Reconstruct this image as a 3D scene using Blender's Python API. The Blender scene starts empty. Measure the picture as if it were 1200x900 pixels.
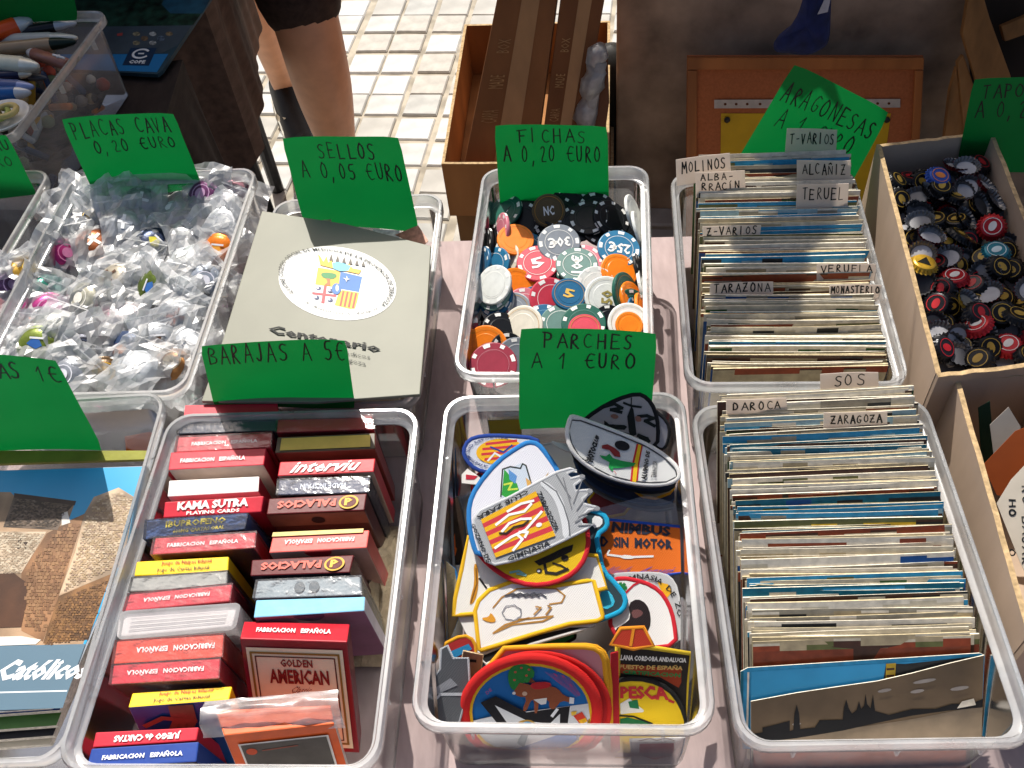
import bpy, bmesh, math, random
from mathutils import Vector, Matrix, noise
random.seed(7)
S = bpy.context.scene
COL = S.collection
R = math.radians

# ---------------------------------------------------------------- camera
PITCH, ROLL, CAMH = R(49.87), R(-7.12), 0.715        # table top is z = 0, the street is z = -0.75
cd = bpy.data.cameras.new('camera'); cam = bpy.data.objects.new('camera', cd); COL.objects.link(cam)
cd.sensor_width = 36; cd.lens = 33.0; cd.clip_start = 0.03; cd.clip_end = 400
CAMROT = Matrix.Rotation(R(90) - PITCH, 4, 'X') @ Matrix.Rotation(-ROLL, 4, 'Z').inverted()
cam.matrix_world = Matrix.Translation((0, 0, CAMH)) @ CAMROT
S.camera = cam
# ---------------------------------------------------------------- sky, sun, exposure
SUN_EL, SUN_AZ = R(53), R(-11)                        # sun stands behind the table, a little to the left
w = bpy.data.worlds.new('World'); S.world = w; w.use_nodes = True
nt = w.node_tree; bg = nt.nodes['Background']; sky = nt.nodes.new('ShaderNodeTexSky')
sky.sky_type = 'NISHITA'; sky.sun_disc = False; sky.sun_elevation = SUN_EL; sky.sun_rotation = SUN_AZ; sky.dust_density = 4.0; sky.air_density = 0.8
nt.links.new(sky.outputs[0], bg.inputs[0]); bg.inputs[1].default_value = 0.1
sd = bpy.data.lights.new('sun', 'SUN'); so = bpy.data.objects.new('sun', sd); COL.objects.link(so)
sd.energy = 4.9; sd.angle = R(0.53); sd.color = (1, 0.955, 0.88)
sundir = Vector((math.sin(SUN_AZ) * math.cos(SUN_EL), math.cos(SUN_AZ) * math.cos(SUN_EL), math.sin(SUN_EL)))
so.rotation_euler = sundir.to_track_quat('Z', 'Y').to_euler(); so.location = (-1, 3, 5)
S.view_settings.view_transform = 'Standard'; S.view_settings.look = 'None'
S.view_settings.exposure = 0.36; S.view_settings.gamma = 1
S.render.engine = 'CYCLES'
S.cycles.max_bounces = 10; S.cycles.transparent_max_bounces = 28; S.cycles.diffuse_bounces = 5
S.cycles.use_denoising = True

# ---------------------------------------------------------------- helpers
FPX = 1100.0
def ray(px, py):
    return (CAMROT.to_3x3() @ Vector(((px - 600) / FPX, -(py - 450) / FPX, -1)))
O = Vector((0, 0, CAMH))
def at(px, py, z=0.0):
    d = ray(px, py); return O + d * ((z - CAMH) / d.z)
def proj(p):
    q = CAMROT.to_3x3().inverted() @ (Vector(p) - O); return (600 + FPX * q.x / -q.z, 450 - FPX * q.y / -q.z)
class Plane:                                          # t: 0 lies flat, 90 stands facing the seller's customers
    def __init__(s, px, py, z, t=0, yaw=-7, side=0):
        s.p = at(px, py, z); t = R(t)
        n = Vector((math.sin(R(side)), -math.sin(t), math.cos(t)))
        s.n = (Matrix.Rotation(R(yaw), 3, 'Z') @ n).normalized()
    def at(s, px, py):
        d = ray(px, py); return O + d * ((s.p - O).dot(s.n) / d.dot(s.n))
    def raised(s, h):
        q = Plane.__new__(Plane); q.p = s.p + s.n * h; q.n = s.n; return q
def H(h):
    h = h.lstrip('#'); v = [int(h[i:i + 2], 16) / 255 for i in (0, 2, 4)]
    return tuple(c / 12.92 if c <= 0.04045 else ((c + 0.055) / 1.055) ** 2.4 for c in v)
MATS = {}
def mat(col, rough=0.55, kind='', scale=60.0, var=0.12, bump=0.12, metal=0.0, name=None, trans=0.0, coat=0.0):
    key = (col, rough, kind, scale, var, bump, metal, trans, coat)
    if key in MATS: return MATS[key]
    m = bpy.data.materials.new(name or 'paint_' + str(len(MATS))); m.use_nodes = True
    t = m.node_tree; b = t.nodes['Principled BSDF']; N = t.nodes.new; L = t.links.new
    c = H(col) if isinstance(col, str) else col
    tc = N('ShaderNodeTexCoord'); nz = N('ShaderNodeTexNoise'); nz.inputs['Scale'].default_value = scale; nz.inputs['Detail'].default_value = 5
    L(tc.outputs['Object'], nz.inputs['Vector'])
    src = nz.outputs['Fac']
    if kind == 'thread':
        wv = N('ShaderNodeTexWave'); wv.inputs['Scale'].default_value = 420; wv.inputs['Distortion'].default_value = 3.0; wv.bands_direction = 'DIAGONAL'
        L(tc.outputs['Object'], wv.inputs['Vector']); src = wv.outputs['Fac']
    if kind == 'stone':
        vo = N('ShaderNodeTexVoronoi'); vo.inputs['Scale'].default_value = scale * 0.6
        L(tc.outputs['Object'], vo.inputs['Vector'])
        mx = N('ShaderNodeMath'); mx.operation = 'MULTIPLY'; L(nz.outputs['Fac'], mx.inputs[0]); L(vo.outputs['Distance'], mx.inputs[1]); 
        ad = N('ShaderNodeMath'); ad.operation = 'ADD'; L(mx.outputs[0], ad.inputs[0]); ad.inputs[1].default_value = 0.25; src = ad.outputs[0]
    if kind in ('wood', 'cardboard', 'cloth'):
        mp = N('ShaderNodeMapping'); mp.inputs['Scale'].default_value = {'wood': (1, 1, 0.06), 'cardboard': (1, 1, .25), 'cloth': (1, .3, 1)}[kind]
        L(tc.outputs['Object'], mp.inputs['Vector']); L(mp.outputs[0], nz.inputs['Vector'])
    rp = N('ShaderNodeValToRGB'); lo = 1 - var * 1.6; hi = 1 + var
    rp.color_ramp.elements[0].position, rp.color_ramp.elements[1].position = (0.36, 0.6) if kind == 'stone' else (0.3, 0.72)
    rp.color_ramp.elements[0].color = (*[min(1, x * lo) for x in c], 1); rp.color_ramp.elements[1].color = (*[min(1, x * hi + 0.002 * var) for x in c], 1)
    L(src, rp.inputs[0]); L(rp.outputs[0], b.inputs['Base Color'])
    b.inputs['Roughness'].default_value = rough; b.inputs['Metallic'].default_value = metal
    b.inputs['Specular IOR Level'].default_value = 0.3; b.inputs['Coat Weight'].default_value = coat; b.inputs['Coat Roughness'].default_value = 0.12
    if bump:
        bp = N('ShaderNodeBump'); bp.inputs['Strength'].default_value = bump; bp.inputs['Distance'].default_value = 0.0015
        n2 = N('ShaderNodeTexNoise'); n2.inputs['Scale'].default_value = scale * 4; L(tc.outputs['Object'], n2.inputs['Vector'])
        L(src if kind else n2.outputs['Fac'], bp.inputs['Height']); L(bp.outputs[0], b.inputs['Normal'])
    if trans:                                         # thin sheet: part of the light passes through
        tr = N('ShaderNodeBsdfTranslucent'); L(rp.outputs[0], tr.inputs[0]); mx = N('ShaderNodeMixShader'); mx.inputs[0].default_value = trans
        L(b.outputs[0], mx.inputs[1]); L(tr.outputs[0], mx.inputs[2]); L(mx.outputs[0], t.nodes['Material Output'].inputs[0])
    MATS[key] = m; return m
def clear(name, alpha, tint, rough, gl=0.25, bump=0.0, scale=40, fres=1.35):
    m = bpy.data.materials.new(name); m.use_nodes = True; t = m.node_tree; N = t.nodes.new; L = t.links.new
    t.nodes.remove(t.nodes['Principled BSDF'])
    tp = N('ShaderNodeBsdfTransparent'); tp.inputs[0].default_value = (*tint, 1)
    df = N('ShaderNodeBsdfDiffuse'); df.inputs[0].default_value = (.93, .945, .95, 1); tl = N('ShaderNodeBsdfTranslucent'); tl.inputs[0].default_value = (.93, .945, .95, 1)
    ms = N('ShaderNodeMixShader'); ms.inputs[0].default_value = .5; L(df.outputs[0], ms.inputs[1]); L(tl.outputs[0], ms.inputs[2])
    m1 = N('ShaderNodeMixShader'); L(tp.outputs[0], m1.inputs[1]); L(ms.outputs[0], m1.inputs[2])
    tc = N('ShaderNodeTexCoord'); nz = N('ShaderNodeTexNoise'); nz.inputs['Scale'].default_value = scale; nz.inputs['Detail'].default_value = 4; L(tc.outputs['Object'], nz.inputs['Vector'])
    mr = N('ShaderNodeMapRange'); mr.inputs['From Min'].default_value = .3; mr.inputs['From Max'].default_value = .7
    mr.inputs['To Min'].default_value = alpha * .75; mr.inputs['To Max'].default_value = alpha * 1.25; L(nz.outputs[0], mr.inputs[0]); L(mr.outputs[0], m1.inputs[0])
    gs = N('ShaderNodeBsdfGlossy'); gs.inputs['Roughness'].default_value = rough
    fr = N('ShaderNodeFresnel'); fr.inputs[0].default_value = fres; mu = N('ShaderNodeMath'); mu.operation = 'MULTIPLY_ADD'
    L(fr.outputs[0], mu.inputs[0]); mu.inputs[1].default_value = 1.0; mu.inputs[2].default_value = gl * .12; mu.use_clamp = True
    m2 = N('ShaderNodeMixShader'); L(mu.outputs[0], m2.inputs[0]); L(m1.outputs[0], m2.inputs[1]); L(gs.outputs[0], m2.inputs[2])
    if bump:
        bp = N('ShaderNodeBump'); bp.inputs['Strength'].default_value = bump; bp.inputs['Distance'].default_value = .002; L(nz.outputs[0], bp.inputs['Height'])
        L(bp.outputs[0], gs.inputs['Normal']); L(bp.outputs[0], fr.inputs['Normal'])
    L(m2.outputs[0], t.nodes['Material Output'].inputs[0]); return m
M_BOX = clear('frosted_box_plastic', .2, (.985, .99, .99), .18, .35, fres=1.3)
M_RIM = clear('rim_plastic', .33, (.975, .98, .98), .22, .25, fres=1.33)
M_BAG = clear('zip_bag_plastic', .38, (.99, .99, .995), .3, .4, .28, 70, fres=1.4)
M_WRAP = clear('cellophane', .05, (.98, .98, .98), .12, .3, .5, 110, fres=1.4)

class MB:
    def __init__(s): s.v = []; s.f = []; s.m = []; s.mats = []
    def mi(s, m):
        if m not in s.mats: s.mats.append(m)
        return s.mats.index(m)
    def face(s, pts, m):
        k = len(s.v); s.v += [Vector(p) for p in pts]; s.f.append(tuple(range(k, k + len(pts)))); s.m.append(s.mi(m))
    def mesh(s, vs, fs, m):
        k = len(s.v); s.v += [Vector(p) for p in vs]; i = s.mi(m)
        for f in fs: s.f.append(tuple(k + j for j in f)); s.m.append(i)
    def slab(s, top, n, t, m, side=None):             # top outline, unit normal, thickness downwards
        b = [Vector(p) - n * t for p in top]; k = len(s.v); N = len(top); s.v += [Vector(p) for p in top] + b
        s.f.append(tuple(range(k, k + N))); s.m.append(s.mi(m)); s.f.append(tuple(range(k + 2 * N - 1, k + N - 1, -1))); s.m.append(s.mi(side or m))
        for i in range(N):
            j = (i + 1) % N; s.f.append((k + i, k + N + i, k + N + j, k + j)); s.m.append(s.mi(side or m))
    def box(s, c, size, m, rot=None):
        h = Vector(size) / 2; vs = []
        for x in (-1, 1):
            for y in (-1, 1):
                for z in (-1, 1):
                    p = Vector((x * h.x, y * h.y, z * h.z)); vs.append((rot @ p if rot else p) + Vector(c))
        s.mesh(vs, [(0, 1, 3, 2), (4, 6, 7, 5), (0, 4, 5, 1), (2, 3, 7, 6), (0, 2, 6, 4), (1, 5, 7, 3)], m)
    def tube(s, pts, rad, m, seg=10, cap=True):
        pts = [Vector(p) for p in pts]; rad = rad if isinstance(rad, (list, tuple)) else [rad] * len(pts)
        vs = []; fs = []; prev = None
        for i, p in enumerate(pts):
            d = (pts[min(i + 1, len(pts) - 1)] - pts[max(i - 1, 0)]).normalized()
            a = d.cross(Vector((0, 0, 1)) if abs(d.z) < .95 else Vector((1, 0, 0))).normalized()
            if prev is not None and a.dot(prev) < 0: a = -a
            prev = a; b = d.cross(a)
            for k in range(seg):
                g = 2 * math.pi * k / seg; vs.append(p + (a * math.cos(g) + b * math.sin(g)) * rad[i])
        for i in range(len(pts) - 1):
            for k in range(seg): fs.append((i * seg + k, i * seg + (k + 1) % seg, (i + 1) * seg + (k + 1) % seg, (i + 1) * seg + k))
        if cap: fs.append(tuple(range(seg - 1, -1, -1))); fs.append(tuple(range((len(pts) - 1) * seg, len(pts) * seg)))
        s.mesh(vs, fs, m)
    def lathe(s, prof, seg, m, c=(0, 0, 0)):          # prof: (r, z) pairs
        vs = []; fs = []; c = Vector(c)
        for r_, z in prof:
            for k in range(seg): g = 2 * math.pi * k / seg; vs.append(c + Vector((r_ * math.cos(g), r_ * math.sin(g), z)))
        for i in range(len(prof) - 1):
            for k in range(seg): fs.append((i * seg + k, i * seg + (k + 1) % seg, (i + 1) * seg + (k + 1) % seg, (i + 1) * seg + k))
        s.mesh(vs, fs, m)
    def build(s, name, parent=None, origin=None, smooth=False):
        me = bpy.data.meshes.new(name); o = bpy.data.objects.new(name, me)
        if parent is not None: L0 = Vector(parent['_o'])
        elif origin is not None: L0 = Vector(origin)
        else:
            xs = [v.x for v in s.v]; ys = [v.y for v in s.v]; L0 = Vector(((min(xs) + max(xs)) / 2, (min(ys) + max(ys)) / 2, min(v.z for v in s.v)))
        me.from_pydata([tuple(v - L0) for v in s.v], [], s.f)
        for m in s.mats: me.materials.append(m)
        me.polygons.foreach_set('material_index', s.m)
        if smooth: me.polygons.foreach_set('use_smooth', [True] * len(s.f))
        me.update(); COL.objects.link(o); o['_o'] = tuple(L0)
        if parent is not None: o.parent = parent
        else: o.location = L0
        return o
def tag(o, label=None, cat=None, group=None, kind=None):
    if label: o['label'] = label
    if cat: o['category'] = cat
    if group: o['group'] = group
    if kind: o['kind'] = kind
    return o
def empty(name, loc, label, cat, group=None):
    o = bpy.data.objects.new(name, None); COL.objects.link(o); o.location = loc; o['_o'] = tuple(loc); o.empty_display_size = .02
    return tag(o, label, cat, group)
def smooth_by(o, ang=40):
    me = o.data; me.polygons.foreach_set('use_smooth', [True] * len(me.polygons))
    try: me.set_sharp_from_angle(angle=R(ang))
    except Exception: pass
def bevel(o, wd, seg=2):
    b = o.modifiers.new('bevel', 'BEVEL'); b.width = wd; b.segments = seg; b.limit_method = 'ANGLE'; b.angle_limit = R(50)

class Fr:                                             # bilinear frame: u right, v up, w out of the face
    def __init__(s, TL, TR, BR, BL):
        s.c = [Vector(x) for x in (TL, TR, BR, BL)]; e = (s.c[1] - s.c[0]) + (s.c[2] - s.c[3]); f = (s.c[0] - s.c[3]) + (s.c[1] - s.c[2])
        s.n = e.cross(f).normalized(); s.W = e.length / 2; s.Hh = f.length / 2; s.bend = None
    def __call__(s, u, v, w=0.0):
        TL, TR, BR, BL = s.c; p = (BL * (1 - u) + BR * u) * (1 - v) + (TL * (1 - u) + TR * u) * v
        if s.bend: w = w + s.bend(u, v)
        return p + s.n * w
    def poly(s, mb, pts, m, w=.0003): mb.face([s(u, v, w) for u, v in pts], m)
    def rect(s, mb, u0, v0, u1, v1, m, w=.0003): s.poly(mb, [(u0, v0), (u1, v0), (u1, v1), (u0, v1)], m, w)
    def ell(s, mb, cu, cv, ru, rv, m, w=.0003, n=28): s.poly(mb, [(cu + ru * math.cos(2 * math.pi * k / n), cv + rv * math.sin(2 * math.pi * k / n)) for k in range(n)], m, w)
    def line(s, mb, pts, wd, m, w=.0003):             # wd in metres
        P = [s(u, v, w) for u, v in pts]; ribbon(mb, P, s.n, wd, m)
def ribbon(mb, P, n, wd, m):
    for i in range(len(P) - 1):
        d = P[i + 1] - P[i]
        if d.length < 1e-7: continue
        d.normalize(); a = n.cross(d) * wd / 2; e = d * wd * .35; k = .00003 * (i % 3)
        mb.face([P[i] - e - a + n * k, P[i + 1] + e - a + n * k, P[i + 1] + e + a + n * k, P[i] - e + a + n * k], m)
def frpx(pl, TL, TR, BR, BL): return Fr(*[pl.at(*c) for c in (TL, TR, BR, BL)])

# printed lettering (built-in font) as flat meshes
TCACHE = {}
def textmesh(s, bold=0.0):
    k = (s, bold)
    if k in TCACHE: return TCACHE[k]
    c = bpy.data.curves.new('t', 'FONT'); c.body = s; c.resolution_u = 1; c.offset = bold; c.size = 1; o = bpy.data.objects.new('t', c); COL.objects.link(o)
    bpy.context.view_layer.update(); me = bpy.data.meshes.new_from_object(o)
    V = [(v.co.x, v.co.y) for v in me.vertices]; F = [tuple(p.vertices) for p in me.polygons]
    bpy.data.objects.remove(o); bpy.data.curves.remove(c); bpy.data.meshes.remove(me)
    if V:
        x0 = min(v[0] for v in V); x1 = max(v[0] for v in V); y0 = min(v[1] for v in V); y1 = max(v[1] for v in V)
        V = [((x - x0) / (x1 - x0 or 1), (y - y0) / (y1 - y0 or 1)) for x, y in V]
        TCACHE[k] = (V, F, (x1 - x0) / (y1 - y0 or 1))
    else: TCACHE[k] = ([], [], 1)
    return TCACHE[k]
def text(fr, mb, s, u0, v0, u1, v1, m, w=.0005, bold=.02, flip=False, shear=0.0, rot=0):
    V, F, a = textmesh(s, bold)
    def g(x, y):
        x = x + shear * (y - .5)
        if flip: x, y = 1 - x, 1 - y
        if rot == 90: x, y = 1 - y, x
        if rot == -90: x, y = y, 1 - x
        return fr(u0 + (u1 - u0) * x, v0 + (v1 - v0) * y, w)
    P = [g(x, y) for x, y in V]
    if P: mb.mesh(P, F, m)
def arctext(fr, mb, s, cu, cv, ru, rv, a0, a1, hgt, m, w=.0005, bold=.015, inward=False):
    V, F, a = textmesh(s, bold)
    P = []
    for x, y in V:
        g = R(a0 + (a1 - a0) * x); k = 1 + hgt * ((1 - y) if inward else y) - hgt / 2
        P.append(fr(cu + ru * k * math.cos(g), cv + rv * k * math.sin(g), w))
    if P: mb.mesh(P, F, m)
# felt-pen handwriting: letters as strokes
G = {'A': [[(0, 0), (.45, 1), (.9, 0)], [(.18, .38), (.75, .4)]], 'B': [[(0, 0), (.05, 1), (.6, .9), (.65, .65), (.1, .52), (.75, .4), (.7, .08), (0, 0)]],
 'C': [[(.8, .85), (.45, 1), (.08, .7), (.05, .3), (.4, 0), (.85, .12)]], 'D': [[(.05, 0), (.05, 1), (.6, .85), (.8, .5), (.6, .1), (0, 0)]],
 'E': [[(.8, .95), (.1, 1), (.05, 0), (.85, .03)], [(.05, .5), (.65, .52)]], 'F': [[(.1, 0), (.1, .95)], [(-.15, .92), (.85, 1)], [(.1, .5), (.6, .52)]],
 'G': [[(.8, .85), (.4, 1), (.05, .6), (.1, .1), (.6, 0), (.85, .4), (.5, .42)]], 'H': [[(.05, 0), (.08, 1)], [(.8, 0), (.78, 1)], [(.05, .5), (.8, .52)]],
 'I': [[(.3, 0), (.3, 1)]], 'J': [[(.6, 1), (.6, .2), (.35, 0), (.05, .2)]], 'L': [[(.1, 1), (.05, 0), (.75, .03)]],
 'M': [[(0, 0), (.12, 1), (.48, .4), (.85, 1), (.95, 0)]], 'N': [[(.05, 0), (.08, 1), (.75, .02), (.78, 1)]], 'Ñ': [[(.05, 0), (.08, .85), (.75, .02), (.78, .85)], [(.15, 1.05), (.4, 1.15), (.6, 1.05)]],
 'O': [[(.4, 1), (.05, .65), (.08, .2), (.45, 0), (.82, .3), (.78, .8), (.4, 1)]], 'P': [[(.1, 0), (.12, 1)], [(-.05, .98), (.6, .95), (.75, .7), (.55, .5), (.12, .5)]],
 'R': [[(.08, 0), (.1, 1), (.6, .92), (.65, .65), (.12, .5), (.8, 0)]], 'S': [[(.75, .9), (.4, 1), (.1, .8), (.3, .55), (.7, .42), (.65, .1), (.3, 0), (.02, .12)]],
 'T': [[(.4, 0), (.42, 1)], [(0, .95), (.85, 1)]], 'U': [[(.05, 1), (.05, .2), (.4, 0), (.75, .25), (.75, 1)]], 'V': [[(0, 1), (.4, 0), (.8, 1)]],
 'Z': [[(.05, .95), (.75, 1), (.05, .03), (.8, .05)], [(.2, .5), (.6, .5)]], '0': [[(.4, 1), (.08, .65), (.1, .2), (.4, 0), (.75, .3), (.72, .8), (.4, 1)]],
 '1': [[(.1, .65), (.5, 1), (.4, 0)]], '2': [[(.08, .8), (.4, 1), (.7, .75), (.05, 0), (.8, .03)]], '5': [[(.75, 1), (.2, .98), (.12, .55), (.6, .58), (.7, .2), (.35, 0), (.05, .1)]],
 ',': [[(.25, .08), (.1, -.25)]], '-': [[(.1, .45), (.6, .48)]], '€': [[(.85, .9), (.45, 1), (.12, .7), (.12, .25), (.45, 0), (.85, .1)], [(-.05, .52), (.65, .54)]], "'": [[(.2, 1), (.2, .8)]],
 'Í': [[(.3, 0), (.3, .8)], [(.25, .95), (.5, 1.2)]], ' ': [], '4': [[(.6, 0), (.6, 1), (.05, .35), (.85, .35)]], '3': [[(.1, .9), (.6, .9), (.35, .55), (.7, .3), (.3, 0), (.05, .1)]]}
INK = mat('14181a', .5, var=.05, bump=0, name='felt_pen_ink')
def hand(fr, mb, s, u0, v0, u1, v1, wd=.0011, m=None, w=.0004, jit=.05):
    rnd = random.Random(hash_s(s)); n = len(s); cw = (u1 - u0) / n
    for i, ch in enumerate(s):
        ou = u0 + i * cw + cw * .1; ou += cw * rnd.uniform(-.06, .06); sc = cw * rnd.uniform(.68, .86); dv = (v1 - v0) * jit * (rnd.random() - .5) * 2; k = 1 + (rnd.random() - .5) * .16
        for st in G.get(ch, []):
            pts = []
            if len(st) > 3:                            # soften curves
                q = [st[0]]
                for a, b in zip(st, st[1:]): q += [((a[0] * .75 + b[0] * .25), (a[1] * .75 + b[1] * .25)), ((a[0] * .25 + b[0] * .75), (a[1] * .25 + b[1] * .75))]
                st = (q + [st[-1]]) if ch in 'BCDGOPRSU0253€J' else st
            for x, y in st: pts.append((ou + x * sc, v0 + dv + (v1 - v0) * y * k))
            fr.line(mb, pts, wd * rnd.uniform(.75, 1.3), m or INK, w)
def hash_s(s):
    h = 7
    for c in s: h = (h * 31 + ord(c)) % 99991
    return h
ORD = ['first', 'second', 'third', 'fourth', 'fifth', 'sixth', 'seventh', 'eighth', 'ninth', 'tenth', 'eleventh', 'twelfth', 'thirteenth', 'fourteenth', 'fifteenth', 'sixteenth', 'seventeenth', 'eighteenth', 'nineteenth', 'twentieth']
def ordn(i):
    if i < 20: return ORD[i]
    t, u = divmod(i + 1, 10); tens = {2: 'twenty', 3: 'thirty', 4: 'forty', 5: 'fifty', 6: 'sixty', 7: 'seventy', 8: 'eighty', 9: 'ninety', 10: 'one hundred', 11: 'one hundred ten', 12: 'one hundred twenty', 13: 'one hundred thirty'}[t]
    return ((tens[:-1] + 'ieth') if t < 10 else tens + 'th') if u == 0 else tens + '-' + ORD[u - 1]
def label_row(objs, fmt):                             # objs: list of (object, descriptor); ordinals from the left inside one descriptor
    by = {}
    for o, d in objs: by.setdefault(d, []).append(o)
    for d, l in by.items():
        l.sort(key=lambda o: proj(o.location)[0])
        for i, o in enumerate(l):
            o['label'] = fmt.format(d=d) + ('' if len(l) == 1 else f', {ordn(i)} such from left')
def shared(o, loc, rot, parent=None):                 # copy of a thing with its parts, mesh data shared
    c = o.copy(); COL.objects.link(c)
    if parent is None: c.matrix_world = Matrix.Translation(loc) @ rot.to_4x4(); c['_o'] = tuple(loc)
    for ch in o.children:
        d = ch.copy(); COL.objects.link(d); d.parent = c; d.matrix_parent_inverse = Matrix()
    return c
def drop(o):
    for ch in list(o.children): bpy.data.objects.remove(ch)
    bpy.data.objects.remove(o)
def Zm(pts, ox, oy, s): return [(ox + x / s, oy + y / s) for x, y in pts]

# ================================================================ SETTING
def structure(o): o['kind'] = 'structure'; return o
GZ = -0.75
mb = MB(); mortar = mat('a39b8c', .95, 'stone', 30, .18, .3)
N_ = 24
mb.face([(-60, -40, GZ - .005), (60, -40, GZ - .005), (60, 120, GZ - .005), (-60, 120, GZ - .005)], mortar)
pav = structure(mb.build('pavement', origin=(0, 0, GZ)))
# hydraulic paving tiles, laid as in the photograph; shared meshes, real joints
T_MATS = [mat('acaaa4', .85, 'stone', 16, .10, .25), mat('b4b0a8', .85, '', 24, .13, .25), mat('b6b6b3', .85, 'stone', 22, .10, .25), mat('c0c0bd', .85, 'stone', 22, .10, .25), mat('aaaaa6', .85, 'stone', 22, .12, .25)]
YW = R(-13); PIT = 0.1095
tiles = []
for k, m in enumerate(T_MATS):
    for q in range(2):
        rr = random.Random(k * 5 + q); b = MB(); h = .0475; z = 0.0; c = .004
        J = lambda: rr.uniform(-.0018, .0018)
        top = [(-h + J(), -h + J(), 0), (h + J(), -h + J(), 0), (h + J(), h + J(), 0), (-h + J(), h + J(), 0)]
        ti = [(x * .93, y * .93, .001) for x, y, _ in top]; dn = [(x, y, -.003) for x, y, _ in top]; bt = [(x, y, -.012) for x, y, _ in top]
        vs = ti + dn + bt; fs = [(0, 1, 2, 3)]
        for lv in (0, 4):
            for i in range(4): fs.append((lv + i, lv + 4 + i, lv + 4 + (i + 1) % 4, lv + (i + 1) % 4))
        b.mesh(vs, fs, m); o = b.build('tile', origin=(0, 0, 0)); tiles.append(o.data); bpy.data.objects.remove(o)
cy, sy = math.cos(YW), math.sin(YW); base = at(432.5, 21.7, GZ)
cnt = 0; far = MB(); rnd = random.Random(3)
cells = []
for i in range(-40, 41):
    for j in range(-26, 30):
        gx, gy = i * PIT + (.008 if i % 4 == 0 else 0), j * PIT - (.012 * (j // 4))
        x = base.x + PIT / 2 + gx * cy - gy * sy; y = base.y + PIT / 2 + gx * sy + gy * cy
        if y < .2: continue
        px, py = proj((x, y, GZ)); vis = (375 < px < 735 and -30 < py < 300)
        cells.append((0 if vis else 1, abs(px - 470) + abs(py - 120), x, y))
cells.sort()
for q, (v_, d_, x, y) in enumerate(cells):
    zz = GZ + rnd.uniform(-.0015, .0015); rz = YW + rnd.uniform(-.012, .012)
    if q < 280:
        o = bpy.data.objects.new('tile', rnd.choice(tiles)); COL.objects.link(o); o.parent = pav
        o.location = Vector((x, y, zz)) - Vector((0, 0, GZ)); o.rotation_euler = (0, 0, rz)
    else:
        me = rnd.choice(tiles); rm = Matrix.Rotation(rz, 3, 'Z')
        far.mesh([rm @ v.co + Vector((x, y, zz)) for v in me.vertices], [tuple(p.vertices) for p in me.polygons], me.materials[0])
o = far.build('tiles_beyond', parent=pav); o['kind'] = 'stuff'; o['label'] = 'pale square paving tiles farther off'

# stone pillar behind the table
st = MB(); ms = mat('a38c76', .93, '', 10, .34, .5, name='stained_stone')
pl = at(722, 100, -.5); PY = 1.74
def wall_x(px, py, y):                                 # x where the ray through a pixel meets the plane y = const (world)
    d = ray(px, py); return (d * (y / d.y)).x
px0 = wall_x(722, 90, PY)
rot7 = Matrix.Rotation(R(-13.5), 3, 'Z')
o = empty('stone_pillar', (px0, PY, GZ), 'large stained grey-brown stone pillar rising behind the cork board', 'pillar')
ROWS = [(0, 1.45), (1.454, 2.6)]
for z0, z1 in ROWS:
    b = MB(); vs = []
    D0 = .9; Wd = 1.35; g = .003 if z0 else 0
    corners = [rot7 @ Vector(p) + Vector((px0, PY, GZ)) for p in ((g, 0, z0), (Wd, 0, z0), (Wd, D0, z0), (g, D0, z0))]
    top = [c + Vector((0, 0, z1 - z0)) for c in corners]
    b.slab(top, Vector((0, 0, 1)), z1 - z0, ms); c = b.build('stone_block', parent=o); bevel(c, .006)

# ================================================================ THE STALL TABLE
t = empty('market_table', (0, .3, GZ), 'long stall table under a pinkish brown cloth carrying all the clear boxes', 'table')
cl = mat('aa9896', .9, 'cloth', 120, .08, .35, name='table_cloth')
A = at(515, 283, 0); B = at(795, 277, 0); dx = (B - A).normalized(); dy = Vector((-dx.y, dx.x, 0))
BK = A                                                 # a point on the back edge
def tb(u, v, z=0): return BK + dx * u + dy * v + Vector((0, 0, z))     # u along the back edge, v away from the customer
b = MB(); NX, NY = 130, 60; U0, U1, V0 = -1.25, 1.5, -1.15
vs = []; fs = []
for j in range(NY + 1):
    for i in range(NX + 1):
        u = U0 + (U1 - U0) * i / NX; v = V0 * (1 - j / NY) 
        z = .0022 * noise.noise(Vector((u * 5, v * 2.2, 0))) + .0014 * noise.noise(Vector((u * 16, v * 5, 4)))
        vs.append(tb(u, v, z))
for j in range(NY):
    for i in range(NX): a = j * (NX + 1) + i; fs.append((a, a + 1, a + NX + 2, a + NX + 1))
b.mesh(vs, fs, cl)
for j, side in ((NY, 1), (0, -1)):                      # hanging flaps, front and back
    vs = []; fs = []
    for k in range(9):
        for i in range(NX + 1):
            p = Vector(b.v[j * (NX + 1) + i]); q = k / 8
            p = p + dy * side * (.012 * min(1, q * 6) + .02 * q * math.sin(i * .55)) - Vector((0, 0, .45 * q)); vs.append(p)
    for k in range(8):
        for i in range(NX): a = k * (NX + 1) + i; fs.append((a, a + 1, a + NX + 2, a + NX + 1))
    b.mesh(vs, fs, cl)
b.build('cloth', parent=t, smooth=True)
b = MB(); wd = mat('6d5236', .7, 'wood', 12, .25, .3)
b.slab([tb(U0 + .03, -.03, -.006), tb(U1 - .03, -.03, -.006), tb(U1 - .03, V0 + .03, -.006), tb(U0 + .03, V0 + .03, -.006)][::-1], Vector((0, 0, 1)), .025, wd); b.build('board', parent=t)
for u, v in ((U0 + .12, -.12), (U1 - .12, -.12), (U0 + .12, V0 + .12), (U1 - .12, V0 + .12), (.1, -.12), (.1, V0 + .12)):
    b = MB(); b.tube([tb(u, v, -.031), tb(u, v, GZ)], .016, mat('77777a', .4, metal=.8)); b.build('leg', parent=t)

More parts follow.
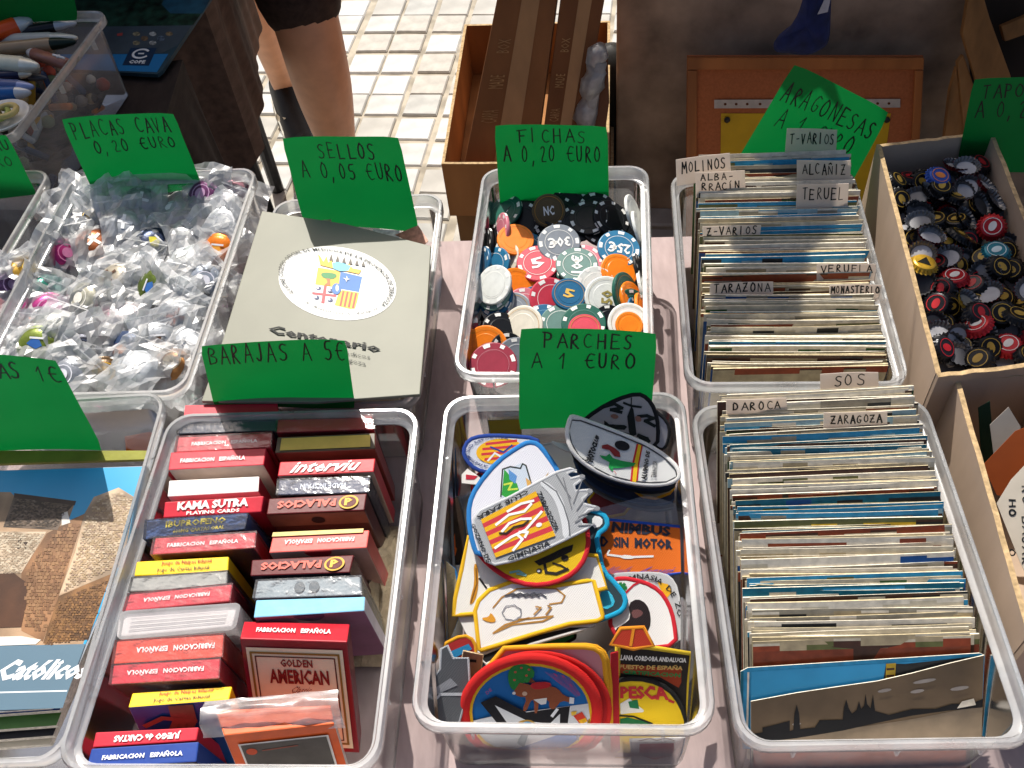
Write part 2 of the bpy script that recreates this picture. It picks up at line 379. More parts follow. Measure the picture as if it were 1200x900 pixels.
# neighbouring table under a dark brown cloth, and the taller draped counter behind it
dk = mat('2b211d', .85, 'cloth', 90, .25, .35, name='dark_cloth')
def hang(b, A, Bp, z0, z1, out, m, nx=80, nk=14, amp=.014, freq=38, flare=.05, rnd_r=0.0):
    d = (Bp - A); Ln = d.length; d.normalize(); n = Vector((d.y, -d.x, 0)); n = n if n.dot(out) > 0 else -n; vs = []; fs = []
    for k in range(nk + 1):
        for i in range(nx + 1):
            u = i / nx; q = k / nk; s_ = u * Ln
            f = amp * q ** .7 * (math.sin(s_ * freq + 1.7 * math.sin(s_ * 8)) + .4 * math.sin(s_ * freq * 2.7))
            ef = min(1, u * 14, (1 - u) * 14); zz = z0 + (z1 - z0) * q + (rnd_r * max(0, (u - .85) / .15) ** 2 * q)
            vs.append(A + d * s_ + n * (.006 * min(1, q * 8) + flare * q ** 1.3 + f) * ef + Vector((0, 0, zz)))
    for k in range(nk):
        for i in range(nx): a = k * (nx + 1) + i; fs.append((a, a + 1, a + nx + 2, a + nx + 1))
    b.mesh(vs, fs, m)
flat = lambda p: Vector((p.x, p.y, 0))
D1 = flat(at(176, 200, 0)); D2 = flat(at(214, 70, 0)); dl = (D2 - D1).normalized(); left = Vector((-dl.y, dl.x, 0))
dt = empty('draped_table', (D1.x - .4, D1.y + .2, GZ), 'low neighbouring table under a nearly black cloth with the pens and the blue folder', 'table')
b = MB(); L1 = D1 + left * 1.2; L2 = D2 + left * 1.2
b.slab([D1, D2, L2, L1], Vector((0, 0, 1)), .012, dk); hang(b, D1, D2, -.012, -.6, -left, dk, 40); hang(b, L1, D1, -.012, -.6, -dl, dk, 80)
b.build('cloth', parent=dt, smooth=False)
for p in (D1.lerp(L1, .08), D2.lerp(L2, .08), D1.lerp(L1, .9), D2.lerp(L2, .9)):
    b = MB(); p = p.lerp((D1 + L2) / 2, .08); b.tube([p + Vector((0, 0, -.013)), Vector((p.x, p.y, GZ))], .014, mat('77777a', .4, metal=.8)); b.build('leg', parent=dt)
CY = 1.50; dk2 = mat('5a473d', .9, 'cloth', 70, .2, .4, name='brown_cloth')
def onY(px, py, y): d = ray(px, py); return O + d * (y / d.y)
cR0 = onY(278, 0, CY); cR1 = onY(318, 150, CY); cB = onY(318, 232, CY)
dc = empty('draped_counter', (cR1.x - .5, CY + .3, GZ), 'tall counter hung with creased dark brown cloth behind the SELLOS card', 'counter')
X1 = cR1.x - .045; ZT = .42; XL = X1 - 1.3
b = MB(); F0 = Vector((XL, CY + .02, 0)); F1 = Vector((X1, CY, 0)); K1 = Vector((X1 - .05, CY + .55, 0)); K0 = Vector((XL, CY + .55, 0))
hang(b, F0, F1, ZT, cB.z, Vector((0, -1, 0)), dk2, 150, 20, .011, 44, .02, .09); hang(b, F1, K1, ZT, cB.z + .09, Vector((1, 0, 0)), dk2, 50, 20, .006, 30, .004)
b.slab([F0 + Vector((0, 0, ZT)), F1 + Vector((0, 0, ZT)), K1 + Vector((0, 0, ZT)), K0 + Vector((0, 0, ZT))], Vector((0, 0, 1)), .012, dk2)
b.build('cloth', parent=dc, smooth=True)
for p in (F0.lerp(K0, .4), F1.lerp(K1, .45), F0.lerp(K0, .9), F1.lerp(K1, .9)):
    b = MB(); p = p.lerp((F0 + K1) / 2, .1); b.tube([p + Vector((0, 0, ZT - .013)), Vector((p.x, p.y, GZ))], .016, mat('3a3a3c', .4, metal=.8)); b.build('leg', parent=dc)

# unseen canopies added to shade the right side and the far left corner
def shade_awning(name, x0, x1, y0, y1, z, label, yaw=-4):
    rt = Matrix.Rotation(R(yaw), 3, 'Z'); cx = Vector((x0, y0, 0)); P = lambda x, y, zz: rt @ Vector((x - x0, y - y0, 0)) + cx + Vector((0, 0, zz))
    o = empty(name, P((x0 + x1) / 2, (y0 + y1) / 2, GZ), label, 'shade_awning')
    b = MB(); cv = mat('d8b88c', .85, 'cloth', 30, .06, .1, trans=.35); n = 14; vs = []; fs = []  # warm see-through canvas, tinted to warm the shade it throws
    for j in range(n + 1):
        for i in range(n + 1):
            u, v = i / n, j / n; vs.append(P(x0 + (x1 - x0) * u, y0 + (y1 - y0) * v, z + .16 * math.sin(math.pi * u) * math.sin(math.pi * v)))
    for j in range(n):
        for i in range(n): a = j * (n + 1) + i; fs.append((a, a + 1, a + n + 2, a + n + 1))
    b.mesh(vs, fs, cv); b.build('canvas', parent=o, smooth=True)
    mt = mat('b8b8b8', .35, metal=.8)
    for u, v in ((1 if x0 > 0 else 0, 0), (1 if x0 > 0 else 0, 1)):
        b = MB(); x = x0 + (x1 - x0) * (.99 if u else .01); y = y0 + (y1 - y0) * (.99 if v else .01)
        b.tube([P(x, y, GZ), P(x, y, z)], .014, mt); b.build('pole', parent=o)
    return o
shade_awning('shade_awning', .195, 2.3, 1.34, 1.66, 1.3, 'cream canvas added out of view to shade the bottle caps', yaw=-7)
shade_awning('shade_awning', -2.2, -.47, 1.74, 2.75, 1.25, 'cream canvas added out of view to shade the pens and dark table', yaw=0)

# ================================================================ CLEAR PLASTIC BOXES
def rrect(W, L, r, n=6):
    P = []
    for cx, cy_, a0 in ((W / 2 - r, L / 2 - r, 0), (-W / 2 + r, L / 2 - r, 90), (-W / 2 + r, -L / 2 + r, 180), (W / 2 - r, -L / 2 + r, 270)):
        for k in range(n + 1): a = R(a0 + 90 * k / n); P.append((cx + r * math.cos(a), cy_ + r * math.sin(a)))
    return P
class Box:
    def __init__(s, BL, BR, FR, FL, zr=.115, label='', W=None, r=.02, z0=.0015, group=None):
        q = [at(*c, zr) if c else None for c in (BL, BR, FR, FL)]
        if W:                                          # only the right edge is in view
            e = q[1] - q[2]; L = e.length; yy = e.normalized(); xx = Vector((yy.y, -yy.x, 0)); c = (q[1] + q[2]) / 2 - xx * W / 2
        else:
            xx = ((q[1] - q[0]) + (q[2] - q[3])).normalized(); y2 = ((q[0] - q[3]) + (q[1] - q[2])).normalized()
            yy = (y2 + Vector((-xx.y, xx.x, 0))).normalized(); xx = Vector((yy.y, -yy.x, 0))
            W = ((q[1] - q[0]).length + (q[2] - q[3]).length) / 2; L = ((q[0] - q[3]).length + (q[1] - q[2]).length) / 2; c = sum(q, Vector()) / 4
        s.c = Vector((c.x, c.y, 0)); s.x = xx; s.y = yy; s.W = W; s.L = L; s.zr = zr; s.yaw = math.degrees(math.atan2(xx.y, xx.x)); s.z0 = z0
        s.obj = empty('plastic_box', s.c + Vector((0, 0, z0)), label, 'box', group or 'clear plastic boxes on the stall')
        N = 28
        def rings(prof, m, name):
            b = MB(); vs = []; fs = []
            for ins, z in prof:
                P = rrect(W - 2 * ins, L - 2 * ins, max(.004, r - ins * .6)); vs += [s.P(x, y, z) for x, y in P]
            n = len(P)
            for i in range(len(prof) - 1):
                for k in range(n): fs.append((i * n + k, i * n + (k + 1) % n, (i + 1) * n + (k + 1) % n, (i + 1) * n + k))
            return b, vs, fs, n
        prof = [(.016, z0), (.0125, z0 + .003), (.0085, zr - .013)]
        b, vs, fs, n = rings(prof, M_BOX, 'body'); fs.append(tuple(range(n - 1, -1, -1))); b.mesh(vs, fs, M_BOX); o = b.build('body', parent=s.obj); smooth_by(o, 50)
        prof = [(.0085, zr - .0125), (.002, zr - .012), (.0, zr - .010), (.0, zr - .002), (.001, zr), (.0035, zr), (.0045, zr - .002), (.005, zr - .009), (.0085, zr - .0115)]
        b, vs, fs, n = rings(prof, M_RIM, 'rim'); b.mesh(vs, fs, M_RIM); o = b.build('rim', parent=s.obj); smooth_by(o, 50)
        # little moulded ribs under the lip
        for sx in (-1, 1):
            for yy_ in (-.32, -.05, .3): b = MB(); b.box(s.P(sx * (W / 2 - .0045), yy_ * L, zr - .018), (.006, .0016, .012), M_RIM); b.build('rib', parent=s.obj)
        for xf in (-.3, .05, .33): b = MB(); b.box(s.P(xf * W, -L / 2 + .0045, zr - .018), (.0016, .006, .012), M_RIM); b.build('rib', parent=s.obj)
    def P(s, x, y, z): return s.c + s.x * x + s.y * y + Vector((0, 0, z))
    def loc(s, p): d = Vector(p) - s.c; return d.dot(s.x), d.dot(s.y)
bx_chip = Box((563.5, 195), (759, 195), (770, 440), (532, 440), label='clear plastic box full of poker chips under the FICHAS card')
bx_pat = Box((523.5, 462), (808, 459), (833, 848), (475, 862), label='clear plastic box heaped with embroidered patches under the PARCHES card')
bx_dar = Box((812, 475), (1087, 463), (1219, 866), (861, 882), label='clear plastic box of postcards with the DAROCA and ZARAGOZA tabs')
bx_ara = Box((785, 201), (1000, 197), (1069, 449), (804, 453), label='clear plastic box of postcards with the MOLINOS and TERUEL tabs')
bx_bar = Box((204, 486), (495, 475), (440, 900), (50, 908), label='clear plastic box with two rows of card decks under the BARAJAS card')
bx_pla = Box((83, 203), (305, 198), (213, 457), (-52, 470), label='clear plastic box filled with small zip bags under the PLACAS CAVA card')
bx_sel = Box((320, 230), (513, 230), (498, 473), (255, 478), zr=.10, label='clear plastic box under the grey Centenario folder')
bx_cat = Box(None, (197, 458), (72, 893), None, W=.26, label='clear plastic box holding the castle magazine, lower left')
bx_mid = Box(None, (62, 198), (-75, 430), None, W=.2, zr=.11, label='nearly empty clear plastic box cut off by the left edge, beside the zip bags')
bx_pen = Box(None, (128, 12), (12, 163), None, W=.3, zr=.12, z0=.0015, label='clear plastic box of pens in the top left corner')
for n_, b_ in (('chip', bx_chip), ('pat', bx_pat), ('dar', bx_dar), ('ara', bx_ara), ('bar', bx_bar), ('pla', bx_pla), ('sel', bx_sel), ('cat', bx_cat), ('mid', bx_mid), ('pen', bx_pen)): print('BOX', n_, [round(v, 3) for v in b_.c], round(b_.W, 3), round(b_.L, 3), round(b_.yaw, 1))

# ================================================================ CARTONS on the table (right)
KR = mat('8a6a4a', .85, 'cardboard', 30, .12, .2, name='brown_cardboard'); WH = mat('b09a86', .85, 'cardboard', 26, .08, .15, name='white_cardboard'); EDG = mat('b59a72', .9, 'cardboard', 200, .25, .6)
def carton(name, P4, z0, zr, m, label, mo=None, flaps=(), cat='carton', th=.004, splay=0.0):
    # P4: inner rim corners BL BR FR FL (world xy)
    P4 = [Vector((p.x, p.y, 0)) for p in P4]; c = sum(P4, Vector()) / 4
    o = empty(name, (c.x, c.y, z0), label, cat)
    names = ['wall'] * 4
    for i in range(4):
        a, b_ = P4[i], P4[(i + 1) % 4]; n = (b_ - a).cross(Vector((0, 0, 1))).normalized(); n = n if n.dot((a + b_) / 2 - c) > 0 else -n
        d = (b_ - a).normalized(); q = MB(); sh = (c - (a + b_) / 2).normalized() * splay
        a2, b2 = a, b_ + d * (th - .0003)
        a2 = a - d * 0 + d * 0
        lo = [a2, b2, b2 + n * th, a2 + n * th]
        # corners interlock: each wall runs from its start corner to just short of the next
        if (lo[0] - lo[1]).length < 1e-6: continue
        vb = [p + Vector((0, 0, z0)) + sh for p in lo]; vt = [p + Vector((0, 0, zr)) for p in lo]
        NSEG = 12; vs = []
        for k in range(NSEG + 1):
            u = k / NSEG; wv = .0016 * noise.noise(Vector((u * 9, i * 3.3, c.x * 7)))
            for base_, zz in ((vb, 0), (vt, wv)):
                vs += [base_[0].lerp(base_[1], u) + Vector((0, 0, zz)), base_[3].lerp(base_[2], u) + Vector((0, 0, zz))]
        fs = []; te = []
        for k in range(NSEG):
            e = k * 4; f = e + 4; fs += [(e, e + 2, f + 2, f), (e + 1, f + 1, f + 3, e + 3), (e, f, f + 1, e + 1)]; te.append((e + 2, e + 3, f + 3, f + 2))
        fs += [(0, 1, 3, 2), (NSEG * 4, NSEG * 4 + 2, NSEG * 4 + 3, NSEG * 4 + 1)]
        k0 = len(q.v); q.mesh(vs, fs, m); ei = q.mi(EDG)
        for f in te: q.f.append(tuple(k0 + j for j in f)); q.m.append(ei)
        q.build('wall', parent=o)
    q = MB(); q.slab([P4[0].lerp(c, .004) + Vector((0, 0, z0 + .004)), P4[3].lerp(c, .004) + Vector((0, 0, z0 + .004)), P4[2].lerp(c, .004) + Vector((0, 0, z0 + .004)), P4[1].lerp(c, .004) + Vector((0, 0, z0 + .004))], Vector((0, 0, 1)), .003, m); q.build('base', parent=o)
    return o
zc = .13
a = at(1033, 172, zc); d_ = at(1103, 437, zc); f_ = at(1262, 418, zc); e_ = a + (f_ - d_)
carton('carton', [a, e_, f_, d_], .0015, zc, WH, 'open pale cardboard carton full of bottle caps under the TAPONES card')
CAPS = (a, e_, f_, d_)
a = at(1125, 447, .12); d_ = at(1212, 745, .12); f_ = d_ + (at(1340, 735, .12) - d_); e_ = a + (f_ - d_)
carton('carton', [a, e_, f_, d_], .0015, .12, WH, 'open pale cardboard carton of papers at the right edge, nearest the customer')
PAPC = (a, e_, f_, d_)

# ================================================================ GREEN PRICE CARDS
GREEN = mat('067434', .5, '', 25, .04, .03, trans=.52, name='green_card')
def sign(pl, TL, TR, BR, BL, lines, label, curl=.0):
    fr = frpx(pl, TL, TR, BR, BL)
    sd0 = TL[0] * .37; fr.bend = lambda u, v: curl * (u - .5) ** 2 * 4 - curl * .5 * (1 - v) ** 2 + .0016 * noise.noise(Vector((u * 2.2 + sd0, v * 2, 0)))
    n = 8; b = MB(); vs = []; fs = []
    for side in (0, 1):
        for j in range(n + 1):
            for i in range(n + 1):
                u, v = i / n, j / n
                if (i in (0, n)) and (j in (0, n)): u = abs(u - .012); v = abs(v - .008)
                vs.append(fr(u, v, -.0005 * side))
    M = (n + 1) * (n + 1)
    for j in range(n):
        for i in range(n): q = j * (n + 1) + i; fs.append((q, q + 1, q + n + 2, q + n + 1))
    b.mesh(vs[:M], fs, GREEN)                           # one thin sheet: sunlight from behind glows through it
    o = b.build('price_card', smooth=True); tag(o, label, 'price card', 'green price cards')
    tb_ = MB()
    for s_, u0, v0, u1, v1 in lines: hand(fr, tb_, s_, u0, v0, u1, v1, wd=.0013)
    if lines: tb_.build('handwriting', parent=o)
    return o
def PL(px, py, z, t, yaw=-7, side=0): return Plane(px, py, z, t, yaw, side)
sign(PL(175, 222, .095, 90), (72, 137), (205, 131), (238, 219), (117, 240), [('PLACAS CAVA', .05, .78, .93, .95), ('0,20 €URO', .17, .58, .92, .72)], 'green card reading PLACAS CAVA 0,20 EURO above the zip bags', .003)
sign(PL(425, 264, .095, 90), (330, 160), (468, 159), (492, 272), (357, 262), [('SELLOS', .27, .78, .78, .93), ('A 0,05 €URO', .09, .56, .97, .74)], 'green card reading SELLOS A 0,05 EURO behind the grey folder', .002)
sign(PL(650, 236, .085, 90), (579, 145), (712, 147), (714, 262), (588, 262), [('FICHAS', .2, .84, .82, .96), ('A 0,20 €URO', .06, .65, .95, .8)], 'green card reading FICHAS A 0,20 EURO above the poker chips', .002)
sign(PL(940, 185, .112, 90), (930, 73), (1042, 130), (978, 250), (848, 214), [('ARAGONESAS', .05, .74, .97, .88), ('A 1 €URO', .12, .54, .86, .70)], 'tilted bright green card reading ARAGONESAS A 1 EURO at the back of the postcards', .002)
sign(PL(1190, 188, .10, 90), (1141, 92), (1275, 88), (1270, 205), (1120, 200), [('TAPONES', .1, .8, .75, .94), ('A 0,20 €', .06, .6, .8, .76)], 'dark green shaded card reading TAPONES behind the bottle caps')
sign(PL(-10, 225, .095, 90), (-95, 158), (8, 158), (44, 228), (-60, 240), [('PINS AU', .2, .76, .98, .93), ('1 €URO', .3, .5, .92, .66)], 'small part of a green card ending in U at the left edge')
sign(PL(20, 525, .10, 90), (-90, 412), (68, 418), (122, 527), (-70, 530), [('REVISTAS 1€', -.05, .78, .97, .93)], 'green card ending in 1 € above the castle magazine, cut off at the left edge', .003)
sign(PL(330, 474, .105, 90), (235, 403), (406, 396), (417, 478), (252, 478), [('BARAJAS A 5€', .04, .72, .99, .97)], 'green card reading BARAJAS A 5 € behind the card decks', .002)
sign(PL(690, 498, .10, 90), (609, 383), (770, 388), (762, 500), (608, 503), [('PARCHES', .17, .83, .85, .96), ('A 1 €URO', .08, .64, .87, .79)], 'green card reading PARCHES A 1 EURO behind the heap of patches', .002)
sign(PL(10, 24, .12, 90), (-90, -60), (78, -45), (92, 24), (-80, 30), [], 'green card in the top left corner behind the pens')

# ================================================================ POSTCARDS
PAL = {'cream': 'c8bda4', 'white': 'e0d6c2', 'sky blue': '2f8fb8', 'pale blue': '98b6bc', 'teal': '17687c', 'brown': '4a2f22', 'dark grey': '2b2c2c', 'beige': 'a89878', 'grey': '98907e', 'olive': '62643a', 'rust': '8a3f24', 'yellow': 'c9a52c', 'blue': '1d4f8c', 'red': 'a32626', 'green': '3a5a30'}
PM = {k: mat(v, .35, '', 140, .16, .02, name='print_' + k.replace(' ', '_')) for k, v in PAL.items()}
EDGEM = mat('e4dcc8', .8, '', 300, .18, .1); EDGE2 = mat('c8b994', .8, '', 300, .2, .1)
def postcard(box, xo, ytop, ztop, tilt, wdt, hgt, col, th, yaw=0, bow=0.0, rnd=random, main=None):
    t = R(tilt); up = box.y * math.cos(t) + Vector((0, 0, math.sin(t)))
    xd = (Matrix.Rotation(R(yaw), 3, 'Z') @ box.x); n = xd.cross(up).normalized()
    topc = box.P(xo, ytop, ztop)
    b = MB(); NX_ = 8; rows = [1, .984, .966, .93, 0]; vs = []; fs = []; ms_ = []
    em = EDGEM if rnd.random() < .6 else EDGE2
    def pt(i, v, w_):
        u = i / NX_; bo = bow * (1 - (2 * u - 1) ** 2)
        return topc + xd * (wdt * (u - .5)) - up * (hgt * (1 - v)) + n * (w_ + bo * v)
    for v in rows:
        for i in range(NX_ + 1): vs.append(pt(i, v, 0))
    nb = len(vs)
    for v in (1, 0):
        for i in range(NX_ + 1): vs.append(pt(i, v, -th))
    stripes = {'sky blue': ['sky blue', 'sky blue', 'pale blue'], 'pale blue': ['pale blue', 'white', 'sky blue'], 'cream': ['cream', 'cream', 'beige'], 'white': ['white', 'white', 'cream'], 'brown': ['brown', 'dark grey', 'beige'], 'beige': ['beige', 'cream', 'olive'], 'teal': ['teal', 'sky blue', 'dark grey'], 'dark grey': ['dark grey', 'brown', 'grey'], 'grey': ['grey', 'white', 'dark grey'], 'olive': ['olive', 'brown', 'yellow'], 'rust': ['rust', 'brown', 'cream']}[col]
    idx = {}
    def mi(m): return b.mi(m)
    b.v = vs
    second = rnd.choice(['olive', 'brown', 'dark grey', 'rust', 'cream', 'green', 'beige', 'blue', 'grey'])
    h0 = [rnd.random() for _ in range(NX_)]
    for j in range(len(rows) - 1):
        for i in range(NX_):
            a = j * (NX_ + 1) + i; b.f.append((a + NX_ + 1, a + NX_ + 2, a + 1, a))
            if j == 0: c = stripes[0] if h0[i] < .92 else stripes[1]
            elif j == 1: c = stripes[0] if h0[i] < .62 else (second if h0[i] > .86 else stripes[1])
            elif j == 2: c = stripes[0] if h0[i] < .4 else (second if h0[i] > .6 else stripes[2])
            else: c = second
            b.m.append(mi(PM[c]))
    for i in range(NX_):
        b.f.append((i, i + 1, nb + i + 1, nb + i)); b.m.append(mi(em))
        a = nb; b.f.append((a + i, a + i + 1, a + NX_ + 1 + i + 1, a + NX_ + 1 + i)); b.m.append(mi(em))
    for i in (0, NX_):
        a = [j * (NX_ + 1) + i for j in range(len(rows))] + [nb + NX_ + 1 + i, nb + i]; b.f.append(tuple(a)); b.m.append(mi(em))
    o = b.build('postcard', origin=topc - up * hgt)
    o['category'] = 'postcard'
    return o
def cardstack(box, y_px, xmid, n, zt, tilts, seq, width_px, seed, tabs, group, back):
    rnd = random.Random(seed); L = []
    y0 = box.loc(at(xmid[0], y_px[0], zt[0]))[1]; y1 = box.loc(at(xmid[1], y_px[1], zt[1]))[1]
    x0 = box.loc(at(xmid[0], y_px[0], zt[0]))[0]; x1 = box.loc(at(xmid[1], y_px[1], zt[1]))[0]
    for k in range(n):
        s = k / (n - 1); jz = rnd.choice([0, 0, .001, -.001, .002, -.002, .003, .004, -.003, .0045, .001]) ; z = zt[0] + (zt[1] - zt[0]) * s + jz
        tl = tilts[0] + (tilts[1] - tilts[0]) * s
        col = seq[int(s * (len(seq) - .001))] if rnd.random() < .6 else rnd.choice(['cream', 'white', 'white', 'beige', 'pale blue', 'grey', 'cream', 'sky blue', 'beige', 'white', 'brown', 'rust'])
        dy_ = (y1 - y0) / (n - 1)
        o = postcard(box, x0 + (x1 - x0) * s + rnd.uniform(-.003, .003), y0 + dy_ * k + rnd.uniform(-.0005, .0005), z, tl + rnd.uniform(-.8, .8), rnd.choice([.1475, .148, .150, .146, .144]), min(.104, (z - .004) / math.sin(R(tl))), col, rnd.choice([.0006, .0008, .0012, .0018, .0007]), rnd.uniform(-1.1, 1.1), rnd.uniform(-.0015, .0025), rnd)
        px = proj(box.P(0, y0 + dy_ * k, z))[1]; L.append((o, col, px)); o['group'] = group
    cnt = {}; KK = {}
    for o, col, py in L:                               # name the nearest tab behind the card
        zone = None
        for ty, nm in tabs:
            if py >= ty: zone = nm
        key = (zone, col); cnt[key] = cnt.get(key, 0) + 1; KK[o.name] = (str(zone), col, cnt[key])
    for o, col, py in L:
        zone, c, i = KK[o.name]; tot = cnt[(zone if zone != 'None' else None, c)]
        w_ = f'{c} topped postcard before the {zone} tab' if zone != 'None' else f'{c} topped postcard behind all tabs but {back}'
        o['label'] = w_ if tot == 1 else f'{w_}, {ordn(i - 1)} such from back'
    return L
seqA = ['white', 'sky blue', 'pale blue', 'cream', 'white', 'brown', 'white', 'sky blue', 'pale blue', 'sky blue', 'cream', 'sky blue', 'olive', 'cream', 'white', 'sky blue', 'cream', 'cream', 'dark grey', 'beige', 'brown', 'grey', 'cream', 'beige', 'cream', 'cream', 'white', 'teal', 'white', 'cream']
cardstack(bx_ara, (183, 431), (905, 935), 108, (.122, .102), (60, 80), seqA, None, 5, [(200, 'ALBARRACIN'), (238, 'TERUEL'), (272, 'Z-VARIOS'), (318, 'VERUELA'), (342, 'TARAZONA')], 'postcards in the ARAGONESAS box', 'MOLINOS')
seqD = ['white', 'brown', 'grey', 'cream', 'pale blue', 'brown', 'sky blue', 'sky blue', 'teal', 'cream', 'pale blue', 'dark grey', 'beige', 'white', 'white', 'rust', 'teal', 'sky blue', 'pale blue', 'olive', 'rust', 'white', 'cream', 'white', 'cream', 'beige', 'sky blue', 'teal', 'brown', 'white', 'grey', 'white', 'cream', 'beige']
cardstack(bx_dar, (458, 752), (955, 1012), 132, (.126, .098), (57, 47), seqD, None, 8, [(480, 'DAROCA'), (500, 'ZARAGOZA')], 'postcards in the ZARAGOZA box', 'SOS')
# the front two postcards, whose faces show
pl2 = PL(1010, 775, .094, 50, bx_dar.yaw)
fr = frpx(pl2, (868, 783), (1154, 765), (1150, 862), (866, 878)); b = MB()
b.slab([fr(u, v) for u, v in ((0, 0), (1, 0), (1, .97), (.98, 1), (.03, 1), (0, .96))], fr.n, .0007, PM['sky blue'], EDGEM); o = b.build('postcard')
tag(o, 'postcard with plain blue sky right behind the black and white skyline card', 'postcard', 'postcards in the ZARAGOZA box'); b = MB()
fr.poly(b, [(.045, .06), (.97, .06), (.97, .95), (.045, .95)], mat('3aa0cf', .3, '', 12, .14, .0)); fr.poly(b, [(.56, .06), (.97, .06), (.97, .97), (.68, .93), (.6, .95)], PM['dark grey'], .0005)
fr.poly(b, [(.6, .5), (.635, .5), (.64, .95), (.6, .95)], PM['yellow'], .0007); fr.poly(b, [(.82, .4), (.97, .4), (.97, .95), (.84, .88)], PM['yellow'], .0007)
for i in range(5): fr.rect(b, .602, .55 + i * .08, .634, .575 + i * .08, PM['brown'], .0009)
fr.rect(b, .0, .0, .012, .96, PM['teal'], .0003); fr.rect(b, .028, .04, .036, .95, PM['white'], .0004); b.build('print', parent=o)
pl3 = pl2.raised(.0035); fr = frpx(pl3, (880, 822), (1153, 768), (1150, 868), (880, 876)); b = MB()
sep = mat('6e5b44', .32, '', 22, .22, .0, name='sepia_sky'); blk = mat('0f0f10', .5, var=.2, bump=0)
top = [(0, 0), (1, 0), (1, 1), (.86, .985), (.7, .95), (.55, .93), (.4, .955), (.2, .99), (0, 1)]
b.slab([fr(u, v) for u, v in top], fr.n, .0008, sep, EDGEM); o = b.build('postcard'); tag(o, 'black and white panorama postcard of a domed skyline, nearest in the ZARAGOZA box', 'postcard', 'postcards in the ZARAGOZA box')
b = MB(); fr.poly(b, [(0, .0), (1, .0), (1, .42), (.7, .33), (.5, .28), (0, .12)], mat('84745f', .35, '', 60, .15, 0), .0003)
sky_ = [(0, .10), (0, .3), (.05, .32), (.05, .42), (.1, .45), (.17, .5), (.17, .3), (.185, .32), (.19, .62), (.2, .78), (.21, .62), (.215, .32), (.28, .33), (.3, .45), (.4, .42), (.405, .62), (.415, .74), (.425, .6), (.44, .5), (.46, .55), (.47, .68), (.48, .56), (.492, .6), (.498, .78), (.505, .62), (.52, .55), (.53, .75), (.54, .5), (.6, .42), (.7, .47), (.8, .44), (.87, .48), (.95, .46), (1, .5), (1, .4), (.85, .4), (.7, .38), (.55, .32), (.4, .24), (.2, .16)]
fr.poly(b, sky_, blk, .0006); fr.poly(b, [(.89, .42), (.97, .44), (.96, .52), (.91, .5)], PM['white'], .0009)
for cu, cv, ru in ((.58, .78, .03), (.75, .82, .05), (.72, .7, .03), (.2, .42, .02), (.9, .66, .04)): fr.ell(b, cu, cv, ru, .025, mat('9a9188', .5, '', 90, .15, 0), .0004, 10)
b.build('print', parent=o)
# brown card sticking out and hooked to the right
pl4 = PL(1010, 690, .1015, 56, bx_dar.yaw); fr = frpx(pl4, (883, 686), (1148, 692), (1146, 722), (883, 702)); b = MB()
b.slab([fr(u, v) for u, v in ((0, 0), (1, -.3), (1, 1), (.97, 1), (.02, 1.05), (0, .95))], fr.n, .0008, PM['brown'], EDGE2); o = b.build('postcard'); tag(o, 'dark brown postcard standing higher than its neighbours in the ZARAGOZA box', 'postcard', 'postcards in the ZARAGOZA box')
b = MB(); fr.poly(b, [(.35, .3), (.97, .1), (.97, .55), (.5, .8), (.35, .7)], PM['rust'], .0003); fr.rect(b, .72, .4, .79, .75, PM['dark grey'], .0005); b.build('print', parent=o)

# paper index tabs
TAB = mat('f0e6dc', .8, '', 60, .03, .05, trans=.55, name='tab_paper')
def tab(q, z, t, lines, label, yaw=-6, ext=8):
    q = list(q); q[2] = (q[2][0], q[2][1] + ext); q[3] = (q[3][0], q[3][1] + ext)
    pl = PL((q[2][0] + q[3][0]) / 2, q[2][1] - ext, z, t, yaw); fr = frpx(pl, *q); b = MB(); n = 6
    ph = hash_s(label) % 10; fr.bend = lambda u, v: .0008 * math.sin(u * 5 + ph)
    vs = []; fs = []
    for w_ in (0, -.0004):
        for j in (0, 1):
            for i in range(n + 1): vs.append(fr(i / n, j, w_))
    for i in range(n): fs += [(i, i + 1, n + 2 + i, n + 1 + i), (2 * n + 2 + i, 3 * n + 3 + i, 3 * n + 4 + i, 2 * n + 3 + i), (n + 1 + i, n + 2 + i, 3 * n + 4 + i, 3 * n + 3 + i)]
    b.mesh(vs, fs, TAB); o = b.build('index_tab'); tag(o, label, 'index tab', 'paper index tabs between the postcards'); b = MB()
    hh = (q[3][1] - ext - q[0][1]) / (q[3][1] - q[0][1])
    for s_, u0, v0, u1, v1 in lines: hand(fr, b, s_, u0, 1 - hh * (1 - v0), u1, 1 - hh * (1 - v1), wd=.0010)
    b.build('handwriting', parent=o)
one = lambda s: [(s, .1, .25, .93, .8)]
tab([(792, 187), (855, 179), (857, 201), (793, 210)], .128, 72, one('MOLINOS'), 'white paper tab reading MOLINOS at the back left of its box')
tab([(815, 202), (873, 200), (874, 222), (816, 224)], .121, 74, [('ALBA-', .08, .58, .8, .92), ('RRACÍN', .1, .06, .92, .45)], 'paper tab reading ALBARRACIN in two lines')
tab([(922, 150), (981, 152), (979, 180), (919, 179)], .124, 76, [('T-VARIOS', .08, .4, .97, .82)], 'paper tab reading T-VARIOS stuck before the tilted green card')
tab([(934, 188), (997, 188), (996, 210), (934, 209)], .122, 74, one('ALCAÑIZ'), 'white paper tab reading ALCAÑIZ right above the TERUEL tab')
tab([(934, 216), (995, 215), (993, 240), (933, 239)], .119, 74, one('TERUEL'), 'white paper tab reading TERUEL')
tab([(823, 265), (892, 264), (890, 276), (824, 277)], .116, 70, [('Z-VARIOS', .06, .15, .96, .9)], 'low paper tab reading Z-VARIOS')
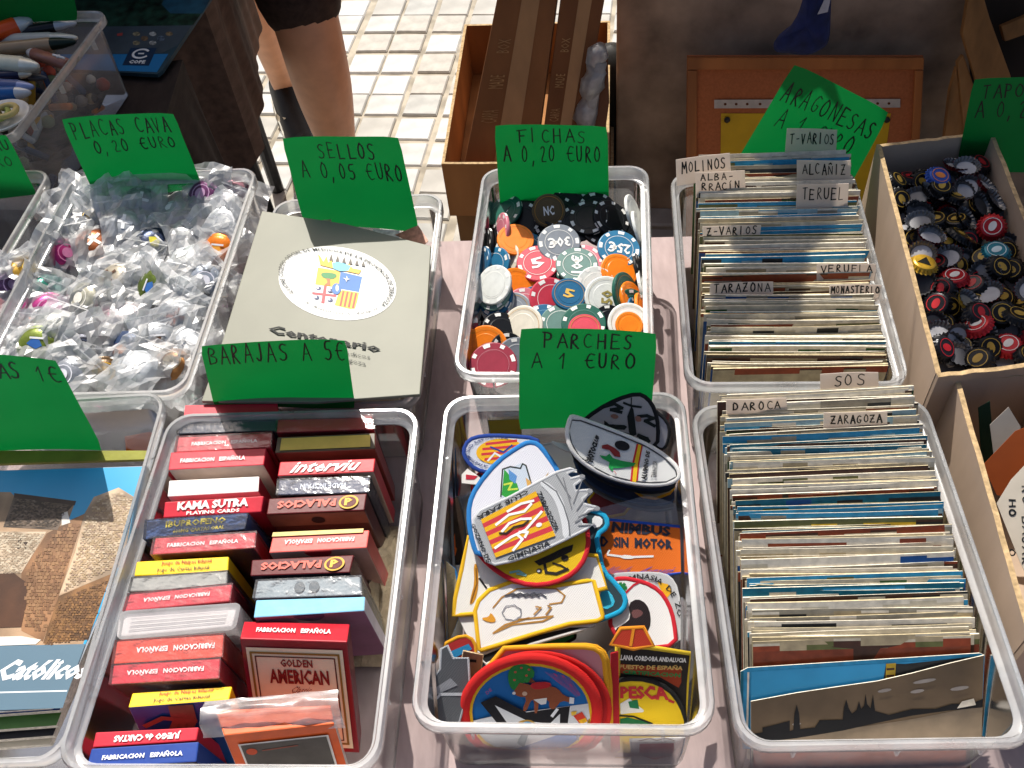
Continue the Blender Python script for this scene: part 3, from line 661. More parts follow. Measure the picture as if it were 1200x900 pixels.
tab([(957, 310), (1026, 309), (1026, 321), (957, 321)], .112, 68, [('VERUELA', .06, .15, .97, .9)], 'low paper tab reading VERUELA')
tab([(832, 332), (906, 330), (906, 343), (831, 345)], .110, 68, [('TARAZONA', .06, .15, .97, .9)], 'low paper tab reading TARAZONA')
tab([(972, 334), (1033, 334), (1033, 345), (971, 345)], .109, 68, [('MONASTERIO', .03, .15, .97, .85)], 'low paper tab reading MONASTERIO')
tab([(961, 438), (1029, 436), (1030, 455), (961, 457)], .118, 70, [('SOS', .22, .2, .8, .85)], 'paper tab reading SOS between the two postcard boxes')
tab([(851, 468), (922, 467), (923, 483), (851, 484)], .124, 70, one('DAROCA'), 'paper tab reading DAROCA')
tab([(965, 483), (1040, 483), (1040, 499), (965, 500)], .122, 70, one('ZARAGOZA'), 'paper tab reading ZARAGOZA')

# ================================================================ CARD DECKS
def deck(q, col, label, lines=(), z=.108, front=None, side=None, hgt=.088, tilt=4, drawf=None, cat='card deck', m=None, bev=.0009, rough=.42, thick=None, wrap=False):
    """q: the top face TL TR BR BL as seen; the box stands upright below it"""
    mx = (q[0][0] + q[2][0]) / 2; my = (q[0][1] + q[2][1]) / 2
    pl = PL(mx, my, z, tilt, bx_bar.yaw); fr = frpx(pl, *q)
    top = m or mat(col, rough, '', 70, .08, .05, coat=.04); fm = mat(front, .35, '', 60, .12, .04, coat=.2) if front else top; sm = mat(side, .35, '', 60, .12, .04, coat=.2) if side else top
    b = MB(); T = [fr(0, 1), fr(1, 1), fr(1, 0), fr(0, 0)]; Bt = [p - fr.n * hgt for p in T]
    vs = T + Bt; b.v = [Vector(v) for v in vs]
    b.f = [(3, 2, 1, 0), (4, 5, 6, 7), (3, 7, 6, 2), (2, 6, 5, 1), (1, 5, 4, 0), (0, 4, 7, 3)]; b.m = [b.mi(top), b.mi(sm), b.mi(fm), b.mi(sm), b.mi(fm), b.mi(sm)]
    o = b.build('card_deck'); bevel(o, bev); tag(o, label, cat, 'decks of playing cards in the BARAJAS box')
    # frame of the front face (towards the customer), v downwards = 0
    ff = Fr(fr(0, 0), fr(1, 0), fr(1, 0) - fr.n * hgt, fr(0, 0) - fr.n * hgt)
    if lines or drawf:
        b = MB()
        for a in lines:
            s_, u0, v0, u1, v1, mcol = a[:6]; kw = a[6] if len(a) > 6 else {}
            text(fr, b, s_, u0, v0, u1, v1, mat(mcol, .5, bump=0, var=.03), w=.0009, bold=kw.get('bold', .025), flip=kw.get('flip', False), shear=kw.get('shear', 0))
        if drawf: drawf(fr, ff, b)
        if b.v: b.build('print', parent=o)
    if wrap:                                            # cellophane
        e = .0012; b = MB(); W3 = [fr(0, 1, e), fr(1, 1, e), fr(1, 0, e), fr(0, 0, e)]; c = sum(W3, Vector()) / 4; W3 = [c + (p - c) * 1.03 for p in W3]; B3 = [p - fr.n * hgt for p in W3]
        b.v = W3 + B3; b.f = [(3, 2, 1, 0), (3, 7, 6, 2), (2, 6, 5, 1), (1, 5, 4, 0), (0, 4, 7, 3)]; b.m = [b.mi(M_WRAP)] * 5; b.build('cellophane', parent=o)
    return o
FE = 'FABRICACION   ESPAÑOLA'
RED, DRED, NAVY = 'c42a3a', '5e1418', '14284e'
fe = lambda flip=False, a=.16, b_=.86, c='f2dede': [(FE, a, .34, b_, .64, c, {'flip': flip, 'bold': .035})]
def flap(c, lo=.0, u0=.36, u1=.64, dep=.35):             # thumb notch on the front face
    def f(fr, ff, b): 
        n = 10; ff.poly(b, [((u0 + u1) / 2 + (u1 - u0) / 2 * math.cos(math.pi * k / n), 1 - .11 * math.sin(math.pi * k / n)) for k in range(n + 1)], mat(c, .6, bump=0), .0010)
    return f
D = deck
D([(217, 475), (325, 473), (326, 487), (215, 491)], RED, 'plain red card deck at the far end of the left row')
D([(212, 491), (324, 487), (322, 505), (209, 508)], '16233f', 'navy card deck behind two red ones in the left row', wrap=True)
D([(209, 512), (318, 507), (317, 524), (206, 530)], RED, 'red deck lettered FABRICACION ESPANOLA right in front of the navy one', fe(), wrap=True)
D([(200, 530), (312, 525), (309, 545), (197, 551)], RED, 'red deck lettered FABRICACION ESPANOLA right behind the white one', fe(a=.12, b_=.8), front='cdbfb2')
D([(198, 563), (304, 558), (303, 576), (196, 582)], 'e8e2dc', 'plain white card deck in the left row', front='d8c8c0', side='b04048')
D([(193, 588), (309, 581), (306, 600), (191, 607)], RED, 'red deck with the words KAMA SUTRA PLAYING CARDS', [('KAMA SUTRA', .14, .38, .86, .92, 'f4efe9', {'bold': .05}), ('PLAYING CARDS', .24, .08, .78, .3, 'f4efe9', {'bold': .03})], z=.110, tilt=14)
D([(172, 610), (290, 602), (286, 620), (170, 632)], '2f4f86', 'blue deck with yellow lettering IBUPROFENO in cellophane', [('IBUPROFENO', .2, .5, .8, .88, 'e8d43c', {'bold': .03}), ('600MG CARTAS ORAL', .28, .14, .8, .36, 'e8d43c')], front='223a66', wrap=True, z=.112, tilt=10)
D([(182, 630), (300, 623), (298, 642), (178, 650)], RED, 'worn red deck with pale edges right before the IBUPROFENO one', fe(a=.14, b_=.84), front='7a3a30', z=.111, wrap=True)
yl = lambda f1='Juego de Naipes Infantil', f2='Jogo de Cartas Infantil': [(f1, .28, .56, .82, .9, 'a5352c', {'bold': .01, 'flip': False}), (f2, .24, .12, .80, .46, '5a3a2c', {'bold': .01})]
D([(160, 658), (268, 652), (267, 670), (157, 675)], 'f0c81e', 'yellow deck lettered Juego de Naipes Infantil in the middle of the left row', yl())
D([(156, 677), (266, 669), (265, 688), (152, 693)], '9c9c98', 'grey deck in crinkled cellophane in the left row', wrap=True)
D([(152, 696), (272, 684), (269, 704), (146, 716)], 'cf2f40', 'red deck with upside-down lettering right behind the clear plastic case', fe(True, .16, .8), wrap=True)
# clear hard case with loose white cards
def case(fr, ff, b):
    for i in range(7): fr.rect(b, .07, .16 + i * .09, .93, .2 + i * .09, mat('dcd6d4' if i % 2 else '9c9498', .6, bump=0), .0004 + .0001 * i)
o = D([(146, 719), (278, 710), (272, 734), (141, 746)], 'cfc6c6', 'clear hard case of white cards in the left row', drawf=case, z=.104, rough=.5)
pl = PL(210, 727, .108, 4, bx_bar.yaw); fr = frpx(pl, (141, 716), (283, 706), (276, 738), (136, 750)); b = MB(); n = 5
ring = []
for cu, cv, a0 in ((.94, .8, 0), (.06, .8, 90), (.06, .2, 180), (.94, .2, 270)):
    for k in range(n + 1): a = R(a0 + 90 * k / n); ring.append((cu + .06 * math.cos(a), cv + .2 * math.sin(a)))
b.mesh([fr(u, v, 0) for u, v in ring] + [fr(u, v, -.085) for u, v in ring] + [fr(u, v, -.003) for u, v in ring], [tuple(range(len(ring)))] + [(i, len(ring) + i, len(ring) + (i + 1) % len(ring), (i + 1) % len(ring)) for i in range(len(ring))], M_RIM)
b.build('hard_case', parent=o)
D([(137, 751), (262, 743), (260, 770), (133, 778)], 'd8452e', 'orange red deck with upside-down lettering right before the clear case', fe(True, .2, .93), wrap=True)
D([(133, 779), (258, 771), (256, 795), (130, 802)], 'cc2436', 'red deck in cellophane between the orange red one and the lower yellow one', fe(True, .14, .86), front='8a5a50', wrap=True, z=.109)
def kids(fr, ff, b):
    m_ = mat('8a5640', .6); 
    for u in (.42, .5, .58): ff.line(b, [(u - .1, .66), (u, .8), (u + .02, .97)], .006, m_, .0012)
    ff.line(b, [(.1, .78), (.3, .86), (.6, .8)], .004, m_, .0014)
D([(155, 812), (272, 804), (268, 820), (150, 829)], 'f0c81e', 'lower yellow deck lettered Juego de Naipes Infantil with a blue front', yl(), front='1f4f8c', drawf=kids, z=.104, tilt=-16)
D([(112, 858), (233, 852), (230, 868), (108, 876)], 'c4283a', 'red deck with upside-down words JUEGO de CARTAS near the front', [('JUEGO de CARTAS', .2, .22, .84, .8, 'f6ecec', {'flip': True, 'bold': .05})], z=.100)
D([(107, 877), (233, 869), (230, 893), (101, 900)], '1d3f8c', 'blue deck lettered FABRICACION ESPANOLA at the bottom edge of the picture', fe(a=.13, b_=.87, c='f0f0f4'), front='2a2030', z=.100)
# right row
D([(326, 490), (436, 487), (438, 503), (324, 507)], 'b8202c', 'red deck at the far end of the right row under the BARAJAS card', wrap=True, side='a8323a')
def gold(fr, ff, b): fr.rect(b, .05, .12, .95, .86, mat('c9ab4a', .5, var=.1), .0008)
D([(325, 512), (440, 507), (440, 526), (322, 531)], '4a3c28', 'open deck with a gold inner flap in the right row', drawf=gold, front='7a2c26', side='8a2028')
D([(328, 541), (440, 537), (438, 553), (325, 558)], 'c4202c', 'red deck with the white word INTERVIU', [('interviu', .16, .15, .84, .9, 'f6f0ee', {'bold': .025, 'shear': .12})], front='b8a090', side='b02a34', drawf=flap('7a1c22'))
D([(327, 562), (433, 559), (431, 577), (325, 580)], '182a54', 'navy deck with upside-down words MADE IN SPAIN', [('MADE IN SPAIN', .25, .3, .75, .65, 'c8d0e0', {'flip': True, 'bold': .02})], front='1a1c28', side='2a2c3c', wrap=True)
def pal(fr, ff, b):
    fr.ell(b, .83, .5, .10, .40, mat('d8a838', .5, var=.05), .0012, 24); fr.ell(b, .83, .5, .078, .30, mat('5e1418', .5), .0015, 24); text(fr, b, 'P', .79, .28, .87, .72, mat('e0b040', .5), .0018, bold=.05)
    ff.poly(b, [(.0, .78), (1, .78), (1, .995), (0, .995)], mat('7a4a3a', .5), .0006); ff.ell(b, .5, .88, .07, .055, mat('2a1010', .5), .0012)
ptx = [('PALACIOS', .1, .3, .7, .78, 'e06a5a', {'flip': True, 'bold': .05})]
D([(315, 584), (430, 578), (427, 598), (312, 603)], DRED, 'dark red deck with the word PALACIOS right before the navy one', ptx, front='5a2c24', side='4a1a1c', drawf=pal)
def salm(fr, ff, b): fr.rect(b, .0, .84, .94, 1.06, mat('e8d080', .5), .0011); flap('a01c24')(fr, ff, b)
D([(320, 626), (433, 621), (430, 642), (315, 648)], 'e0655c', 'salmon red deck with a cream one tucked behind it in the right row', fe(True, .14, .86), front='c89888', side='b83c3c', drawf=salm)
D([(295, 656), (415, 650), (410, 671), (293, 675)], DRED, 'dark red deck with the word PALACIOS nearer to the silver deck', ptx, front='242430', side='4a1a1c', drawf=lambda fr, ff, b: (fr.ell(b, .83, .5, .10, .40, mat('d8a838', .5, var=.05), .0012, 24), fr.ell(b, .83, .5, .078, .30, mat('5e1418', .5), .0015, 24), text(fr, b, 'P', .79, .28, .87, .72, mat('e0b040', .5), .0018, bold=.05)))
D([(302, 680), (422, 675), (423, 697), (298, 701)], '8c98a0', 'silver grey deck in cellophane in the right row', drawf=lambda fr, ff, b: (fr.ell(b, .42, .5, .05, .3, mat('5a646c', .5), .0010), fr.ell(b, .56, .5, .05, .3, mat('5a646c', .5), .0010), flap('2c3444')(fr, ff, b)), front='6a7480', wrap=True)
D([(300, 703), (428, 699), (427, 716), (297, 724)], '7fc0dc', 'pale blue deck with white sides right behind the large red one', drawf=flap('4a3058', .0, .36, .64), front='8c5a78', side='c9c4d0')
def golden(fr, ff, b):
    cr = mat('e6dcb8', .45, var=.03); ff.rect(b, .05, .05, .95, .93, cr, .0010)
    for a, c_, w_ in ((.09, '8a6a2c', .0016), (.13, '5a2018', .0009)):
        ff.line(b, [(a, a * .8 + .02), (a, .96 - a * .8), (1 - a, .96 - a * .8), (1 - a, a * .8 + .02), (a, a * .8 + .02)], w_, mat(c_, .5, var=.02), .0014)
    t_ = mat('7c1d20', .5, var=.02)
    text(ff, b, 'GOLDEN', .36, .77, .66, .84, t_, .0016, .03); text(ff, b, 'AMERICAN', .24, .62, .8, .75, t_, .0016, .035); text(ff, b, 'Classic', .44, .54, .62, .60, t_, .0016, 0, shear=.3)
D([(286, 728), (410, 731), (407, 752), (281, 748)], 'b4202e', 'large red deck with a cream front lettered GOLDEN AMERICAN', [(FE, .14, .34, .84, .66, 'f2dede', {'bold': .035})], front='8e1c26', side='6a1620', drawf=golden, z=.110, tilt=-34, hgt=.09)
# orange packet in a zip bag, front of the right row
def orang(fr, ff, b):
    ff.rect(b, .1, -.02, .92, .86, mat('d8d4cc', .5), .0010); ff.rect(b, .12, -.02, .90, .84, mat('55524c', .5, '', 80, .15, .03), .0013); ff.ell(b, .2, .74, .05, .05, mat('c05030', .5), .0016)
    ff.line(b, [(.3, .74), (.62, .76)], .0012, mat('8a5040', .5), .0016)
o = D([(252, 832), (388, 826), (392, 848), (262, 862)], 'd8602a', 'orange packet with a dark panel inside a clear zip bag, nearest the front', drawf=orang, front='d4581e', side='c9c0b8', z=.108, tilt=-15, hgt=.07)
pl = PL(320, 840, .113, 8, bx_bar.yaw); fr = frpx(pl, (240, 822), (396, 808), (402, 850), (233, 862)); b = MB(); vs = []; n = 12
fr.bend = lambda u, v: .004 * noise.noise(Vector((u * 6, v * 5, 2))) + .006 * math.sin(math.pi * v) - .008 * (1 - v) ** 2
for j in range(n + 1):
    for i in range(n + 1): vs.append(fr(i / n, j / n))
b.mesh(vs, [(j * (n + 1) + i, j * (n + 1) + i + 1, (j + 1) * (n + 1) + i + 1, (j + 1) * (n + 1) + i) for j in range(n) for i in range(n)], M_BAG)
bg_ = b.build('zip_bag', smooth=True); tag(bg_, 'clear zip bag pulled over the orange packet at the front of the decks', 'zip bag')
b = MB(); fr.line(b, [(.02, .93), (.98, .93)], .0014, M_RIM, .0012); fr.line(b, [(.02, .88), (.98, .88)], .0010, M_RIM, .0012); b.build('zip', parent=bg_)
# filler packs standing below at the right of the row: pale tissue seen through the box wall
b = MB(); q = [bx_bar.P(.075 + .02 * math.sin(k), .02 + .007 * k, .008 + .012 * k + .004 * math.sin(k * 7)) for k in range(4)]
vs = []; fs = []; n = 14
for j in range(n + 1):
    for i in range(n + 1):
        u, v = i / n, j / n; e = math.sin(math.pi * u) * math.sin(math.pi * v); vs.append(bx_bar.P(.045 + .045 * u, -.03 + .13 * v, .004 + .045 * e + .012 * e * noise.noise(Vector((u * 9, v * 14, 1)))))
b.mesh(vs, [(j * (n + 1) + i, j * (n + 1) + i + 1, (j + 1) * (n + 1) + i + 1, (j + 1) * (n + 1) + i) for j in range(n) for i in range(n)], mat('b9a98c', .9, '', 90, .15, .8))
tag(b.build('crumpled_paper'), 'crumpled beige paper in the gap right of the card decks', 'paper')

# ================================================================ POKER CHIPS
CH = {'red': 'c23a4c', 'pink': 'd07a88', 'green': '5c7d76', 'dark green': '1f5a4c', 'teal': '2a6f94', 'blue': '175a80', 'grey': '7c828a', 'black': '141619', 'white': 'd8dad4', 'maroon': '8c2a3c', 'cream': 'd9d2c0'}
CHM = {k: mat(v, .38, '', 160, .06, .05, coat=.0) for k, v in CH.items()}
cw = mat('eceae4', .4, var=.03, bump=0); CHIPS = {}
def chip_proto(col, num=None, fl=False, r=.0195, h=.0034, plain=False, ncol=None):
    key = (col, num, r, plain)
    if key in CHIPS: return CHIPS[key]
    m = CHM.get(col) or mat(col, .35, '', 160, .06, .05, coat=.1); b = MB(); n = 36
    b.lathe([(.0001, h / 2), (r * .62, h / 2), (r * .64, h / 2 - .0002), (r * .95, h / 2 - .0002), (r * .985, h / 2 - .0005), (r, h / 2 - .001), (r, -h / 2 + .001), (r * .98, -h / 2), (.0001, -h / 2)], n, m)
    o = b.build('poker_chip', origin=(0, 0, 0)); smooth_by(o, 12)
    b = MB(); top = h / 2; F = Fr(Vector((-r, r, top)), Vector((r, r, top)), Vector((r, -r, top)), Vector((-r, -r, top)))
    C2 = lambda a, k: (.5 + .5 * k * math.cos(a), .5 + .5 * k * math.sin(a))
    if not plain:
        rc = cw if col not in ('black', 'maroon', 'dark green', 'blue') else mat({'black': '3a3c40', 'maroon': 'b06c78', 'dark green': '5c8c80', 'blue': '6a9cb8'}[col], .4, bump=0)
        for side in (0, 1):
            for j in range(8):
                a = 2 * math.pi * j / 8; da = .11 if j % 2 else .17
                zz = top + .0002
                if side == 0: b.mesh([(r * k * math.cos(g), r * k * math.sin(g), zz - .0002) for k in (.78, .94) for g in (a - da, a, a + da)], [(0, 3, 4, 1), (1, 4, 5, 2)], cw)
                elif j % 2 == 0: b.mesh([((r + .0002) * math.cos(g), (r + .0002) * math.sin(g), z) for z in (-h / 2 + .0005, h / 2 - .0007) for g in (a - .16, a, a + .16)], [(0, 1, 4, 3), (1, 2, 5, 4)], cw)
        rg = [C2(2 * math.pi * k / 36, .66) for k in range(37)]; F.line(b, rg, .0004, rc, .0003)
    else:
        rg = [C2(2 * math.pi * k / 36, .84) for k in range(37)]; F.line(b, rg, .0004, mat('b8862c' if col != 'white' else 'a89c80', .5), .0003)
    if num: text(F, b, num, .24 if len(num) > 2 else .34, .36, .76 if len(num) > 2 else .66, .64, ncol or cw, .0004, .03)
    b.build('markings', parent=o); CHIPS[key] = o; o.hide_render = False; return o
CHIPLIST = []
def chip(px, py, z, col, tx=0.0, ty=0.0, rz=0, num=None, r=.0195, plain=False, ncol=None, label=None, h=.0034):
    src = chip_proto(col, num, False, r, h, plain, ncol); n = Vector((tx, ty, 1)).normalized()
    rot = Vector((0, 0, 1)).rotation_difference(n).to_matrix() @ Matrix.Rotation(R(rz), 3, 'Z')
    c = shared(src, at(px, py, z), rot); cn = {'f07f18': 'orange', 'e8b020': 'yellow', '5a4a2c': 'gold brown'}.get(col, col)
    tag(c, label, 'poker chip', 'poker chips in the FICHAS box'); CHIPLIST.append((c, cn, label)); return c
rnd = random.Random(21); cols = ['red', 'teal', 'white', 'black', 'green', 'grey', 'maroon', 'dark green', 'blue', 'cream', 'f07f18', 'pink']
for lay, (zz, n_) in enumerate(((.022, 16), (.048, 26))):   # under layers
    for k in range(n_):
        gx, gy = (k % 4), k // 4; nx_ = 4; ny = math.ceil(n_ / 4)
        x = (-.5 + (gx + .5) / nx_) * (bx_chip.W - .05) + rnd.uniform(-.006, .006); y = (-.5 + (gy + .5) / ny) * (bx_chip.L - .055) + rnd.uniform(-.008, .008)
        p = bx_chip.P(x, y, zz + rnd.uniform(-.004, .006)); px, py = proj(p)
        chip(px, py, p.z, rnd.choice(cols), rnd.uniform(-.35, .35), rnd.uniform(-.45, .2), rnd.uniform(0, 360))
OR, YE, BLU = 'f07f18', 'e8b020', 'blue'
# the shaded dark heap at the back
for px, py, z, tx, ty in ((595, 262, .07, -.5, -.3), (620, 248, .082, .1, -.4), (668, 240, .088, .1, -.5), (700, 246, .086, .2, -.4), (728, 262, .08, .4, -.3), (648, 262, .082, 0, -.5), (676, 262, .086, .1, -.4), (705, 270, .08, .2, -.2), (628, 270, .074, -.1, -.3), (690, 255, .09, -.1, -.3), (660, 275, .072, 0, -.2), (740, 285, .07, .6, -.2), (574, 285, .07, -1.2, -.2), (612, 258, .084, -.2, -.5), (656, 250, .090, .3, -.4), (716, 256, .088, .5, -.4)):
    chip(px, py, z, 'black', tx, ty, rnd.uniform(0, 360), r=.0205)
L_ = 'poker chip'
chip(643, 247, .098, '5a4a2c', .05, -1.1, 0, 'NC', .017, True, label='gold brown token standing up in the shaded back of the chips')
chip(590, 250, .085, 'dark green', -.5, -.1, 0, r=.022, label='dark green chip at the back left under the FICHAS card')
chip(588, 272, .088, 'pink', -2.6, -.3, 20, label='pink chip standing on edge at the back left')
chip(566, 272, .08, 'maroon', -3, 0, 20); chip(571, 290, .08, 'black', -3, -.2, 20)
chip(742, 250, .092, 'white', 2.2, -.5, 20, label='white chip leaning on the right box wall at the back'); chip(748, 270, .088, 'white', 3, -.3, 60, label='white chip on edge against the right wall'); 
chip(604, 281, .093, OR, .1, -.25, 0, None, .0185, True, label='orange chip with a blown out white face in the first sun at the back'); 
chip(619, 292, .078, 'teal', .2, -.3); chip(580, 312, .08, 'teal', -.9, -.4); chip(592, 305, .078, 'cream', -1.0, -.4, 10); chip(603, 300, .076, 'black', -1.0, -.5, 10)
chip(655, 285, .094, 'grey', .05, -.35, 180, '30€', .021, label='grey chip reading 30 € half in the shade of the card')
chip(725, 292, .094, 'teal', .15, -.3, 165, '25€', .021, label='blue chip reading 25 € at the right')
chip(684, 306, .084, 'pink', .1, -.2, 40, label='pale pink chip half under the green 10 € chip')
chip(630, 316, .080, 'maroon', 0, -.2, 10, r=.0205); chip(630, 309, .088, 'red', .0, -.25, 10, '5', r=.0205, label='red chip in the upper middle left of the green 10 € chip')
chip(676, 318, .083, 'dark green', .0, -.2, 90, r=.0205); chip(676, 311, .093, 'green', .05, -.2, 80, '10€', .0205, label='grey green chip reading 10 € in the middle')
chip(725, 318, .088, OR, .3, -.4, 0, None, .0185, True, label='large orange chip right of the 10 € chip')
chip(715, 333, .078, 'white', .4, -.3); chip(690, 340, .074, 'white', .1, -.5, 30); chip(670, 335, .07, 'cream', 0, -.3)
chip(566, 312, .086, BLU, -2.2, -.2, 30, label='blue chip on edge against the left wall')
chip(568, 330, .08, 'black', -2, -.2, 30)
chip(624, 338, .076, YE, .1, -.3, 0, None, .019, True, label='yellow chip between two orange chips and the red one')
chip(606, 335, .084, OR, .5, -.5, 0, None, .0185, True, label='orange chip right of the leaning white and blue stack')
chip(584, 364, .074, 'black', -.75, -.45, 20, r=.02); chip(583, 356, .080, 'white', -.72, -.45, 40); chip(581, 348, .087, BLU, -.70, -.45, 40, label='blue chip in the leaning stack at the left'); chip(579, 341, .092, 'green', -.68, -.45, 10); chip(579, 334, .097, 'white', -.66, -.45, 10, label='white chip topping the leaning stack at the left')
chip(600, 366, .082, 'grey', -.35, -.35, 10, r=.020, plain=True, label='plain grey disc below the leaning stack')
chip(616, 360, .080, 'pink', .3, -.5, 10, label='pink chip behind the plain grey disc')
chip(612, 384, .086, 'cream', -.5, -.5, 10, r=.021, plain=True, label='large cream disc left of the PARCHES card')
chip(630, 357, .074, BLU, .2, -.4); chip(647, 352, .086, 'red', .35, -.55, 30, r=.0225, label='big red chip with white edge spots in the middle')
chip(667, 345, .094, BLU, .1, -.35, -20, '5', .0165, True, mat('d8b050', .5), label='small blue chip with a gold 5')
chip(665, 366, .078, 'dark green', .2, -.5); chip(676, 362, .076, 'pink', .3, -.5)
chip(696, 364, .084, OR, .1, -.4, 0, None, .0195, True, label='orange chip left below the white 50 plaque'); chip(706, 366, .082, OR, .2, -.3, 0, None, .0195, True, label='orange chip under the white 50 plaque'); chip(688, 376, .08, OR, .2, -.3, 0, None, .0195, True, label='lowest orange chip above the PARCHES card')
chip(711, 349, .092, 'white', .15, -.55, 80, '50', .021, True, mat('9c8c4c', .5), label='white disc with a gold 50 on the orange chips')
chip(699, 335, .086, 'white', .15, -.55, 70, None, .0195, label='white chip right behind the 50 disc')
chip(733, 345, .094, 'dark green', 1.6, -.8, 10, None, .021, True, label='green disc standing on edge at the right'); chip(741, 352, .09, OR, 1.3, -.5, 10, None, .0185, True); chip(740, 361, .088, 'dark green', .9, -.9, 10, r=.018)
chip(750, 320, .085, 'black', 3, -.3, 60); chip(753, 340, .08, 'white', 4, -.3, 10); chip(748, 370, .08, 'teal', 1.5, -.6); chip(752, 366, .083, OR, 3, -.5, 10, None, .0185, True)
chip(588, 389, .085, 'black', .4, -.4, 12, label='black chip with white edge spots at the left front'); 
chip(569, 408, .084, OR, -.3, -.7, 0, None, .021, True, label='orange disc leaning at the front left'); chip(553, 392, .07, 'maroon', -3, 0)
chip(578, 428, .09, 'maroon', 0, -.4, 12, None, .0215, label='maroon chip with white spots at the front left corner')
chip(596, 414, .08, 'black', .7, -.7, 12); chip(606, 420, .078, 'grey', .5, -.7, 12)
chip(638, 379, .082, BLU, 0, -.35, 22, label='blue chip just above the left of the PARCHES card'); chip(657, 380, .084, 'green', 0, -.35, 22); chip(684, 380, .09, 'dark green', 0, -.35, 22, r=.0205, label='dark green chip just above the PARCHES card'); chip(685, 386, .094, 'red', 0, -.3, 0, r=.015, plain=True)
chip(713, 377, .085, 'black', .1, -.6, r=.016); chip(737, 379, .092, 'white', .1, -.5, r=.0195, plain=True, label='white rimmed disc at the right above the PARCHES card'); chip(737, 381, .0955, OR, .1, -.5, r=.0125, plain=True)
for x, y in ((-.03, -.09), (.01, -.1), (.05, -.09), (-.01, -.07), (.04, -.06), (.06, -.075)):
    p = bx_chip.P(x, y, .075); px, py = proj(p); chip(px, py, .075, rnd.choice(cols), rnd.uniform(-.3, .3), rnd.uniform(-.6, 0), rnd.uniform(0, 360))
label_row([(c, d) for c, d, l in CHIPLIST if not l], '{d} poker chip in the FICHAS box')
for o in CHIPS.values(): drop(o)

# ================================================================ EMBROIDERED PATCHES
def th(c): return mat(c, .8, 'thread', 60, .10, .5)
def smoothpoly(pts, it=1):
    for _ in range(it):
        q = []
        for i in range(len(pts)):
            a, b = pts[i], pts[(i + 1) % len(pts)]; q += [(a[0] * .75 + b[0] * .25, a[1] * .75 + b[1] * .25), (a[0] * .25 + b[0] * .75, a[1] * .25 + b[1] * .75)]
        pts = q
    return pts
class Patch:
    def __init__(s, pl, pts, col, bcol, label, bw=.0028, sm=1, t=.0016, layers=0, lcols=(), bend=None, cat='patch', m=None, group='embroidered patches in the PARCHES box'):
        s.inc = .00009 if bend else .00003; s.pl = pl; pts = smoothpoly(pts, sm) if sm else pts; s.bend = bend
        P = [s.at(x, y) for x, y in pts]; n = pl.n; c = sum(P, Vector()) / len(P); s.n = n
        ar = sum(((P[i] - c).cross(P[(i + 1) % len(P)] - c)).dot(n) for i in range(len(P)))
        if ar < 0: P.reverse(); pts = pts[::-1]
        b = MB(); base = m or th(col)
        if bend:                                        # fan of rings so that the bent sheet stays smooth
            cx = sum(p[0] for p in pts) / len(pts); cy_ = sum(p[1] for p in pts) / len(pts); N = len(pts); vs = []; fs = []
            K = 7
            for k in range(K + 1):
                f = 1 - k / K
                for x, y in pts: vs.append(s.at(cx + (x - cx) * max(f, .001), cy_ + (y - cy_) * max(f, .001)))
            for k in range(K):
                for i in range(N): fs.append((k * N + i, k * N + (i + 1) % N, (k + 1) * N + (i + 1) % N, (k + 1) * N + i))
            M0 = len(vs); vs2 = [v - n * t for v in vs[:N]]; vs += vs2
            for i in range(N): fs.append((i, M0 + i, M0 + (i + 1) % N, (i + 1) % N))
            b.mesh(vs, fs, base); b.mesh([v - n * t for v in vs[:M0]], fs[:K * N], base)
        else: b.slab(P, n, t, base)
        s.o = b.build('patch'); tag(s.o, label, cat, group)
        if bcol:                                        # merrowed edge: a raised rope round the outline
            q = MB(); N = len(P); vs = []; fs = []; r_ = bw / 2; mb_ = th(bcol)
            for i in range(N):
                d = (P[(i + 1) % N] - P[i - 1]).normalized(); a = n.cross(d)
                cc = P[i] + a * r_ * .6 - n * t * .35
                for k in range(8): g = 2 * math.pi * k / 8; vs.append(cc + a * math.cos(g) * r_ + n * math.sin(g) * r_ * .62)
            for i in range(N):
                for k in range(8): fs.append((i * 8 + k, i * 8 + (k + 1) % 8, ((i + 1) % N) * 8 + (k + 1) % 8, ((i + 1) % N) * 8 + k))
            q.mesh(vs, fs, mb_); q.build('border', parent=s.o, smooth=True)
        s.b = MB(); s.k = 0
    def at(s, x, y, w=0.0):
        p = s.pl.at(x, y)
        return p + s.pl.n * (w + (s.bend(x, y) if s.bend else 0))
    def poly(s, pts, c, sm=0, w=None):
        s.k += 1; w = w if w is not None else .0003 + s.inc * s.k; pts = smoothpoly(pts, sm) if sm else pts
        m = c if not isinstance(c, str) else th(c)
        s.b.face([s.at(x, y, w) for x, y in pts], m)
    def ell(s, cx, cy_, rx, ry, c, n=26, rot=0):
        r_ = R(rot); s.poly([(cx + rx * math.cos(a) * math.cos(r_) - ry * math.sin(a) * math.sin(r_), cy_ + rx * math.cos(a) * math.sin(r_) + ry * math.sin(a) * math.cos(r_)) for a in [2 * math.pi * k / n for k in range(n)]], c)
    def line(s, pts, wd, c): 
        s.k += 1; ribbon(s.b, [s.at(x, y, .0003 + s.inc * s.k) for x, y in pts], s.pl.n, wd, th(c) if isinstance(c, str) else c)
    def fr(s, TL, TR, BR, BL): f = Fr(*[s.at(*p) for p in (TL, TR, BR, BL)]); return f
    def text(s, str_, TL, TR, BR, BL, c, **kw):
        s.k += 1; f = s.fr(TL, TR, BR, BL); text(f, s.b, str_, 0, 0, 1, 1, mat(c, .7, bump=0, var=.05) , w=.00035 + s.inc * s.k, **kw)
    def done(s, name='embroidery'):
        if s.b.v: s.b.build(name, parent=s.o)
        return s.o
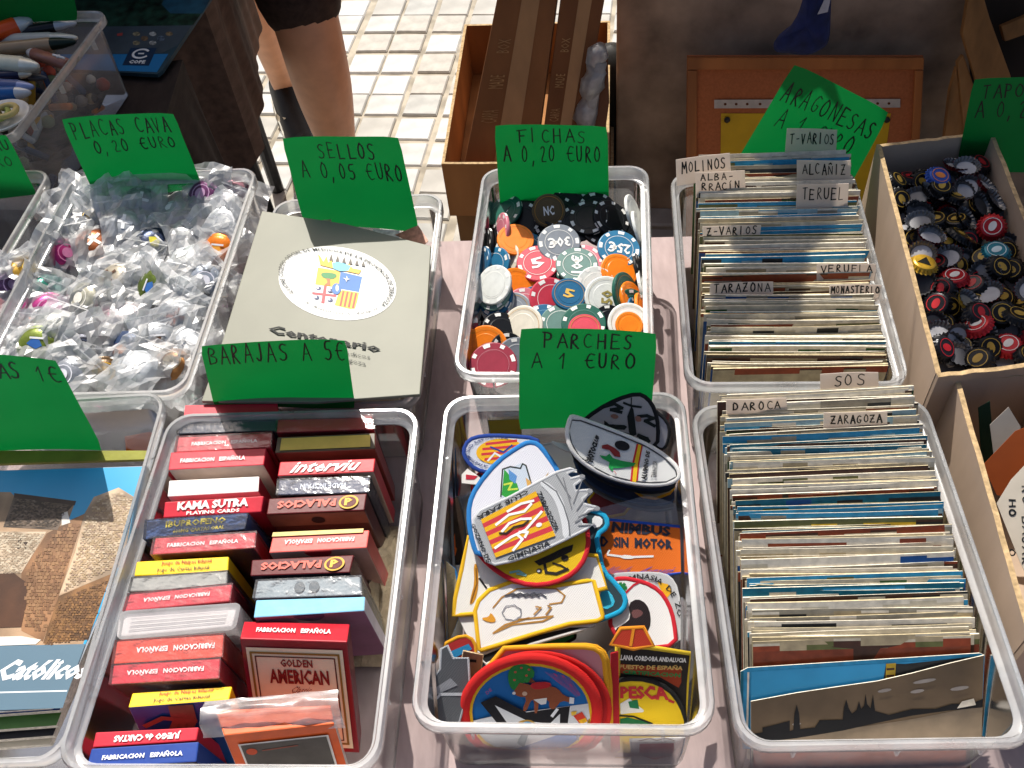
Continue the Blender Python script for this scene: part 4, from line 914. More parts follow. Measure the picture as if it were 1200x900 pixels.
Z3 = lambda P: Zm(P, 540, 500, 5)                        # traced on enlarged views of the photograph
Z4 = lambda P: Zm(P, 620, 440, 5)
Z5 = lambda P: Zm(P, 500, 720, 5)
Z6 = lambda P: Zm(P, 680, 600, 3.21)
Z7 = lambda P: Zm(P, 490, 480, 2.37)
Z8 = lambda P: Zm(P, 540, 620, 5)
yw = bx_pat.yaw
FPL = PL(625, 897, .010, 58, yw); BPL = PL(640, 650, .088, 24, yw)
# hidden body of the heap: assorted patches lying below
rnd = random.Random(4); fc = ['2c3a4c', '3c5a8c', 'a82a2e', 'd8b23c', 'dcd8d0', '5c5c60', '2c6c8c', 'c8682c', 'c9c4bc', '8c8c90', '1f6a3c', '8a2f38']
for k in range(30):
    u, v = (k % 3 - 1) * .046 + rnd.uniform(-.012, .012), (-.1 + .2 * ((k // 3) / 9)) + rnd.uniform(-.01, .01); z = .014 + .0052 * (k % 3) + .004 * (k // 6) + rnd.uniform(0, .01) + (.02 if k > 14 else .004)
    p = bx_pat.P(u, v, z); px, py = proj(p); s_ = rnd.uniform(26, 36); a0 = rnd.uniform(0, 6)
    nn = rnd.choice([4, 4, 5, 12]); q = [(px + s_ * math.cos(a0 + 2 * math.pi * i / nn) * 1.15, py + s_ * .8 * math.sin(a0 + 2 * math.pi * i / nn)) for i in range(nn)]
    side = ['left', 'middle', 'right'][k % 3]; c = fc[k % 12]
    P_ = Patch(PL(px, py, z, rnd.uniform(-4, 22), yw, rnd.uniform(-10, 10)), q, c, rnd.choice(['1b4f9c', 'c9c9c9', '141414', 'd8a818', 'b01c22']), 'patch buried in the PARCHES heap, %s in its %s column' % (ordn(k // 3), side)); P_.done()
# left wall, leaning ones
P_ = Patch(PL(520, 590, .075, 60, yw + 55), Z7([(60, 190), (100, 105), (103, 120), (95, 260), (70, 310)]), '2a3a52', '2a78b8', 'blue edged patch standing on edge against the left wall', sm=0); P_.done()
P_ = Patch(PL(528, 640, .07, 40, yw + 40), Z7([(68, 330), (105, 220), (130, 300), (135, 400), (110, 440), (80, 400)]), '3a2a20', '1c1c1e', 'dark patch with an orange flame at the left wall'); P_.poly(Z7([(84, 340), (100, 250), (112, 330), (108, 400), (92, 410)]), 'd8641c', 1); P_.poly(Z7([(90, 350), (100, 290), (106, 350), (100, 385)]), 'e8a02c', 1); P_.done()
P_ = Patch(PL(520, 700, .075, 42, yw + 40), Z7([(22, 440), (40, 415), (80, 425), (112, 450), (118, 560), (95, 625), (60, 650), (45, 710), (28, 640)]), 'b3a684', '2a78b8', 'blue edged patch with a yellow bird against the left wall'); P_.poly(Z7([(50, 445), (85, 470), (92, 600), (70, 620), (52, 560)]), 'c9bc6c', 1); P_.poly(Z7([(60, 460), (75, 480), (72, 560), (60, 540)]), '8a8a62', 1); P_.poly(Z7([(36, 520), (48, 560), (50, 690), (38, 660)]), 'a8322a'); P_.done()
P_ = Patch(PL(530, 790, .07, 38, yw + 15), Z7([(60, 655), (125, 622), (160, 640), (165, 690), (110, 700), (66, 700)]), 'b02c2c', 'e0a01c', 'small red and blue patch under the grey crown shape'); P_.poly(Z7([(70, 680), (140, 650), (150, 665), (80, 700)]), '2a8ac0'); P_.done()
P_ = Patch(PL(535, 820, .078, 44, yw + 10), Z7([(28, 690), (42, 715), (52, 735), (60, 720), (62, 665), (82, 655), (98, 690), (140, 690), (145, 760), (110, 890), (45, 900), (30, 800)]), '55585c', 'b8bcc0', 'grey crown shaped patch in the front left corner', bw=.0022, sm=0); P_.line(Z7([(30, 800), (60, 790), (120, 790)]), .0022, 'b8bcc0'); P_.poly(Z7([(45, 770), (90, 745), (110, 765), (50, 790)]), '8c8f94'); P_.done()
# cardboard coloured one with a black line
P_ = Patch(FPL.raised(.002), Z5([(85, 690), (215, 215), (330, 240), (300, 480), (240, 760), (70, 760)]), '9c8264', 'c9b08c', 'beige patch with an angular black line at the front left', sm=0, bw=.0018); P_.line(Z5([(285, 272), (238, 268), (105, 668), (155, 688)]), .0022, '141414'); P_.done()
# back: oval, navy-edged club patch
P_ = Patch(BPL.raised(0.012), [(541, 528), (548, 514), (565, 509), (592, 509), (630, 512), (634, 525), (600, 545), (575, 556), (556, 551), (545, 540)], 'c9cdd8', '1f3f8c', 'oval blue edged patch with red and yellow stripes at the back left', bw=.0036)
P_.ell(586, 529, 28, 15, 'e8b01c', rot=-5)
for i, y in enumerate((519, 525, 531, 537)): P_.poly([(563 + abs(y - 529) * .6, y), (612 - abs(y - 529) * .6, y - 4), (612 - abs(y - 529) * .6, y - 1), (563 + abs(y - 529) * .6, y + 3)], 'c8343c')
f = P_.fr((543, 509), (625, 509), (625, 552), (543, 552)); arctext(f, P_.b, 'ATLETISMO SDAD. DEPORTIVA', .5, .5, .44, .40, 250, 70, .14, mat('1f2f6c', .7, bump=0), .0008); P_.line([(575, 524), (590, 530), (600, 522)], .0014, '2c3f8c'); P_.line([(572, 540), (580, 531), (592, 538)], .0014, 'e6e6e6'); P_.done()
P_ = Patch(PL(552, 563, .088, 20, yw), [(541, 556), (548, 549), (566, 562), (560, 568), (541, 566)], 'e4e0dc', None, 'white and red scrap of a patch below the oval one', sm=0); P_.poly([(546, 556), (560, 558), (556, 562), (546, 562)], 'b8243a'); P_.done()
# the teal one with cyan edge (lies under the white patches, looks out at the right)
P_ = Patch(BPL.raised(0.002), [(640, 560), (668, 590), (700, 598), (712, 604), (714, 618), (700, 628), (704, 648), (708, 668), (722, 682), (736, 700), (732, 716), (716, 724), (690, 732), (640, 728), (600, 640)], '2b4048', '18a0cc', 'dark teal patch with a bright cyan edge bulging out right of the heap', bw=.0042)
P_.poly([(706, 690), (716, 694), (722, 708), (708, 716), (700, 700)], '38b8d8', 1); P_.poly([(694, 604), (706, 606), (706, 616), (694, 620)], 'e8e8e8', 1); P_.done()
# orange NIMBUS patch
P_ = Patch(BPL.raised(-0.006), [(694, 606), (800, 616), (805, 672), (760, 678), (696, 674)], 'd86a1c', '2050b8', 'orange patch with the words SIN MOTOR and a glider at the right wall', sm=0, bw=.003)
P_.text('NIMBUS', (718, 611), (786, 617), (786, 629), (716, 624), '1c2030', bold=.05); P_.text('D  SIN  MOTOR', (704, 628), (788, 632), (788, 644), (704, 641), '1c2030', bold=.05)
P_.line([(712, 650), (735, 653), (765, 652)], .0016, 'e6e2dc'); P_.line([(712, 649), (714, 645)], .0014, 'e6e2dc'); P_.poly([(728, 650), (742, 651), (744, 655), (728, 655)], 'e6e2dc', 1); P_.text('Vuelo - Aerovia', (710, 664), (790, 664), (790, 674), (710, 674), '2a3f9c', bold=0, shear=.25); P_.done()
# grey DE GIMNASIA behind the bear head
P_ = Patch(BPL.raised(-0.005), Z6([(100, 240), (150, 228), (290, 226), (340, 240), (370, 290), (380, 400), (384, 500), (200, 520), (100, 400)]), 'b4b6b8', 'c9cbcc', 'grey patch with black letters DE GIMNASIA looking out at the right', bw=.002)
f = P_.fr(*Z6([(110, 225), (390, 225), (390, 520), (110, 520)])); arctext(f, P_.b, 'GIMNASIA  DE  ZO', .44, .42, .50, .52, 125, 0, .14, mat('1a1c1e', .7, bump=0), .0008); P_.poly(Z6([(290, 262), (330, 272), (345, 300), (320, 330)]), 'e0a81c'); P_.done()
P_ = Patch(BPL.raised(-0.002), Z6([(106, 262), (150, 241), (240, 258), (300, 290), (338, 345), (358, 410), (366, 505), (240, 520), (110, 480)]), 'e4e2e0', 'c01c2c', 'white patch with a red edge and a black animal head at the right', bw=.0036)
P_.poly(Z6([(180, 345), (215, 325), (250, 345), (266, 390), (262, 440), (230, 470), (120, 500), (130, 440), (165, 420), (190, 400)]), '1f1418', 1); P_.poly(Z6([(190, 370), (225, 365), (240, 385), (200, 405)]), '6a4444', 1); P_.line(Z6([(165, 310), (200, 275), (225, 262)]), .0014, 'c01c2c')
for a in range(7): P_.line(Z6([(155, 285), (155 + 17 * math.cos(a * .9), 285 + 17 * math.sin(a * .9))]), .0022, '1f7a3c')
P_.done()
P_ = Patch(PL(735, 748, .104, 40, yw), Z6([(110, 500), (150, 435), (240, 430), (280, 505), (200, 520)]), 'b3331c', 'e08a1c', 'small orange and red patch with a scalloped top at the right', sm=0, bw=.003); P_.line(Z6([(200, 440), (190, 500)]), .002, 'e08a1c'); P_.done()
# white folded plastic edge at the right wall
P_ = Patch(PL(808, 740, .08, 70, yw + 70), [(800, 700), (808, 706), (812, 760), (808, 800), (800, 790)], 'dcdcdc', None, 'white folded plastic sleeve at the right wall', sm=0, m=M_RIM, cat='plastic sleeve', group='clear sleeves in the PARCHES box'); P_.done()
# stack of oval patches under the club one
lab = ['lowest grey oval patch of the stack below the MOTO one', 'dark blue oval patch low in that stack', 'yellow edged patch low in the stack below the MOTO one', 'navy oval patch in the stack below the MOTO one', 'blackish oval patch second from the top of the oval stack']
for k, (c, bc) in enumerate((('6c6a6c', '8c8c8e'), ('26304c', '3c4c6c'), ('a89a80', 'd8961c'), ('2a3048', '26262c'), ('2c2c30', '55565a'))):
    q = Z4([(240, 265), (330, 275), (460, 320), (600, 370), (740, 430), (850, 520), (865, 580), (800, 620), (680, 630), (540, 600), (430, 560), (330, 500), (240, 400)])
    dx_ = (4 - k) * 2.2 - 2; dy_ = (4 - k) * 7.0 + 6; q = [(x + dx_, y + dy_) for x, y in q]
    if k == 2: q = Z4([(300, 480), (560, 640), (700, 740), (870, 680), (860, 600), (600, 480)])
    P_ = Patch(PL(710, 550, .084 + .0055 * k, 30, yw, 4), q, c, bc, lab[k], bw=.0026)
    if k == 2: P_.poly(Z4([(640, 660), (700, 690), (790, 680), (760, 640)]), 'a8443c', 1)
    P_.done()
# the ship patches leaning on the green card
P_ = Patch(PL(760, 505, .118, 52, yw + 3), Z4([(640, 110), (735, 195), (815, 265), (832, 340), (800, 440), (740, 430), (640, 300)]), 'b8b4b8', '17181c', 'pale patch with a black edge peeping out right behind the ship patch', bw=.003); P_.done()
P_ = Patch(PL(730, 505, .122, 54, yw), Z4([(285, 285), (390, 200), (510, 135), (635, 98), (700, 128), (745, 200), (765, 300), (758, 420), (640, 440), (400, 380)]), 'b3acaa', '17181c', 'grey white patch with a black sailing ship against the green PARCHES card', bw=.0036)
K_ = '1c2220'
P_.poly(Z4([(440, 262), (470, 285), (560, 290), (575, 300), (560, 318), (480, 312), (440, 290)]), K_); P_.poly(Z4([(590, 200), (600, 175), (612, 200), (630, 345), (600, 360), (585, 330), (575, 240)]), K_)
P_.line(Z4([(555, 160), (600, 178), (655, 185)]), .0018, K_); P_.line(Z4([(450, 180), (500, 165), (545, 190), (480, 200), (540, 215)]), .0026, K_); P_.line(Z4([(640, 240), (690, 235), (730, 250), (680, 265), (735, 295)]), .0026, K_); P_.line(Z4([(600, 130), (598, 180)]), .0008, K_)
P_.poly(Z4([(470, 235), (500, 222), (530, 240), (505, 258)]), '9c6c5c', 1); P_.poly(Z4([(620, 235), (655, 240), (660, 270), (625, 270)]), '9c6c5c', 1); P_.line(Z4([(370, 290), (430, 310), (520, 330), (590, 345)]), .0016, K_); P_.line(Z4([(640, 350), (690, 370), (700, 385), (650, 365)]), .003, K_)
P_.done()
# the MOTO oval, bent
bn = lambda x, y: .00001 * ((x - 735) ** 2) * .22
P_ = Patch(PL(730, 555, .125, 27, yw, 4), Z4([(232, 250), (262, 243), (330, 262), (420, 290), (560, 340), (700, 400), (800, 470), (868, 540), (884, 600), (850, 632), (790, 648), (700, 648), (600, 636), (480, 606), (370, 560), (280, 500), (225, 430), (208, 340)]), 'd9d9d6', 'dedcd8', 'large white oval patch with a green shape, Spanish flag band and the word MOTO', bw=.0034, bend=bn)
ol = Z4([(245, 275), (300, 275), (400, 305), (540, 355), (690, 420), (790, 490), (850, 560), (858, 600), (800, 628), (700, 630), (600, 618), (480, 590), (370, 540), (290, 480), (245, 410), (230, 340), (245, 275)]); P_.line(ol, .0010, '3c3c40')
P_.poly(Z4([(630, 400), (665, 412), (645, 520), (635, 628), (592, 622), (602, 520)]), 'c8242c'); P_.poly(Z4([(640, 404), (657, 410), (637, 520), (626, 626), (604, 622), (614, 520)]), 'e8c01c')
P_.poly(Z4([(410, 470), (450, 475), (470, 460), (490, 485), (540, 500), (625, 515), (610, 532), (560, 540), (520, 545), (490, 545), (490, 565), (465, 540), (470, 510), (430, 490)]), '1f9c4c'); P_.poly(Z4([(425, 412), (460, 405), (500, 425), (530, 450), (535, 480), (500, 475), (470, 440), (425, 430)]), '8a2c2c'); P_.ell(*Z4([(545, 412)])[0], 9, 5.5, '1c1a1e', rot=15)
P_.poly(Z4([(494, 562), (503, 565), (514, 585)]), 'c8242c')
P_.text('MOTOCLUB', *Z4([(320, 505), (390, 345), (408, 365), (372, 515)]), '1a1a1c', bold=.07)
P_.text('ALUMNO DE', *Z4([(655, 610), (685, 440), (708, 450), (688, 616)]), '1a1a1c', bold=.05); P_.text('ZARAGOZA', *Z4([(712, 600), (725, 500), (750, 510), (745, 600)]), '2a2a2c', bold=.02)
P_.done()
P_ = Patch(PL(655, 525, .112, 20, yw), Z4([(128, 392), (140, 380), (240, 425), (250, 450), (200, 435)]), 'e6e6e6', None, 'thin white plastic peg left of the MOTO patch', t=.004, cat='peg', group='small scraps in the PARCHES box'); P_.done()
# blue edged white mountain patch
P_ = Patch(BPL.raised(0.02), Z3([(62, 690), (38, 570), (40, 450), (85, 345), (210, 195), (330, 112), (395, 80), (455, 92), (505, 150), (575, 250), (640, 400), (500, 560), (200, 740), (90, 760)]), 'e3e3ea', '2a7cc0', 'white patch with a blue edge and a green mountain, near the top of the heap', bw=.0042)
P_.poly(Z3([(232, 410), (245, 250), (300, 240), (350, 215), (380, 225), (410, 320), (420, 420), (300, 470)]), 'c9d4e0'); P_.poly(Z3([(240, 400), (255, 250), (330, 335), (350, 400), (300, 440)]), '2f9a3c'); P_.line(Z3([(235, 410), (245, 250), (290, 235), (350, 245), (362, 218), (382, 228), (412, 330)]), .0011, '2a3430'); P_.poly(Z3([(280, 250), (330, 290), (320, 335), (285, 310)]), '5a90c8'); P_.line(Z3([(255, 340), (300, 330), (280, 370), (330, 365)]), .0014, 'c8dc4c'); P_.poly(Z3([(380, 300), (410, 320), (412, 380), (390, 350)]), 'd8a858'); P_.poly(Z3([(490, 300), (515, 265), (505, 300)]), 'c9a878'); P_.done()
# yellow motorcycle patch
P_ = Patch(BPL.raised(0.0165), [(552, 622), (556, 645), (572, 664), (596, 680), (622, 688), (650, 685), (674, 673), (688, 654), (692, 630), (684, 600), (640, 590), (580, 600)], 'e0b81c', 'c8202c', 'yellow patch with a red edge and a black motorcycle', bw=.004)
P_.poly(Z8([(430, 190), (520, 150), (600, 110), (660, 90), (650, 130), (590, 160), (530, 190), (460, 215)]), '2a241c'); P_.line(Z8([(490, 200), (500, 255), (560, 262), (625, 235)]), .0022, '2a241c'); P_.ell(*Z8([(610, 170)])[0], 4.4, 3.6, '2a241c'); P_.ell(*Z8([(460, 245)])[0], 3.4, 2.8, '3a3226'); P_.line(Z8([(540, 200), (590, 215), (630, 240)]), .0014, '2a241c'); P_.ell(*Z8([(456, 245)])[0], 1.8, 1.5, 'c9c9c9'); P_.line(Z8([(290, 255), (340, 245), (380, 270), (330, 262)]), .0015, '7ab0a8'); P_.done()
# the white patch with a yellow edge and an ear of wheat, and white sheets below
P_ = Patch(BPL.raised(0.006), [(548, 630), (560, 640), (640, 650), (700, 660), (706, 690), (690, 728), (640, 752), (572, 782), (560, 765), (545, 740), (533, 715), (540, 670)], 'e8e6e2', None, 'plain white patch sticking out below the cobaya one', t=.0022, sm=0); P_.done()
P_ = Patch(BPL.raised(0.0085), [(548, 628), (600, 640), (700, 650), (712, 690), (620, 715), (540, 722), (530, 722), (532, 700), (540, 665)], 'e6e4dc', 'e0b01c', 'white patch with a yellow edge and an orange ear of wheat', sm=0, bw=.0036); P_.poly(Z8([(75, 200), (100, 210), (105, 330), (85, 420), (50, 450), (60, 390), (80, 320)]), 'c88a1c', 1); P_.line(Z8([(110, 290), (150, 345)]), .0014, '1c1c1c'); P_.line(Z8([(90, 230), (95, 320), (60, 430)]), .001, '7a4c14'); P_.done()
P_ = Patch(BPL.raised(0.011), Z8([(210, 690), (300, 640), (640, 560), (790, 560), (700, 600), (420, 680), (150, 800), (100, 740)]), '1a1a1c', 'd8d6d2', 'black and white patch edge squeezed below the cobaya one', bw=.003, sm=0); P_.done()
# cobaya
P_ = Patch(BPL.raised(0.0135), Z8([(76, 480), (98, 415), (165, 350), (300, 300), (520, 330), (745, 295), (785, 300), (838, 500), (836, 525), (800, 545), (640, 562), (430, 622), (210, 690), (118, 718), (100, 705), (92, 640)]), 'eae8e4', 'e4b41c', 'white patch with a yellow edge, a line-drawn guinea pig and the word cobaya', sm=0, bw=.0036)
br = 'b4843c'; P_.line(Z8([(190, 460), (240, 400), (330, 350), (450, 345), (560, 350), (610, 390), (590, 430), (520, 440)]), .0011, br); P_.line(Z8([(340, 530), (440, 520), (540, 510), (480, 540), (300, 560), (190, 610), (260, 560), (400, 520)]), .0012, br)
P_.poly(Z8([(120, 520), (165, 515), (175, 485), (210, 535), (190, 550), (140, 540)]), 'd8962c', 1); g8 = '8a8c94'
for k in range(7): a = k * .9; P_.line(Z8([(300 + 55 * math.cos(a), 490 + 42 * math.sin(a)), (300 + 58 * math.cos(a + .5), 490 + 48 * math.sin(a + .5)), (300 + 50 * math.cos(a + .85), 490 + 40 * math.sin(a + .85))]), .0007, g8)
for k in range(5): P_.line(Z8([(260 + k * 40, 390 + 5 * (k % 2)), (310 + k * 40, 380 - 4 * (k % 2)), (340 + k * 40, 398)]), .0012, '4a4c54')
P_.line(Z8([(500, 500), (530, 460), (510, 450)]), .0011, br); P_.line(Z8([(430, 500), (470, 460), (440, 455)]), .0011, br)
P_.text('cobaya', *Z8([(770, 495), (690, 320), (655, 330), (722, 505)]), 'c8304c', bold=.03)
P_.done()
# gymnastics club patch: crown at the right
P_ = Patch(BPL.raised(0.0235), Z3([(72, 545), (110, 490), (290, 405), (440, 325), (560, 262), (640, 240), (680, 252), (625, 275), (645, 300), (715, 282), (728, 300), (668, 345), (672, 372), (755, 366), (770, 385), (715, 425), (722, 448), (805, 470), (805, 490), (750, 492), (705, 545), (715, 570), (775, 572), (735, 606), (600, 672), (450, 742), (300, 792), (200, 812), (145, 790), (110, 710), (80, 610)]), 'a9abad', 'c4c6c8', 'silver crowned gymnastics patch with red and yellow stripes, topmost in the heap', sm=0, bw=.0026)
P_.poly(Z3([(455, 330), (500, 318), (560, 370), (600, 430), (625, 520), (640, 640), (600, 660), (590, 560), (560, 450), (520, 390)]), 'd6d8da', 1); P_.line(Z3([(480, 322), (560, 380), (605, 470), (632, 560), (640, 640)]), .001, '6a6c70')
for a, c in (((645, 420), (560, 280)), ((660, 450), (715, 300)), ((680, 490), (760, 380)), ((690, 530), (790, 480)), ((690, 580), (760, 575)), ((650, 480), (600, 300)), ((670, 560), (740, 520))): P_.line(Z3([a, c]), .0009, '7c7e82')
for x, y in ((712, 292), (757, 378), (800, 480)): P_.ell(*Z3([(x, y)])[0], 3.2, 2.6, '8c8e92')
TLq, TRq, BRq, BLq = Z3([(118, 545), (440, 378), (555, 640), (205, 768)])
f = P_.fr(TLq, TRq, BRq, BLq); P_.k += 1
for k in range(9):
    v1 = 1 - k / 9; v0 = 1 - (k + 1) / 9; f.rect(P_.b, 0, v0, 1, v1, th('e8b01c' if k % 2 == 0 else 'cc3a44'), .0010)
wl = mat('f0efec', .7, bump=0)
for ln in ([(.2, .72), (.45, .80), (.7, .72), (.85, .80)], [(.45, .88), (.7, .90), (.9, .84)], [(.25, .52), (.4, .62), (.6, .60), (.75, .52)], [(.05, .22), (.35, .32), (.6, .34), (.95, .56)], [(.45, .32), (.5, .18), (.3, .02)], [(.5, .35), (.62, .28), (.55, .2)]): f.line(P_.b, ln, .0018, wl, .0013)
f.ell(P_.b, .83, .33, .05, .045, wl, .0014, 14); f.line(P_.b, [(.2, .5), (.3, .44), (.45, .5), (.6, .46), (.7, .5)], .0014, mat('2a1c18', .7, bump=0), .0015)
P_.k += 3; T_ = '1c1e22'
P_.text('ZARAGOZA', *Z3([(470, 375), (578, 600), (552, 615), (440, 390)]), T_, bold=.03); P_.text('GIMNASIA', *Z3([(270, 765), (520, 665), (528, 692), (278, 792)]), T_, bold=.03)
P_.text('GOZANO DE', *Z3([(78, 560), (180, 790), (150, 800), (60, 575)][::1]), T_, bold=.03); P_.text('CLUB ZARA', *Z3([(90, 525), (390, 368), (400, 388), (104, 548)]), T_, bold=.03, flip=True)
P_.done()
# front group, leaning against the front wall
P_ = Patch(FPL.raised(0), [(722, 758), (760, 757), (812, 765), (810, 800), (808, 850), (800, 884), (722, 888)], '2a2420', 'd8b82c', 'gold edged patch with the words CORDOBA ANDALUCIA at the front right', sm=0, bw=.0042)
P_.poly(Z6([(150, 570), (380, 590), (380, 640), (370, 660), (300, 620), (150, 605)]), '9c3a1c'); P_.text('LLANA CORDOBA ANDALUCIA', *Z6([(145, 535), (400, 548), (398, 566), (143, 556)]), 'e6e2d8', bold=.04); P_.text('PUESTO DE ESPAÑA', *Z6([(148, 568), (388, 575), (384, 594), (146, 590)]), 'c9a25a', bold=.04); P_.text('CERTIFICACION', *Z6([(160, 592), (378, 605), (376, 622), (158, 608)]), '1f7a3c', bold=.04); P_.done()
P_ = Patch(FPL.raised(0.003), [(718, 875), (718, 800), (732, 794), (760, 795), (785, 806), (800, 825), (808, 850), (804, 876), (722, 890)], 'e8c41c', '141414', 'yellow patch with a black edge and the red word PESCA', sm=1, bw=.004)
P_.text('PESCA', *Z6([(150, 655), (325, 650), (335, 708), (150, 700)]), 'b8242c', bold=.05); P_.poly(Z6([(150, 720), (185, 700), (240, 745), (236, 752), (190, 755), (152, 760)]), 'e4e4dc'); P_.poly(Z6([(180, 712), (215, 705), (222, 740), (186, 735)]), '1f7a4c'); P_.poly(Z6([(150, 765), (260, 790), (270, 810), (150, 812)]), '1f6a3c', 1); P_.line(Z6([(150, 765), (200, 768), (270, 795)]), .0014, '16201a'); P_.line(Z6([(335, 708), (350, 714)]), .002, 'b8242c'); P_.done()
P_ = Patch(FPL.raised(0.0055), [(716, 766), (724, 764), (726, 880), (716, 882)], 'b01c26', 'b01c26', 'narrow red patch edge between the pink patch and the PESCA one', sm=0, bw=.0016); P_.done()
for k in range(2):
    o_ = k * 1.8
    P_ = Patch(FPL.raised(.0075 + .003 * k), [(560 + o_, 760), (680 - 2 * k, 754 + o_), (706 - 2 * k, 758 + o_), (716 - 2 * o_, 780), (718 - 2 * o_, 876), (570, 884)], 'c9898c' if k else 'd0a020', 'e0a01c', ('pale pink patch with an orange edge right behind the round bear patch' if k else 'orange edged patch hidden behind the pale pink one'), sm=1, bw=.0042); P_.done()
# red backing disc, then the round blue one
def disc_px(cx, cy_, rx, ry, n=36): return [(cx + rx * math.cos(2 * math.pi * k / n), cy_ + ry * math.sin(2 * math.pi * k / n)) for k in range(n)]
P_ = Patch(FPL.raised(0.0135), disc_px(630, 832, 86, 68), 'b01c20', 'c8201c', 'red edged round patch right behind the blue bear patch', sm=0, bw=.004); P_.done()
PB = Patch(FPL.raised(0.017), disc_px(622, 834, 82, 66), '1464a8', 'd01e1c', 'round blue patch with a red edge, a brown bear and a large M', sm=0, bw=.0085)
P_ = PB; P_.line(disc_px(622, 834, 71, 56) + disc_px(622, 834, 71, 56)[:1], .0030, 'd8a818')
P_.poly([(555, 844), (582, 838), (690, 824), (692, 850), (684, 866), (664, 882), (640, 889), (604, 889), (576, 878), (556, 862)], 'c9cdd0')
T5 = Z5; M_ = '15151a'
P_.poly(T5([(315, 515), (405, 478), (585, 572), (840, 535), (825, 650), (780, 655), (782, 580), (720, 640), (590, 622), (400, 530), (495, 665), (440, 668)]), M_)
P_.poly(T5([(400, 530), (590, 622), (540, 665), (495, 668)]), 'd0d4d6'); P_.ell(*T5([(585, 645)])[0], 11, 6, 'b08a3c'); P_.ell(*T5([(590, 642)])[0], 6, 3.5, '3a90b8')
P_.poly(T5([(560, 690), (600, 690), (570, 800), (530, 750)]), '5c7078')
P_.poly(T5([(475, 345), (500, 300), (560, 285), (610, 300), (640, 345), (600, 400), (560, 395), (530, 440), (500, 440), (480, 400)]), '1f7a34', 1)
for x, y in ((515, 382), (520, 335), (585, 355), (555, 310), (600, 320)): P_.ell(*T5([(x, y)])[0], 1.6, 1.3, 'c0503c', 8)
B_ = '8a4a2c'
P_.poly(T5([(505, 455), (530, 420), (545, 395), (560, 400), (600, 405), (640, 430), (720, 415), (770, 430), (800, 470), (860, 490), (850, 515), (790, 500), (760, 540), (740, 555), (715, 540), (720, 500), (660, 490), (650, 575), (630, 575), (630, 500), (610, 500), (585, 565), (560, 560), (590, 480), (540, 480)]), B_, 1)
P_.poly(T5([(605, 420), (620, 395), (720, 390), (735, 420), (640, 440)]), 'b01c24', 1); P_.poly(T5([(625, 495), (705, 485), (700, 520), (670, 525)]), 'dcdcd8'); P_.poly(T5([(838, 480), (865, 485), (862, 520), (835, 518)]), 'd8dce0'); P_.poly(T5([(725, 590), (760, 545), (775, 552), (740, 600)]), 'd8dce0')
P_.ell(*T5([(512, 457)])[0], 2, 1.8, 'dcdcd8', 10); P_.ell(*T5([(575, 460)])[0], 3, 2.6, 'c9a890', 10); P_.poly(T5([(598, 395), (612, 365), (640, 395)]), '6a3420')
P_.text('MONTAÑEROS', *T5([(640, 290), (820, 330), (905, 470), (880, 480)]), 'a83a6c', bold=0)
P_.text('DE', *T5([(345, 450), (375, 425), (385, 440), (355, 465)]), 'a83a6c', bold=0); P_.text('A', *T5([(320, 650), (350, 625), (360, 650), (330, 668)]), 'c83a44', bold=.02)
P_.poly(T5([(860, 590), (910, 565), (945, 620), (900, 640)]), 'c83a24'); P_.poly(T5([(890, 615), (935, 600), (940, 622), (905, 638)]), 'e0a81c'); P_.poly(T5([(845, 565), (880, 560), (875, 580), (850, 590)]), 'd8b03c')
P_.text('NOGI', *T5([(620, 800), (770, 782), (775, 806), (625, 826)]), 'a84450', bold=.02); P_.text('ZIV', *T5([(430, 770), (510, 795), (500, 820), (420, 795)]), 'a84450', bold=.02)
P_.done()
# crest patch seen through the front wall
P_ = Patch(PL(770, 885, .05, 78, yw), [(738, 868), (803, 866), (800, 900), (795, 930), (742, 930)], 'd4d4d4', 'b8bcc0', 'white patch with a red crest seen through the front wall of the PARCHES box', sm=0, bw=.002); P_.poly([(750, 880), (790, 878), (792, 905), (768, 915), (750, 905)], 'b02c34'); P_.line([(750, 873), (762, 868), (770, 872), (780, 867), (790, 872)], .002, '6a4a3c'); P_.done()
# plastic sleeve with a yellow card at the back wall
P_ = Patch(PL(590, 505, .075, 70, yw), [(572, 482), (612, 480), (611, 512), (575, 514)], 'c9b44c', 'b8b8a0', 'yellow patch in a sleeve behind the PARCHES card at the back left', sm=0, bw=.0014); P_.done()
P_ = Patch(PL(770, 600, .092, 26, yw), [(700, 596), (760, 580), (792, 590), (802, 614), (700, 606)], 'cccccc', None, 'clear sleeve lying on the orange SIN MOTOR patch', sm=0, m=M_WRAP, cat='plastic sleeve', group='clear sleeves in the PARCHES box', t=.0006); P_.done()

